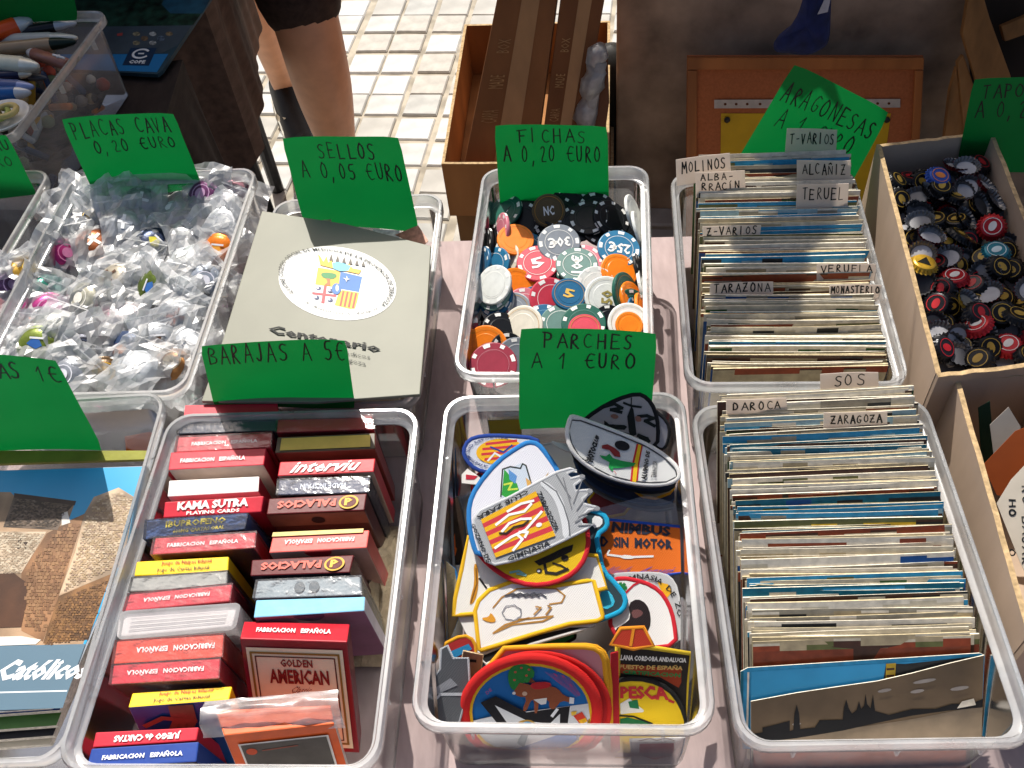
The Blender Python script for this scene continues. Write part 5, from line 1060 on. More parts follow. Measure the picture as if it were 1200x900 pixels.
# ================================================================ ZIP BAGS WITH CAVA CAPS
def bag_mesh(seed):
    r_ = random.Random(seed); b = MB(); n = 10; W_, H_ = r_.uniform(.046, .060), r_.uniform(.056, .072); s1, s2 = r_.random() * 50, r_.random() * 50
    for sg in (1, -1):
        vs = []
        for j in range(n + 1):
            for i in range(n + 1):
                u, v = i / n, j / n; e = (math.sin(math.pi * u) * math.sin(math.pi * min(1, v * 1.25))) ** .5 if v < .8 else 0
                ct = 1 - math.exp(-((u - .5) ** 2 + (v - .42) ** 2) / .06); w_ = noise.noise(Vector((u * 4 + s1, v * 4, s2))) * .011 * (.3 + .7 * ct) + noise.noise(Vector((u * 10 + s1, v * 8, s2 + 5))) * .006 * ct
                vs.append(((u - .5) * W_ * (1 + .06 * math.sin(v * 7 + s1)), (v - .5) * H_ * (1 + .05 * math.sin(u * 6 + s2)), w_ + sg * (.0045 * e + .0002)))
        b.mesh(vs, [(j * (n + 1) + i, j * (n + 1) + i + 1, (j + 1) * (n + 1) + i + 1, (j + 1) * (n + 1) + i) for j in range(n) for i in range(n)], M_BAG)
    o = b.build('zip_bag', origin=(0, 0, 0)); 
    q = MB(); F = Fr(*[Vector(p) for p in ((-W_ / 2, H_ / 2, .0015), (W_ / 2, H_ / 2, .0015), (W_ / 2, -H_ / 2, .0015), (-W_ / 2, -H_ / 2, .0015))]); F.line(q, [(.03, .9), (.5, .9), (.97, .9)], .0012, M_RIM, .002); q.build('zip', parent=o); return o
BAGS = [bag_mesh(k) for k in range(6)]
def dome(col, c2, kind):
    b = MB(); m = mat(col, .3, '', 180, .2, .1, metal=.35); 
    b.lathe([(.0001, .0032), (.006, .0030), (.0105, .0022), (.013, .0010), (.0145, -.0006), (.0158, -.0010), (.0160, -.0016), (.0145, -.0018)], 28, m)
    o = b.build('cava_cap', origin=(0, 0, 0)); smooth_by(o, 50); q = MB(); m2 = mat(c2, .35, '', 200, .1, 0); z = .0036
    F = Fr(*[Vector(p) for p in ((-.012, .012, z), (.012, .012, z), (.012, -.012, z), (-.012, -.012, z))])
    if kind == 0: F.ell(q, .5, .5, .22, .22, m2, 0, 14); F.line(q, [(.5 + .36 * math.cos(k * .45), .5 + .36 * math.sin(k * .45)) for k in range(15)], .001, m2, -.0008)
    elif kind == 1: F.line(q, [(.3, .7), (.5, .5), (.7, .72)], .003, m2, -.0002); F.line(q, [(.32, .3), (.5, .5), (.7, .3)], .003, m2, -.0002)
    else: F.poly(q, [(.25, .4), (.4, .7), (.6, .62), (.75, .45), (.6, .3), (.4, .34)], m2, 0); F.line(q, [(.3, .62), (.7, .7)], .0016, mat('e8e8ea', .4), .0003)
    q.build('emblem', parent=o); return o
bl = [(108, 255, '2c3850', 'c9a83c', 'navy and gold', 0), (110, 283, '8a4a24', 'e0d8cc', 'brown and white', 1), (78, 297, 'b02c6c', 'd880a8', 'magenta', 0), (60, 310, '38465c', '8a98b0', 'slate blue', 0), (182, 285, '1f2c48', 'd8cc3c', 'dark blue and yellow', 2), (255, 293, 'd8741c', 'e8a03c', 'orange', 2), (177, 337, '5c6c2c', '3c6cb0', 'olive and blue', 2), (207, 373, 'c9cdd0', 'c0602c', 'white and orange', 1), (43, 403, '6c7a30', '2c5ca0', 'green and blue', 2), (143, 410, '3c4c6c', 'd8803c', 'blue rimmed', 2), (122, 437, '4a3414', 'c0942c', 'gold brown', 0), (97, 410, '181c2c', '4c5468', 'black', 0), (120, 377, 'c04c74', 'e8c0cc', 'pink', 2), (63, 340, '2c7868', '80c0b0', 'green', 2), (58, 363, 'a83878', 'd898c0', 'purple pink', 0), (23, 380, 'd0642c', 'e8e0d8', 'orange and white', 1), (180, 263, 'c9cbcc', 'f0f0f0', 'silver', 0), (222, 268, 'b4b6b8', 'e8e8e8', 'silver', 1), (263, 262, 'c0c2c4', 'e8e8e8', 'silver', 0), (277, 228, 'a06c78', 'e0c8cc', 'rose', 0), (237, 228, '6c3c64', 'b890b0', 'violet', 0), (15, 335, '4a3458', '8a78a0', 'purple', 0), (37, 317, 'a8842c', 'e0c060', 'gold', 0), (100, 225, 'a8acb0', 'e0e0e0', 'grey', 0), (88, 243, 'c0c0c0', 'f0f0f0', 'white', 0), (145, 262, 'b4b8bc', 'f0f0f0', 'silver', 1), (215, 300, 'bcc0c2', 'f0f0f0', 'silver', 2), (160, 308, 'c8c8c8', 'ffffff', 'silver', 0), (240, 330, '8c94a0', 'e0e0e8', 'grey blue', 0), (210, 335, 'c8ccd0', 'f0f0f0', 'silver', 1), (130, 325, 'a8a090', '5c4434', 'beige', 1), (95, 350, 'c0bca8', 'e8e4d8', 'cream', 0), (225, 400, 'b8bcc0', 'f0f0f0', 'silver', 0), (185, 400, 'a8acb0', '5a4030', 'grey', 2), (200, 425, '9c6c3c', 'd8c8a8', 'bronze', 0), (160, 430, 'c4c8cc', 'f0f0f0', 'silver', 1), (75, 440, '8c9098', 'd8d8e0', 'grey', 0), (10, 420, 'b8b8bc', 'f0f0f0', 'silver', 0), (150, 368, 'b8b0b4', 'f0e8e8', 'pale', 0), (60, 380, 'c0c0b8', 'f0f0e8', 'pale', 1), (260, 240, 'b0b0b4', 'f0f0f0', 'silver', 2), (200, 245, 'c4c4c8', 'f0f0f0', 'silver', 0), (165, 235, '8c8c90', 'd0d0d0', 'grey', 1), (130, 245, '787c84', 'd0d0d0', 'grey', 0)]
rnd = random.Random(12); caps = []; bags = []; protos = {}
for k, (px, py, c1, c2, nm, kd) in enumerate(bl):
    src = protos.get((c1, c2, kd)) or dome(c1, c2, kd); protos[(c1, c2, kd)] = src
    z = .092 + rnd.uniform(-.006, .010); tx, ty = rnd.uniform(-.45, .45), rnd.uniform(-.75, .05)
    if px < 80 and 290 < py < 345: tx = 1.1
    n = Vector((tx, ty, 1)).normalized(); rot = Vector((0, 0, 1)).rotation_difference(n).to_matrix() @ Matrix.Rotation(rnd.uniform(-1.2, 1.2), 3, 'Z')
    P = at(px, py, z); c = shared(src, P, rot @ Matrix.Scale(rnd.uniform(1.05, 1.25), 3)); tag(c, None, 'cava cap', 'cava caps inside the zip bags'); caps.append((c, nm))
    c = shared(BAGS[k % 6], P - n * .0012, rot @ Matrix.Rotation(rnd.uniform(-.5, .5), 3, 'Z')); tag(c, None, 'zip bag', 'small clear zip bags in the PLACAS box'); bags.append((c, nm))
for k in range(22):                                     # bags filling the box below and between
    x = (k % 5 - 2) * .036 + rnd.uniform(-.008, .008); y = (k // 5 - 2) * .058 + rnd.uniform(-.01, .01)
    P = bx_pla.P(x, y, .052 + rnd.uniform(0, .02)); n = Vector((rnd.uniform(-.5, .5), rnd.uniform(-.6, .3), 1)).normalized(); rot = Vector((0, 0, 1)).rotation_difference(n).to_matrix() @ Matrix.Rotation(rnd.uniform(0, 6), 3, 'Z')
    c = shared(BAGS[k % 6], P, rot); tag(c, None, 'zip bag', 'small clear zip bags in the PLACAS box'); bags.append((c, 'low'))
    c = shared(rnd.choice([protos[q] for q in list(protos)[:24]]), P - n * .001, rot); tag(c, None, 'cava cap', 'cava caps inside the zip bags'); caps.append((c, 'half hidden'))
label_row(caps, '{d} cava cap inside a PLACAS zip bag')
for (c, nm), (cc, _) in zip(bags, caps):
    d_, _, tl = cc['label'].partition(' inside a PLACAS zip bag'); c['label'] = 'clear zip bag round the ' + d_ + tl
for o in list(protos.values()) + BAGS: drop(o)

# ================================================================ GREY CENTENARIO FOLDER
pl = PL(380, 350, .119, 3, bx_sel.yaw, 0); b = MB()
q = [(307, 247), (404, 262), (505, 288), (500, 370), (492, 462), (370, 471), (236, 470), (262, 395)]
b.slab([pl.at(*p) for p in q][::-1], pl.n, .0035, mat('7b7b6c', .5, '', 20, .05, .04, name='grey_cover')); o = b.build('folder'); bevel(o, .0006); tag(o, 'grey Centenario folder with a round medical college crest lying on a clear box', 'folder')
Patch.inc = .00003; Fo = Patch.__new__(Patch); Fo.pl = pl; Fo.b = MB(); Fo.k = 0; Fo.bend = None; Fo.o = o; Fo.n = pl.n
Zf = lambda P: Zm(P, 300, 270, 5.295)
W_ = lambda c: mat(c, .5, '', 60, .03, .0)
cx, cy_ = Zf([(506, 330)])[0]
def E(rx, ry, n=48, rot=9): return [(cx + (rx * math.cos(a) * math.cos(R(rot)) - ry * math.sin(a) * math.sin(R(rot))), cy_ + (rx * math.cos(a) * math.sin(R(rot)) + ry * math.sin(a) * math.cos(R(rot)))) for a in [2 * math.pi * k / n for k in range(n)]]
Fo.poly(E(69.5, 42.5), W_('d8d8d4'))
f = Fo.fr((cx - 69.5 - 7, cy_ - 42.5 - 11), (cx + 69.5 - 0, cy_ - 42.5 + 11), (cx + 69.5 + 3, cy_ + 42.5 + 9), (cx - 69.5 + 0, cy_ + 42.5 - 11))
dkp = mat('20221f', .6, bump=0)
arctext(f, Fo.b, 'ILUSTRE COLEGIO OFICIAL DE MEDICOS DE LA PROVINCIA DE ZARAGOZA', .5, .5, .45, .44, 215, -35, .09, dkp, .0012, .01)
arctext(f, Fo.b, 'P.  Ruiseñores, 2 - Zaragoza', .5, .5, .44, .43, 235, 318, .08, dkp, .0012, .0, inward=True)
Fo.poly(Zf([(385, 232), (525, 250), (660, 290), (640, 430), (620, 485), (590, 490), (480, 465), (350, 430)]), W_('d8d8d8'))
Fo.poly(Zf([(385, 232), (525, 255), (512, 358), (368, 338)]), W_('e0a81c')); Fo.poly(Zf([(525, 258), (660, 290), (640, 385), (512, 362)]), W_('1a64a8'))
Fo.poly(Zf([(535, 372), (640, 388), (630, 440), (615, 487), (585, 490), (488, 466), (510, 400)]), W_('e0a81c'))
for k in range(4): Fo.poly(Zf([(538 + k * 26, 378 + k * 4), (550 + k * 26, 380 + k * 4), (530 + k * 26, 474 + k * 4), (518 + k * 26, 470 + k * 4)]), W_('c8341c'))
Fo.poly(Zf([(400, 275), (420, 262), (490, 268), (505, 285), (480, 306), (420, 300)]), W_('1a7a34'), 1); Fo.poly(Zf([(435, 300), (460, 302), (462, 345), (425, 342), (445, 325)]), W_('9c5a1c'))
Fo.poly(Zf([(362, 345), (420, 350), (410, 395), (355, 388)]), W_('d8d8e0')); Fo.poly(Zf([(350, 385), (500, 402), (496, 415), (350, 398)]), W_('c8343c')); Fo.poly(Zf([(424, 345), (440, 347), (425, 455), (405, 452)]), W_('c8343c'))
for x, y in ((390, 363), (378, 420), (462, 435), (463, 378)): Fo.ell(*Zf([(x, y)])[0], 3.2, 2.4, W_('1c2c5c'), 10); Fo.ell(*Zf([(x - 6, y - 3)])[0], 1.4, 1.2, W_('d8d8e0'), 8)
Fo.ell(*Zf([(500, 367)])[0], 5.4, 6.6, W_('1a64a8'), 18); Fo.ell(*Zf([(505, 362)])[0], 1.8, 4.0, W_('d8d8e0'), 12)
Fo.poly(Zf([(540, 298), (560, 303), (565, 285), (570, 304), (585, 306), (568, 312), (562, 325), (557, 310)]), W_('d8d8e0'))
Fo.poly(Zf([(385, 150), (400, 165), (420, 200), (440, 165), (450, 205), (470, 190), (480, 215), (550, 225), (580, 210), (600, 240), (655, 250), (640, 275), (580, 262), (480, 240), (400, 220)]), W_('e0b024')); Fo.poly(Zf([(475, 205), (520, 200), (590, 225), (575, 255), (520, 258), (480, 240)]), W_('64b4d4'))
for k in range(6): Fo.poly(Zf([(455 + k * 40, 190 + k * 7), (470 + k * 40, 150 + k * 9), (480 + k * 40, 195 + k * 7)]), W_('4a4034'))
tx_ = 'Centenario'
Fo.text(tx_, *Zf([(85, 590), (780, 715), (772, 762), (75, 640)]), '2a2c2a', bold=.03); Fo.text('Colegio  de  Médicos', *Zf([(200, 690), (712, 780), (706, 806), (195, 715)]), '4a4c48', bold=0); Fo.text('Zaragoza', *Zf([(470, 770), (685, 822), (680, 850), (465, 800)]), '4a4c48', bold=0)
Fo.done('print')
for qq, c, lb in (([(488, 328), (498, 326), (497, 345), (488, 348)], 'b08c50', 'small tan stamp card at the right edge of the grey folder, upper one'), ([(484, 378), (496, 376), (494, 404), (480, 406)], '9cc4cc', 'pale blue stamp sleeve sticking out at the right edge of the grey folder'), ([(480, 412), (492, 402), (490, 426), (484, 424)], '6a5634', 'olive brown stamp card below the pale blue sleeve'), ([(463, 275), (490, 264), (502, 282), (494, 290)], 'a8745c', 'reddish stamp card at the back right behind the grey folder'), ([(366, 259), (388, 257), (389, 266), (370, 266)], 'b4a084', 'small tan card behind the SELLOS card'), ([(437, 268), (468, 270), (468, 280), (438, 278)], 'd0cabc', 'small white card right behind the grey folder')):
    p_ = PL(qq[0][0], qq[0][1], .1155, 3, bx_sel.yaw); b = MB(); b.slab([p_.at(*x) for x in qq][::-1], p_.n, .0007, mat(c, .5, '', 200, .3, .05)); o = b.build('stamp_card'); tag(o, lb, 'stamp card', 'stamp cards round the grey folder')
# a pile of album sheets below, so that the box is not empty
rnd = random.Random(9)
for k in range(9):
    b = MB(); z = .006 + .010 * k; T_ = [bx_sel.P(x, y, z + .008) for x, y in ((-.068, -.10), (.066, -.102), (.068, .07), (-.066, .072))]; j = Vector((rnd.uniform(-.004, .004), rnd.uniform(-.005, .005), 0)); c = ['c9c0a8', 'a89880', 'd8d4c8', '6a7a8c', 'b8a890'][k % 5]
    b.slab([p + j for p in T_], Vector((0, 0, 1)), .0085, mat(c, .6, '', 90, .15, .1)); o = b.build('stamp_album'); tag(o, 'stamp album under the grey folder, %s from the bottom of its pile' % ORD[k], 'album', 'stamp albums piled under the grey folder')
    q = MB(); q.slab([p.lerp(T_[2], .02) + j + Vector((0, 0, .0012)) for p in T_], Vector((0, 0, 1)), .001, mat(c, .4, '', 40, .1, .05)); q.build('cover', parent=o)

# ================================================================ CASTLE MAGAZINE
pl = PL(90, 700, .100, 6, bx_cat.yaw, 4); b = MB()
b.slab([pl.at(*p) for p in [(-150, 556), (172, 546), (152, 640), (76, 818), (60, 830), (-260, 852)]][::-1], pl.n, .010, mat('8f97a0', .35, '', 20, .05, .02, name='magazine_cover'), mat('d8d4c8', .8, '', 400, .2, .2)); o = b.build('magazine'); tag(o, 'magazine with a castle photo and the word Catolicos on a grey band', 'magazine')
Mg = Patch.__new__(Patch); Mg.pl = pl; Mg.b = MB(); Mg.k = 0; Mg.bend = None; Mg.o = o; Mg.n = pl.n
Zc = lambda P: Zm(P, 0, 520, 2.37)
ph = lambda c, sc=60, v=.25, kd='': mat(c, .35, kd, sc, v, .0)
Mg.poly([(-150, 556), (170, 547), (152, 638), (100, 756), (-215, 765)], ph('2c9ac8', 8, .12)); 
Mg.poly(Zc([(-300, 130), (30, 135), (40, 145), (210, 160), (190, 215), (235, 195), (260, 150), (330, 122), (375, 150), (345, 330), (305, 365), (230, 560), (-300, 560)]), ph('a08468', 40, .3, 'stone'))
Mg.poly(Zc([(235, 195), (262, 148), (330, 123), (376, 152), (345, 300), (310, 362), (165, 420), (210, 300)]), ph('b59c80', 70, .3, 'stone'))
Mg.poly(Zc([(160, 425), (310, 362), (245, 545), (120, 555)]), ph('7c5834', 60, .4, 'stone')); Mg.poly(Zc([(60, 360), (130, 250), (190, 218), (235, 196), (165, 420), (120, 550), (60, 520)]), ph('8a6444', 50, .3, 'stone'))
Mg.poly(Zc([(-200, 230), (8, 245), (130, 245), (60, 360), (-200, 365)]), ph('b8a48c', 90, .2, 'stone')); Mg.poly(Zc([(42, 140), (210, 165), (190, 186), (160, 240), (10, 232)]), ph('5a4c40', 120, .35, 'stone'))
Mg.poly(Zc([(40, 138), (212, 160), (208, 172), (40, 150)]), ph('3a2a24', 90)); Mg.poly(Zc([(172, 195), (188, 188), (196, 220), (172, 228)]), ph('d0cac0', 60, .1))
for x in (52, 68): Mg.poly(Zc([(x, 268), (x + 8, 262), (x + 10, 270), (x + 6, 294), (x - 4, 292)]), ph('4a3a30', 60))
Mg.poly(Zc([(-120, 375), (0, 362), (40, 360), (72, 385), (78, 430), (60, 510), (-120, 515)]), ph('4a2e1c', 30, .4)); Mg.poly(Zc([(-120, 540), (60, 535), (115, 545), (100, 558), (-120, 566)]), ph('d8d2c6', 20, .05))
Mg.poly(Zc([(-320, 570), (238, 557), (190, 690), (175, 735), (-340, 752)]), ph('5a7484', 12, .06)); Mg.poly(Zc([(-300, 697), (188, 685), (187, 689), (-300, 701)]), ph('d8dce0', 12, .02))
def inside(p, poly):
    r_ = False
    for i in range(len(poly)):
        (x1, y1), (x2, y2) = poly[i], poly[i - 1]
        if (y1 > p[1]) != (y2 > p[1]) and p[0] < (x2 - x1) * (p[1] - y1) / (y2 - y1) + x1: r_ = not r_
    return r_
rs = random.Random(2); k0 = Mg.k
for poly, cs, st_, asp in ((Zc([(240, 200), (265, 155), (330, 128), (368, 155), (340, 290), (305, 350), (175, 410), (212, 300)]), ['a8906f', 'a08868', 'baa488', 'ae967a', '98806a', 'c0ac90'], 4.0, .55), (Zc([(120, 560), (165, 430), (305, 370), (245, 540)]), ['6c4a2a', '74522f', '8a6238', '5f4126', '805c34'], 3.6, .8), (Zc([(-100, 235), (125, 250), (58, 355), (-100, 355)]), ['a8947c', 'c4b49c', '9c8870', 'b8a890'], 4.2, .5), (Zc([(45, 150), (200, 172), (186, 190), (158, 232), (15, 226)]), ['463a30', '6a5a4a', '3a3028', '7a6a5c'], 3.4, .35), (Zc([(70, 355), (135, 258), (190, 225), (228, 205), (165, 410), (122, 530), (64, 500)]), ['805c3e', '8e6a48', '7a563a', '946f4e'], 4.5, .9)):
    xs = [p[0] for p in poly]; ys = [p[1] for p in poly]; y = min(ys); row = 0
    while y < max(ys):
        x = min(xs) + (row % 2) * st_ * .5
        while x < max(xs):
            if rs.random() < .93 and inside((x, y), poly) and inside((x + st_ * .7, y), poly):
                w_, h_ = st_ * rs.uniform(.7, .95), st_ * asp * rs.uniform(.75, .98); j = lambda: rs.uniform(-.5, .5); Mg.k = k0
                Mg.poly([(x + j(), y + j()), (x + w_ + j(), y + j()), (x + w_ + j(), y + h_ + j()), (x + j(), y + h_ + j())], ph(rs.choice(cs), 60, .15))
            x += st_
        y += st_ * asp; row += 1
Mg.text('Católicos', *Zc([(5, 600), (260, 598), (246, 655), (0, 660)]), 'e6e8ea', bold=.04, shear=.15)
Mg.done('print')
for k, (c, y0) in enumerate((('1c3c74', 832), ('4a7434', 850), ('1c1c20', 862), ('a8a090', 872))):
    p_ = PL(60, 845, .088 - .008 * k, 6, bx_cat.yaw, 4); b = MB(); b.slab([p_.at(*p) for p in [(-140, 640), (160, 640), (70 - k * 4, y0), (-230, y0 + 22)]][::-1], p_.n, .006, mat(c, .4, '', 30, .15, .03), mat('cfcabc', .8, '', 400, .2, .2)); o = b.build('magazine'); tag(o, ['blue', 'green', 'black', 'beige'][k] + ' edged magazine in the pile under the castle magazine', 'magazine', 'magazines under the castle magazine')
# folders standing behind it (yellow-green edge and red-orange glimpse)
pl = PL(100, 540, .095, 10, bx_cat.yaw); b = MB(); b.slab([pl.at(*p) for p in [(-150, 528), (176, 528), (174, 538), (-150, 548)]][::-1], pl.n, .004, mat('8c8c34', .5)); tag(b.build('sheet'), 'dark yellowish card strip right behind the castle magazine', 'card')
pl = PL(170, 505, .06, 60, bx_cat.yaw + 20); b = MB(); b.slab([pl.at(*p) for p in [(146, 512), (176, 506), (182, 512), (178, 530), (148, 530)]][::-1], pl.n, .001, mat('d86a24', .5)); tag(b.build('sheet'), 'small orange card seen in the back corner of the magazine box', 'card')

# ================================================================ LEFT EDGE BOX
p = bx_mid
for k, (x, y, l, c, a) in enumerate(((.05, .02, .16, 'b8202c', 10), (.02, -.03, .15, '20242c', -20), (.06, -.06, .12, '2a5c74', 35), (-.02, .05, .14, '3a3a44', 60))):
    b = MB(); d = p.x * math.cos(R(a + 90)) + p.y * math.sin(R(a + 90)); c0 = p.P(x, y, .03 + .012 * k); b.tube([c0 - d * l / 2, c0 - d * l * .45, c0 + d * l * .4, c0 + d * l / 2], [.003, .0055, .0055, .002], mat(c, .3, bump=0)); o = b.build('pen'); smooth_by(o); tag(o, ['red', 'black', 'teal', 'grey'][k] + ' pen lying in the nearly empty left edge box', 'pen')
rnd = random.Random(5)
for k in range(9):
    P = p.P(rnd.uniform(-.06, .06), rnd.uniform(-.1, .1), .012 + .004 * k); px, py = proj(P); s_ = 30; c = ['181a20', '2c4450', '3a2024', '1c2c44', '50382c'][k % 5]
    p_ = PL(px, py, P.z, rnd.uniform(0, 12), rnd.uniform(-40, 40)); b = MB(); e = .03; n_ = p_.n; ax = n_.cross(Vector((0, 1, .1))).normalized(); ay = n_.cross(ax)
    b.slab([P + ax * sx * e * 1.2 + ay * sy * e for sx, sy in ((-1, -1), (1, -1), (1, 1), (-1, 1))], n_, .003, mat(c, .35, '', 50, .3, .05)); o = b.build('badge_card'); tag(o, 'dark badge card lying in the left edge box, %s from the bottom' % ORD[k], 'card', 'dark cards in the left edge box')

# ================================================================ PENS (top left)
def pen(a, b_, z, r_, c, c2, label, zb=None):
    A = at(*a, z); B = at(*b_, zb or z); d = (B - A); m = mat(c, .28, bump=0, var=.04, coat=.2); q = MB()
    q.tube([A, A + d * .03, A + d * .78, A + d * .80], [r_ * .8, r_, r_, r_ * .9], m, 14); o = q.build('pen'); smooth_by(o); tag(o, label, 'pen', 'pens in the top left box')
    q = MB(); q.tube([A + d * .80, A + d * .86, A + d * .94, A + d * .96], [r_ * .9, r_ * .8, r_ * .45, r_ * .2], mat(c2, .3, metal=.3, bump=0), 12); smooth_by(q.build('tip', parent=o))
    q = MB(); u = Vector((0, 0, 1)); q.box(A + d * .16 + u * (r_ + .0012), (.004, .004, .002), mat(c2, .3, bump=0)); q.tube([A + d * .02 + u * (r_ + .001), A + d * .28 + u * (r_ + .001)], .0014, mat(c2, .3, bump=0), 6); q.build('clip', parent=o)
pen((-70, 62), (42, 22), .118, .0115, 'e0521c', 'c9cccf', 'thick orange pen at the top of the pen box')
pen((-60, 52), (96, 26), .108, .0075, '14161c', 'b8bcc0', 'black pen with a silver tip behind the orange one')
pen((-60, 62), (88, 50), .100, .0075, '1a1a24', '8c9096', 'dark pen below the silver tipped one')
pen((-80, 50), (98, 44), .106, .0085, 'd0ccbc', 'e0dccc', 'cream pen lying below the black ones')
pen((-80, 66), (96, 48), .112, .009, '9c8468', '1e2c24', 'tan pen with a dark green grip')
pen((-60, 68), (50, 78), .114, .0105, 'd4d2bc', 'e4e2d4', 'cream clip pen, the thickest pale one in the pen box')
pen((80, 76), (30, 60), .108, .008, '8a5a4c', 'd8d8d8', 'brownish pen with a white ring at the right in the pen box')
pen((-40, 92), (40, 86), .104, .006, '1c2444', 'd8d4c0', 'navy pen under the cream clip pen')
pen((-60, 96), (44, 102), .110, .0075, '4c5c8c', '8c98c0', 'slate blue pen in the lower part of the pen box')
pen((-60, 112), (40, 108), .106, .0085, '1c5c9c', 'c9cdd0', 'bright blue pen right above the white dish')
pen((-60, 82), (60, 92), .094, .006, '14141c', '50545c', 'thin black pen deep in the pen box')
# white dish with beige rings
P = at(2, 138, .112); b = MB(); b.lathe([(.001, -.003), (.022, -.002), (.030, .002), (.033, .004), (.034, .003), (.030, -.001), (.02, -.005), (.001, -.006)], 32, mat('d8d8d4', .35, bump=0), P); o = b.build('dish', smooth=True); tag(o, 'small white dish at the near end of the pen box', 'dish')
for k, (dx_, c) in enumerate(((-.012, 'b8a45c'), (.0, 'a0ac5c'), (.011, 'c9b474'))):
    b = MB(); pts = [(.012 * math.cos(a) , .012 * math.sin(a)) for a in [2 * math.pi * i / 20 for i in range(21)]]; b.tube([P + Vector((dx_ + x, y - .003, .004 + .003 * k)) for x, y in pts], .0035, mat(c, .4, bump=0), 8, False); o = b.build('ring', smooth=True); tag(o, ['yellow beige', 'pale green', 'sand coloured'][k] + ' ring lying in the small white dish', 'ring', 'rings in the white dish')
# small colourful trinkets seen through the box wall
rnd = random.Random(31); tc_ = ['c9a040', 'b8503c', 'd8d0c0', '2c3c5c', '6c7c5c', 'c03c3c', 'd87c2c', '1c1c24', '8c8478', 'a8b4b8', '3c3430', 'b0986c']; TR = []
bb = MB(); n = 14; vs = [bx_pen.P((i / n - .5) * (bx_pen.W - .05), (j / n - .5) * (bx_pen.L - .05), .022 + .014 * noise.noise(Vector((i * .9, j * .9, 1)))) for j in range(n + 1) for i in range(n + 1)]  # dark sheet laid under the trinkets so the skylit floor reads darker
bb.mesh(vs, [(j * (n + 1) + i, j * (n + 1) + i + 1, (j + 1) * (n + 1) + i + 1, (j + 1) * (n + 1) + i) for j in range(n) for i in range(n)], mat('3c342e', .6, 'stone', 90, .6, .8)); tag(bb.build('dark_sheet'), 'dark mottled sheet under the trinkets, added to darken the pen box floor', 'trinkets', kind='stuff')
for k in range(140):
    x = rnd.uniform(-.06, .135); y = rnd.uniform(-.125, .125); z = rnd.uniform(.010, .085); P = bx_pen.P(x * .9, y * .95, z); c = tc_[k % 12]; b = MB(); s_ = rnd.uniform(.006, .010)
    if k % 3: b.lathe([(.0002, s_), (s_ * .6, s_ * .8), (s_, .0), (s_ * .8, -s_ * .5), (.0002, -s_ * .8)], 10, mat(c, .4, bump=0), P)
    else: d = Vector((rnd.uniform(-1, 1), rnd.uniform(-1, 1), rnd.uniform(-.6, .6))).normalized(); b.tube([P - d * .02, P + d * .018, P + d * .022], [s_ * .5, s_ * .5, s_ * .2], mat(c, .4, bump=0), 8)
    o = b.build('trinket', smooth=True); tag(o, None, 'trinket', 'small trinkets seen through the wall of the pen box'); TR.append((o, ['gold', 'rust red', 'cream', 'navy', 'olive', 'red', 'orange', 'black', 'grey brown', 'pale grey', 'dark brown', 'sand'][k % 12]))
label_row(TR, '{d} trinket low in the pen box')
# blue promotional folder on the dark table
pl = PL(185, 85, .012, 6, -14); b = MB(); b.slab([pl.at(*p) for p in [(60, -50), (278, -50), (190, 82), (184, 87), (60, 80)]][::-1], pl.n, .006, mat('24404c', .4, '', 14, .2, .03)); o = b.build('folder'); tag(o, 'dark blue and green promotional folder with a white C logo on the dark table', 'folder')
Cf = Patch.__new__(Patch); Cf.pl = pl; Cf.b = MB(); Cf.k = 0; Cf.bend = None; Cf.o = o; Cf.n = pl.n
Zk = lambda P: Zm(P, 120, 0, 3.75)
Cf.poly(Zk([(-200, -150), (560, -150), (475, 0), (400, 110), (330, 120), (-200, 120)]), ph('1a3a2c', 60, .6)); Cf.poly(Zk([(330, -120), (540, -120), (440, 60), (300, 60), (260, 20)]), ph('1e4a5c', 30, .4)); Cf.poly(Zk([(-200, 120), (395, 112), (330, 200), (260, 235), (-200, 240)]), ph('3c4850', 30, .15)); Cf.poly(Zk([(-200, 240), (290, 238), (240, 318), (60, 312), (-200, 305)]), ph('1c70a8', 12, .06))
for k in range(9): Cf.ell(*Zk([(150 + (k % 5) * 36, 150 + (k // 5) * 22 + (k % 2) * 18)])[0], 4.5, 2.6, ph(['8c8468', '6c5844', '9ca09c', '586878', '7c6c50'][k % 5], 200, .5), 8)
Cf.poly(Zk([(65, 150), (90, 145), (88, 158), (66, 160)]), ph('a84440', 20)); Cf.poly(Zk([(125, 212), (240, 212), (205, 290), (88, 288)]), ph('14304c', 12, .05))
f = Cf.fr(*Zk([(128, 214), (238, 214), (205, 288), (90, 286)])); wl = mat('dadedf', .5, bump=0)
f.line(Cf.b, [(.5 + .3 * math.cos(R(a)), .66 + .26 * math.sin(R(a))) for a in range(40, 330, 15)], .0035, wl, .0012); f.line(Cf.b, [(.42, .66), (.60, .66)], .003, wl, .0014); text(f, Cf.b, 'COPE', .2, .06, .82, .27, wl, .0013, .05)
Cf.done('print')

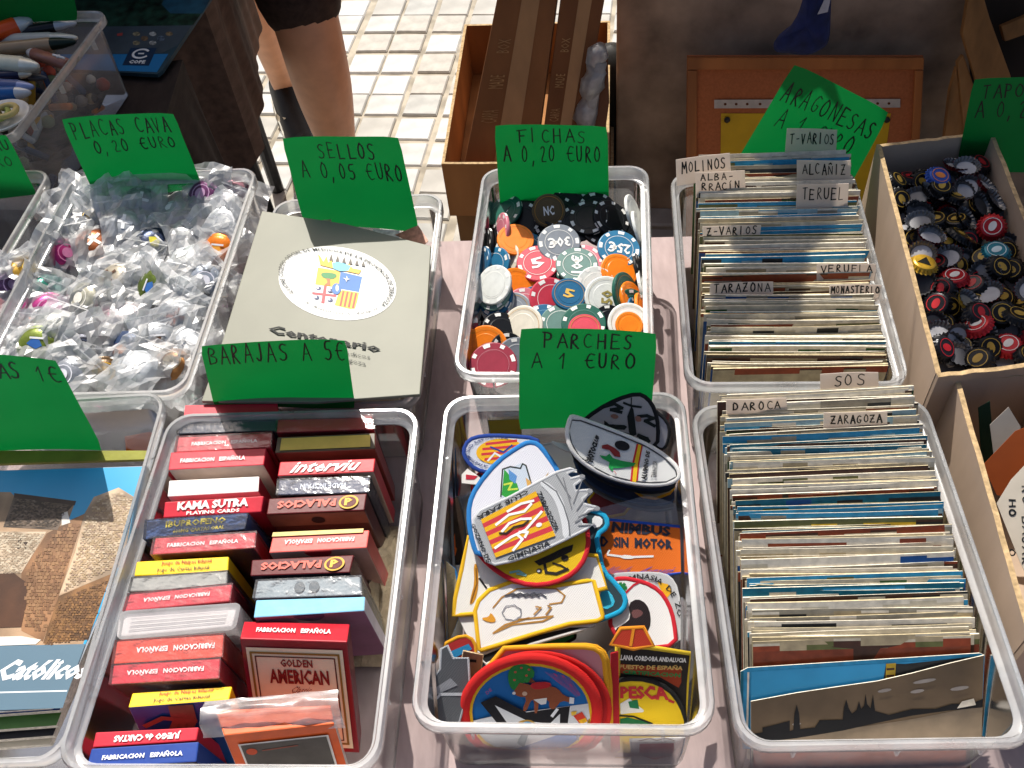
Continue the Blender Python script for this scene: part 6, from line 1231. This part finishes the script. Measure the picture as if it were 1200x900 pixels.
# ================================================================ BOTTLE CAPS
def crown(col, inside, liner='8c8c8c'):
    b = MB(); m = mat(col, .3, '', 120, .12, .05, metal=.25); mi_ = mat('6a6a6c', .3, bump=0, metal=.7); n = 42; vs = []; fs = []
    prof = [(.0001, .0), (.0105, -.0001), (.0122, -.0008), (.0132, -.0024), (.0150, -.0054), (.0160, -.0062)]
    for i, (r_, z) in enumerate(prof):
        for k in range(n): a = 2 * math.pi * k / n; f_ = [0, 0, 0, .15, .8, 1][i] * .0009 * math.cos(k * math.pi); vs.append(((r_ + f_) * math.cos(a), (r_ + f_) * math.sin(a), z))
    for i in range(len(prof) - 1):
        for k in range(n): fs.append((i * n + k, (i + 1) * n + k, (i + 1) * n + (k + 1) % n, i * n + (k + 1) % n))
    b.mesh(vs, fs, m); b.mesh([(x * .965, y * .965, z - .0004) for x, y, z in vs], fs, mi_); o = b.build('bottle_cap', origin=(0, 0, 0)); q = MB()
    if inside: q.lathe([(.0001, -.0012), (.0108, -.0012), (.0112, -.0016), (.0112, -.0008)], 24, mat(liner, .5, bump=0)); q.build('liner', parent=o)
    else:
        F = Fr(*[Vector(p) for p in ((-.0125, .0125, .0001), (.0125, .0125, .0001), (.0125, -.0125, .0001), (-.0125, -.0125, .0001))]); m2 = mat(liner, .4, bump=0)
        if liner == '141410': F.poly(q, [(.5, .8), (.2, .3), (.8, .3)], m2, .0003)
        else: F.ell(q, .5, .5, .24, .16, m2, .0003, 18); F.line(q, [(.5 + .38 * math.cos(k * .42), .5 + .38 * math.sin(k * .42)) for k in range(16)], .0008, m2, .0003)
        q.build('emblem', parent=o)
    return o
CP = [crown(*a) for a in (('141416', False, 'b0903c'), ('a81c24', False, 'd8d4cc'), ('8c8c90', True, '77777a'), ('18181a', True, '4c4c50'), ('b8902c', False, '141410'), ('1c6c7c', False, 'c0d0d0'), ('b0923c', True, '7c7a70'), ('1c1c20', False, 'b01c24'), ('7c1c24', True, 'a0a0a4'), ('c8c4bc', False, '2c3c8c'), ('2c4c9c', False, 'd8803c'))]
CN = ['black', 'red', 'silver upside-down', 'black upside-down', 'yellow triangle', 'teal', 'gold upside-down', 'black and red', 'dark red upside-down', 'pale', 'blue and orange']
rnd = random.Random(77); caps = []; A_, E_, F_, D_ = CAPS
def cap_at(P, k, flip=False, t=.8):
    n = Vector((rnd.uniform(-t, t), rnd.uniform(-t * 1.3, t * .4), 1)).normalized(); 
    if flip: n = -n
    rot = Vector((0, 0, 1)).rotation_difference(n).to_matrix() @ Matrix.Rotation(rnd.uniform(0, 6.28), 3, 'Z'); c = shared(CP[k], P, rot @ Matrix.Scale(.8, 3)); tag(c, None, 'bottle cap', 'bottle caps in the TAPONES carton'); caps.append((c, CN[k]))
for lay, (zz, nx_, ny) in enumerate(((.078, 9, 11), (.098, 9, 11), (.112, 7, 9))):
    for j in range(ny):
        for i in range(nx_):
            u = (i + .5 + rnd.uniform(-.3, .3)) / nx_; v = (j + .5 + rnd.uniform(-.3, .3)) / ny; u = .08 + .87 * u; v = .06 + .88 * v
            P = (A_ * (1 - u) + E_ * u) * (1 - v) + (D_ * (1 - u) + F_ * u) * v; P = Vector((P.x, P.y, zz + rnd.uniform(-.006, .007)))
            if proj(P)[0] > 1235: continue
            k = rnd.choice([0, 0, 0, 0, 0, 1, 3, 3, 3, 6, 7, 7, 7, 8, 8, 2]); cap_at(P, k, k in (2, 3, 6, 8), .75)
for px, py, k in ((1084, 306, 4), (1102, 205, 10), (1168, 292, 5), (1090, 280, 8), (1078, 262, 2), (1150, 365, 7)): cap_at(at(px, py, .122), k, k in (2, 8), .25)
label_row(caps, '{d} bottle cap in the TAPONES carton')
for o in CP: drop(o)
# bed of older caps below (not separable)
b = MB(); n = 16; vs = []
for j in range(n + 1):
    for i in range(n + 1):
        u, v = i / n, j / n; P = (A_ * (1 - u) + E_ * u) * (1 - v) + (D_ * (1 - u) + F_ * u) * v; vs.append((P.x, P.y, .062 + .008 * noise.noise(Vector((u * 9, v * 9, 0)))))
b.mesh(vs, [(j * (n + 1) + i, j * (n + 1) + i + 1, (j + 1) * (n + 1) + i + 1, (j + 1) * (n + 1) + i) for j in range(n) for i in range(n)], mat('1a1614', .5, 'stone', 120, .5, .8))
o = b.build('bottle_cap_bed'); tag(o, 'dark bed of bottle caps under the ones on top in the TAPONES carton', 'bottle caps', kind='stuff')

# ================================================================ PAPERS in the near right carton
def sheet(q, z, t, yaw, c, label, side=0, th_=.0006, lines=(), wd=.0012, fr_q=None):
    pl = PL(q[0][0], q[0][1], z, t, yaw, side); b = MB(); b.slab([pl.at(*p) for p in q], pl.n, th_, mat(c, .7, '', 40, .06, .06, trans=.15)); o = b.build('paper_sheet'); tag(o, label, 'paper', 'papers in the near right carton')
    if lines:
        f = Fr(*[pl.at(*p) for p in fr_q]); b = MB()
        for s_, u0, v0, u1, v1 in lines: hand(f, b, s_, u0, v0, u1, v1, wd=wd)
        b.build('handwriting', parent=o)
    return o
sheet([(1146, 478), (1160, 470), (1168, 560), (1150, 540)], .105, 62, -20, '1c3c28', 'dark green paper strip standing in the papers carton')
sheet([(1160, 498), (1182, 477), (1196, 500), (1192, 560), (1166, 545)], .110, 50, -20, 'bcb4a8', 'white card corner behind the orange brown sheet')
sheet([(1152, 545), (1190, 505), (1260, 480), (1260, 600), (1168, 580)], .112, 44, -20, '9c4a1c', 'orange brown paper sheet in the papers carton')
sheet([(1168, 590), (1185, 562), (1215, 530), (1300, 520), (1300, 760), (1235, 740), (1196, 660)], .116, 30, -20, 'c9bfae', 'cream sheet with handwritten lines at the right edge', lines=[('PLAZA', .0, .70, .3, .82), ('NO BAJAR', .02, .45, .5, .57), ('HOY 80', .1, .2, .45, .32)], wd=.0009, fr_q=[(1232, 565), (1232, 765), (1170, 765), (1170, 565)])

# ================================================================ BEHIND THE TABLE: cartons
zr = -.40; a = at(547, 30, zr); e = at(712, 26, zr); d = at(521, 190, zr); f = at(716, 188, zr)
f = Vector((f.x - .01, f.y, zr))
KR2 = mat('9c6a3c', .85, 'cardboard', 16, .15, .2, name='open_brown_cardboard')
carton('carton', [a, e, f, d], -.53, zr, KR2, 'open brown cardboard carton holding two long cartons behind the chips', th=.006)
sh = Vector((.012, .02, 0)); lowc = carton('carton', [a + sh, e + sh, f + sh, d + sh], GZ + .002, -.536, mat('7a5632', .85, 'cardboard', 16, .15, .2), 'lower closed brown carton carrying the open one', th=.006)
b = MB(); b.slab([Vector((p.x, p.y, -.5335)) for p in (a + sh, d + sh, f + sh, e + sh)], Vector((0, 0, 1)), .003, mat('7a5632', .85, 'cardboard', 16, .15, .2)); 
b.build('carton_lid', parent=lowc)
def longbox(q, z, t, label, thick, c='8a5a34'):
    pl = PL((q[2][0] + q[3][0]) / 2, q[3][1], z, t, -10); b = MB(); b.slab([pl.at(*p) for p in q][::-1], pl.n, thick, mat(c, .8, 'cardboard', 14, .16, .15)); o = b.build('long_carton'); bevel(o, .002); tag(o, label, 'carton', 'long cartons standing in the open carton')
    f = frpx(pl, *q); b = MB(); tp = mat('a87c50', .3, 'cardboard', 30, .1, .05)
    f.rect(b, .42, .0, .72, 1, tp, .0012); b.build('packing_tape', parent=o)
    b = MB(); cr = mat('b08454', .7, bump=0)
    for k in range(3): text(f, b, ['CARPA', 'MADE', 'BOX'][k], .12 + .02 * k, .30 + .13 * k, .36, .35 + .13 * k, cr, .0018, 0, rot=90)
    b.build('print', parent=o); return o
longbox([(600, -90), (664, -90), (622, 232), (536, 232)], -.50, 66, 'long brown carton leaning in the open carton, the left one', .05)
longbox([(668, -90), (724, -90), (668, 230), (627, 230)], -.50, 66, 'long brown carton leaning in the open carton, the right one', .05, '7c4e2c')
# wrapped roll
A = at(672, 215, -.50); B = at(703, 52, -.22); b = MB(); n = 16; pts = [A.lerp(B, k / n) + Vector((.004 * math.sin(k * 2.1), .004 * math.cos(k * 1.3), 0)) for k in range(n + 1)]
b.tube(pts, [.020 + .004 * math.sin(k * 1.7) for k in range(n)] + [.008], M_BAG, 12); o = b.build('plastic_roll', smooth=True); tag(o, 'crumpled clear plastic roll standing right of the long cartons', 'plastic roll')
b = MB(); b.tube([A + Vector((0, 0, .01)), B - Vector((0, .01, .03))], .012, mat('a8a29a', .5), 12); b.build('core', parent=o, smooth=True)
pl = PL(690, 190, -.44, 66, -10); b = MB(); b.slab([pl.at(*p) for p in [(700, 60), (712, 62), (714, 120), (704, 190), (684, 190)]][::-1], pl.n, .01, mat('6c4630', .8, 'cardboard', 14, .16, .15)); tag(b.build('cardboard_piece'), 'dark brown cardboard piece right of the plastic roll', 'cardboard')
# black bag squeezed between carton and pillar
P = at(722, 190, -.6); b = MB(); n = 10
b.lathe([(.001, 0), (.07, .01), (.075, .12), (.06, .24), (.05, .33), (.02, .37), (.001, .375)], 20, mat('15130f', .6, 'cloth', 30, .3, .6), (P.x + .015, P.y + .10, GZ)); 
for v in b.v: v += Vector((noise.noise(v * 14), noise.noise(v * 14 + Vector((9, 0, 0))), 0)) * .02
o = b.build('black_bag', smooth=True); tag(o, 'black cloth bag squeezed between the carton and the stone pillar', 'bag')

# ================================================================ CORK BOARD leaning on the pillar
class P3(Plane):
    def __init__(s, p, t, yaw): s.p = Vector(p); t = R(t); s.n = (Matrix.Rotation(R(yaw), 3, 'Z') @ Vector((0, -math.sin(t), math.cos(t)))).normalized()
pl = P3((.45, 1.60, -.25), 80, -10); q = [(805, 66), (1082, 66), (1068, 330), (803, 330)]; f = frpx(pl, *q)
root = empty('cork_board', f(.5, 0, 0), 'cork notice board with a wooden frame leaning on the stone pillar', 'notice board')
ck = mat('a86038', .9, '', 220, .10, .3, name='cork'); wf = mat('a0602f', .55, 'wood', 20, .2, .1)
b = MB(); b.slab([f(u, v, 0) for u, v in ((.0, 0), (1, 0), (1, 1), (.0, 1))], f.n, .006, ck); b.build('cork_panel', parent=root)
for (u0, v0, u1, v1) in ((0, .955, 1, 1), (0, 0, .045, .953), (.965, 0, 1, .953), (.047, 0, .963, .04)):
    b = MB(); b.slab([f(u0, v0, .009), f(u1, v0, .009), f(u1, v1, .009), f(u0, v1, .009)], f.n, .0085, wf); o = b.build('frame_rail', parent=root); bevel(o, .002)
def on(qs): return [pl.raised(.0015).at(*p) for p in qs]
b = MB(); b.slab(on([(845, 133), (1044, 133), (1022, 300), (843, 300)])[::-1], f.n, .0006, mat('c49a14', .6, '', 20, .08, .03)); o = b.build('yellow_sheet'); tag(o, 'yellow sheet in a clear punched sleeve pinned to the cork board', 'paper')
p2 = pl.raised(.003)
fs = frpx(pl.raised(.0035), (837, 117), (1055, 116), (1055, 126), (837, 127)); b = MB(); b.slab([fs(u, v) for u, v in ((0, 0), (1, 0), (1, 1), (0, 1))], fs.n, .0004, mat('b4a89c', .5, bump=0)); b.build('punched_strip', parent=o)
b = MB(); hm = mat('5a3018', .9, bump=0)
for u in (.06, .12, .18, .25, .32, .82, .88, .94): fs.ell(b, u, .5, .008, .16, hm, .0006, 10)
b.build('punch_holes', parent=o)['kind'] = 'stuff'
for px, py in ((852, 140), (1039, 140)):
    c = p2.at(px, py); b = MB(); b.tube([c, c + f.n * .004, c + f.n * .007], [.006, .006, .003], mat('2a2420', .3, bump=0), 12); o = b.build('drawing_pin', smooth=False); tag(o, 'dark drawing pin at the upper ' + ('left' if px < 900 else 'right') + ' corner of the yellow sheet', 'drawing pin', 'pins of the yellow sheet')

# ================================================================ WOODEN PALLET at the far right
pl = P3((.95, 1.55, -.1), 70, -10)
root = empty('wooden_pallet', pl.at(1160, 180), 'raw wooden planks of a pallet standing at the far right by the pillar', 'pallet'); wdm = mat('8c6236', .75, 'wood', 26, .3, .3); Zp = lambda P: Zm(P, 1100, 0, 4.5)
for q_, h in (([(165, -60), (225, -60), (268, 90), (380, 400), (400, 500), (225, 520), (125, 180)], .02), ([(100, 330), (132, 290), (222, 560), (200, 760), (140, 760)], .014), ([(60, 480), (96, 352), (138, 740), (120, 860), (20, 820)], .010), ([(330, 140), (520, 60), (520, 160), (350, 220)], .004)):
    p_ = pl.raised(h * 1.4); b = MB(); b.slab([p_.at(*x) for x in Zp(q_)], p_.n, .016, wdm); o = b.build('plank', parent=root); bevel(o, .0015)
pb = pl.raised(-.03); b = MB(); b.slab([pb.at(*x) for x in Zp([(150, -100), (620, -100), (620, 700), (200, 700)])], pb.n, .02, mat('2a2018', .9, 'wood', 10, .3, .2)); tag(b.build('dark_board'), 'dark brown board standing behind the wooden pallet', 'board')
P = at(1198, 18, .15); b = MB(); b.lathe([(.001, -.06), (.04, -.05), (.055, 0), (.045, .05), (.02, .07), (.001, .072)], 18, mat('0c0b0a', .6, 'cloth', 30, .3, .5), P + Vector((0, .2, 0)))
for v in b.v: v += Vector((noise.noise(v * 16), 0, noise.noise(v * 16 + Vector((9, 0, 0))))) * .02
b.tube([P + Vector((0, .2, .06)), P + Vector((0, .2, 1.1))], .002, mat('0c0b0a', .6), 6)
tag(b.build('black_pouch', smooth=True), 'black pouch hanging in front of the pallet at the top right', 'pouch')

# ================================================================ NAVY CLOTH hanging at the top
pl = P3((.42, 1.28, .1), 84, -8); q = smoothpoly([(948, -60), (976, -60), (974, 30), (969, 56), (955, 62), (930, 65), (906, 60), (907, 48), (925, 34), (940, 12)], 2)
nv = mat('16204c', .85, 'cloth', 60, .3, .5, name='navy_cloth'); b = MB(); fp = [pl.at(*p) for p in q]; c = sum(fp, Vector()) / len(fp); N = len(fp); vs = []; fs_ = []
for s_, w_ in ((.0, .016), (.55, .013), (.85, .008), (1, 0), (.85, -.008), (.55, -.013), (.0, -.016)):
    for i, p in enumerate(fp): vs.append(c.lerp(p, max(s_, .001)) + pl.n * (w_ + .003 * math.sin(i * .9) * s_))
for k in range(6):
    for i in range(N): fs_.append((k * N + i, k * N + (i + 1) % N, (k + 1) * N + (i + 1) % N, (k + 1) * N + i))
b.mesh(vs, fs_, nv); t0 = pl.at(962, -55); b.tube([t0, Vector((t0.x, t0.y, 1.28))], .003, nv, 6); o = b.build('hanging_cloth', smooth=True); tag(o, 'navy blue cloth tassel hanging in front of the stone pillar', 'hanging cloth')
b = MB(); b.slab([pl.raised(.013).at(*p) for p in [(966, 0), (973, 0), (970, 14), (958, 17)]], pl.n, .001, mat('a8a8b0', .6, bump=0)); b.build('white_mark', parent=o)

# unseen cloth on a cord, added to cast shade over the ARAGONESAS box
hp = at(905, 296, .118) + sundir * .62; b = MB(); n = 16; vs = []
for j in range(n + 1):
    for i in range(n + 1):
        u, v = i / n - .5, j / n - .5; wv = 1 + .5 * noise.noise(Vector((u * 5, v * 5, 3))); vs.append(hp + Vector((.10 * u * wv + .12 * v + .012 * math.sin(v * 14), .03 * u + .012 * math.sin(u * 15), -.17 * v * wv - .02 * noise.noise(Vector((u * 9, v * 3, 8))))))
b.mesh(vs, [(j * (n + 1) + i, j * (n + 1) + i + 1, (j + 1) * (n + 1) + i + 1, (j + 1) * (n + 1) + i) for j in range(n) for i in range(n)], nv)
top = hp + Vector((-.0375, 0, .10)); o = b.build('shade_pennant', smooth=True); tag(o, 'dark cloth on a cord, added out of view to shade the MOLINOS postcards', 'shade_pennant')
b = MB(); b.tube([top + Vector((0, 0, -.03)), top, Vector((.30, 1.36, 1.28))], .0015, nv, 6); b.build('cord', parent=o)

# ================================================================ THE PERSON behind the draped counter
def skinned(name, nodes, edges, m, parent=None, root=0, sub=2, origin=None):
    me = bpy.data.meshes.new(name); org = Vector(origin or (0, 0, 0)) if parent is None else Vector(parent['_o'])
    me.from_pydata([tuple(Vector(n[0]) - org) for n in nodes], edges, []); o = bpy.data.objects.new(name, me); COL.objects.link(o)
    sk = o.modifiers.new('skin', 'SKIN'); sk.use_smooth_shade = True
    for i, n in enumerate(nodes):
        r_ = n[1]; r_ = r_ if isinstance(r_, tuple) else (r_, r_); me.skin_vertices[0].data[i].radius = r_; me.skin_vertices[0].data[i].use_root = (i == root)
    sb = o.modifiers.new('sub', 'SUBSURF'); sb.levels = sub; sb.render_levels = sub
    bpy.context.view_layer.update(); dg = bpy.context.evaluated_depsgraph_get(); m2 = bpy.data.meshes.new_from_object(o.evaluated_get(dg)); o.modifiers.clear(); o.data = m2; m2.materials.clear(); m2.materials.append(m); bpy.data.meshes.remove(me)
    for p in m2.polygons: p.use_smooth = True; p.material_index = 0
    o['_o'] = tuple(org)
    if parent: o.parent = parent
    else: o.location = org
    return o
skin = mat('d09a78', .55, '', 25, .07, .06, name='skin'); V = Vector
K1 = at(366, 52, -.27); A1 = at(402, 195, -.64); K1 = V((K1.x, K1.y, -.27))
H1 = K1 + V((-.03, .14, .42)); H2 = H1 + V((-.19, .04, 0)); K2 = V((H2.x + .06, H2.y + .14, -.26)); A2 = at(326, 78, -.60); A2 = V((A2.x, A2.y, -.64)); PV = (H1 + H2) / 2 + V((0, 0, .07))
S1 = PV + V((.0, -.02, .16)); S2 = PV + V((0, -.03, .32)); NK = PV + V((0, -.04, .44)); HD = PV + V((0, -.05, .58)); SL = PV + V((.18, -.03, .38)); SR = PV + V((-.18, -.03, .38))
nodes = [(PV, (.14, .10)), (H1, .088), (H1.lerp(K1, .55), .076), (K1 + V((0, 0, .02)), .070), (K1.lerp(A1, .32), .067), (K1.lerp(A1, .62), .054), (A1, .034), (A1 + V((.02, -.03, -.06)), .034), (A1 + V((.05, -.14, -.085)), .026),
 (H2, .088), (H2.lerp(K2, .55), .076), (K2, .056), (K2.lerp(A2, .32), .052), (K2.lerp(A2, .65), .042), (A2, .034), (A2 + V((.02, -.03, -.06)), .034), (A2 + V((.05, -.14, -.085)), .026),
 (S1, (.135, .095)), (S2, (.15, .10)), (NK, .055), (HD, (.075, .09)), (HD + V((0, 0, .08)), .06), (SL, .06), (SL + V((.05, 0, -.27)), .04), (SL + V((.06, -.12, -.48)), .028), (SR, .06), (SR + V((-.05, 0, -.27)), .04), (SR + V((-.04, -.12, -.48)), .028), (NK + V((0, 0, .06)), .052)]
edges = [(0, 1), (1, 2), (2, 3), (3, 4), (4, 5), (5, 6), (6, 7), (7, 8), (0, 9), (9, 10), (10, 11), (11, 12), (12, 13), (13, 14), (14, 15), (15, 16), (0, 17), (17, 18), (18, 19), (19, 28), (28, 20), (20, 21), (18, 22), (22, 23), (23, 24), (18, 25), (25, 26), (26, 27)]
# five fingers and a thumb on each hand
for wi, sx in ((24, 1), (27, -1)):
    wp = nodes[wi][0]; pc = wp + V((0, -.02, -.05)); nodes.append((pc, (.026, .014))); pi = len(nodes) - 1; edges.append((wi, pi))
body = skinned('person', nodes, edges, skin, origin=(PV.x, PV.y, GZ))
tag(body, 'person in brown shorts standing on the pavement behind the SELLOS card, bare leg in view', 'person')
for wi, sx in ((24, 1), (27, -1)):
    wp = nodes[wi][0]; pc = wp + V((0, -.02, -.05)); fg = []; fe_ = []
    for k in range(5):
        if k == 4: base_, l, dr = pc + V((-.02 * sx, -.01, .01)), .045, V((-.5 * sx, -.4, -.7))
        else: base_, l, dr = pc + V((0, -.024 + .016 * k, -.02)), [.062, .07, .065, .05][k], V((0, -.12, -1))
        dr = dr.normalized(); i0 = len(fg); fg += [(base_ - dr * .015, .009), (base_ + dr * l * .45, .0085), (base_ + dr * l * .95 + V((-.010 * sx, 0, .0)), .0075)]; fe_ += [(i0, i0 + 1), (i0 + 1, i0 + 2)]
        h = skinned('finger' if k < 4 else 'thumb', fg[i0:], [(0, 1), (1, 2)], skin, body, sub=1)
trouser = mat('3a2c26', .88, 'cloth', 80, .25, .4, name='short_cloth')
h1 = K1 + V((0, 0, -.005)); h2 = K2.lerp(H2, .1)
skinned('shorts', [(PV + V((0, 0, .05)), (.155, .115)), (H1, .108), (H1.lerp(h1, .6), .098), (h1, .092), (H2, .108), (H2.lerp(h2, .6), .098), (h2, .092)], [(0, 1), (1, 2), (2, 3), (0, 4), (4, 5), (5, 6)], trouser, body)
skinned('t_shirt', [(S1, (.15, .11)), (PV + V((0, 0, .08)), (.15, .115)), (S2, (.165, .115)), (SL, .075), (SL + V((.03, 0, -.15)), .062), (SR, .075), (SR + V((-.03, 0, -.15)), .062)], [(0, 1), (0, 2), (2, 3), (3, 4), (2, 5), (5, 6)], mat('3a3e46', .9, 'cloth', 80, .15, .3), body)
skinned('hair', [(HD + V((0, .02, .07)), (.082, .09)), (HD + V((0, .05, .0)), (.07, .05))], [(0, 1)], mat('2a1c14', .8, 'cloth', 60, .4, .8), body)
b = MB()
for sx in (-1, 1): b.lathe([(.0005, .008), (.006, .006), (.009, 0), (.006, -.006), (.0005, -.008)], 10, mat('e0dcd4', .3, bump=0), HD + V((.028 * sx, -.082, .01)))
E_ = b.build('eyes', parent=body, smooth=True); E_['kind'] = 'stuff'
skinned('nose', [(HD + V((0, -.08, .01)), .010), (HD + V((0, -.10, -.02)), .014)], [(0, 1)], skin, body)
b = MB(); b.box(HD + V((0, -.086, -.05)), (.045, .008, .008), mat('8a4038', .5, bump=0)); b.build('mouth', parent=body)
for sx in (-1, 1): skinned('ear', [(HD + V((.085 * sx, 0, .015)), (.012, .02)), (HD + V((.086 * sx, 0, -.015)), (.010, .016))], [(0, 1)], skin, body)
# trainers
blk_ = mat('181614', .6, '', 50, .2, .2); sole = mat('b8b4a8', .7, bump=.05); grey_ = mat('55504a', .8, 'cloth', 80, .2, .3)
for k, Af in enumerate((A1, A2)):
    d = V((.18, -1, 0)).normalized() if k == 0 else V((.32, -1, 0)).normalized(); s_ = V((-d.y, d.x, 0)); g0 = V((Af.x, Af.y, GZ)) - d * .07
    prof = [(0, .036, .085), (.04, .040, .10), (.09, .042, .095), (.14, .044, .07), (.20, .048, .05), (.25, .042, .04), (.285, .02, .03)]
    b = MB(); vs = []; n = 14
    for (l, w_, h) in prof:
        for i in range(n): a = math.pi * i / (n - 1); vs.append(g0 + d * l + s_ * w_ * math.cos(a) + V((0, 0, .022 + h * max(0.0, math.sin(a)) ** .7 )))
    b.mesh(vs, [(j * n + i, j * n + i + 1, (j + 1) * n + i + 1, (j + 1) * n + i) for j in range(len(prof) - 1) for i in range(n - 1)] + [tuple(range(n)), tuple(range(len(prof) * n - 1, (len(prof) - 1) * n - 1, -1))], blk_); o = b.build('trainer', parent=body, smooth=True)
    b = MB(); ol = [g0 + d * l + s_ * (w_ + .004) + V((0, 0, .024)) for l, w_, h in prof] + [g0 + d * l - s_ * (w_ + .004) + V((0, 0, .024)) for l, w_, h in prof[::-1]]; b.slab(ol[::-1], V((0, 0, 1)), .022, sole); b.build('sole', parent=o)
    for sd2 in (-1, 1):
        b = MB(); pts = [(.06, .055), (.085, .035), (.11, .034), (.15, .05), (.20, .078)]; 
        for i in range(4): 
            (l0, z0_), (l1, z1_) = pts[i], pts[i + 1]; t0_, t1_ = [.004, .014, .012, .007, .001][i], [.004, .014, .012, .007, .001][i + 1]; w0 = .046 - .03 * (z0_ - .03) / .08; w1 = .048 - .03 * (z1_ - .03) / .08
            q4 = [g0 + d * l0 + s_ * sd2 * (w0 + .004) + V((0, 0, z0_ - t0_)), g0 + d * l1 + s_ * sd2 * (w1 + .004) + V((0, 0, z1_ - t1_)), g0 + d * l1 + s_ * sd2 * (w1 + .001) + V((0, 0, z1_ + t1_)), g0 + d * l0 + s_ * sd2 * (w0 + .001) + V((0, 0, z0_ + t0_))]; b.face(q4, mat('c9b89c', .5, bump=0))
        b.build('swoosh', parent=o)
    if k == 0: skinned('sock', [(Af + V((0, 0, .02)), .041), (Af + V((0, 0, -.01)), .041)], [(0, 1)], mat('c8c8c4' if k == 0 else '2c2826', .9, 'cloth', 80, .1, .3), body, sub=1)

# ---------------------------------------------------------------- building line far behind, so that the street ends somewhere
b = MB(); bw_ = mat('a8967c', .9, 'stone', 3, .12, .1)
o = empty('building', (0, 22, GZ), 'plain pale building across the square, above the picture', 'building')
b.box((0, 24, 4.5), (40, 4, 10.5), bw_); b.build('wall', parent=o)
for i in range(9):
    for j in range(3):
        b = MB(); b.box((-16 + i * 4, 21.97, .9 + j * 3), (1.3, .1, 1.8), mat('2c3a44', .15, bump=0)); b.build('window', parent=o)
# nothing sticks through the box walls: soft sheets and boxes give way along them
def confine(b_, grp):
    for o in [x for x in bpy.data.objects if not x.parent and x.get('group') == grp]:
        for m_ in [o] + list(o.children):
            if m_.type != 'MESH' or any(s_ in str(o.get('label')) for s_ in ('orange packet', 'panorama', 'plain blue sky')): continue
            for v in m_.data.vertices:
                w_ = o.location + v.co
                if w_.z > b_.zr + .004 or (b_ is bx_bar and w_.z > .098): continue
                k = min(1, max(0, (b_.zr - .013 - w_.z) / (b_.zr - .013))); ins = .010 + .005 * k; x, y = b_.loc(w_); lx, ly = b_.W / 2 - ins, b_.L / 2 - ins
                x2, y2 = max(-lx, min(lx, x)), max(-ly, min(ly, y))
                if w_.z > b_.zr - .012: f_ = (b_.zr + .004 - w_.z) / .016; x2 = x + (x2 - x) * f_; y2 = y + (y2 - y) * f_
                z2 = max(w_.z, b_.z0 + .0035)
                if (x2, y2, z2) != (x, y, w_.z): v.co = b_.P(x2, y2, z2) - o.location
for b_, g_ in ((bx_pat, 'embroidered patches in the PARCHES box'), (bx_pat, 'clear sleeves in the PARCHES box'), (bx_bar, 'decks of playing cards in the BARAJAS box'), (bx_dar, 'postcards in the ZARAGOZA box'), (bx_ara, 'postcards in the ARAGONESAS box'), (bx_cat, 'magazines under the castle magazine'), (bx_sel, 'stamp albums piled under the grey folder'), (bx_mid, 'dark cards in the left edge box')): confine(b_, g_)
for o in list(bpy.data.objects):
    if '_o' in o: del o['_o']
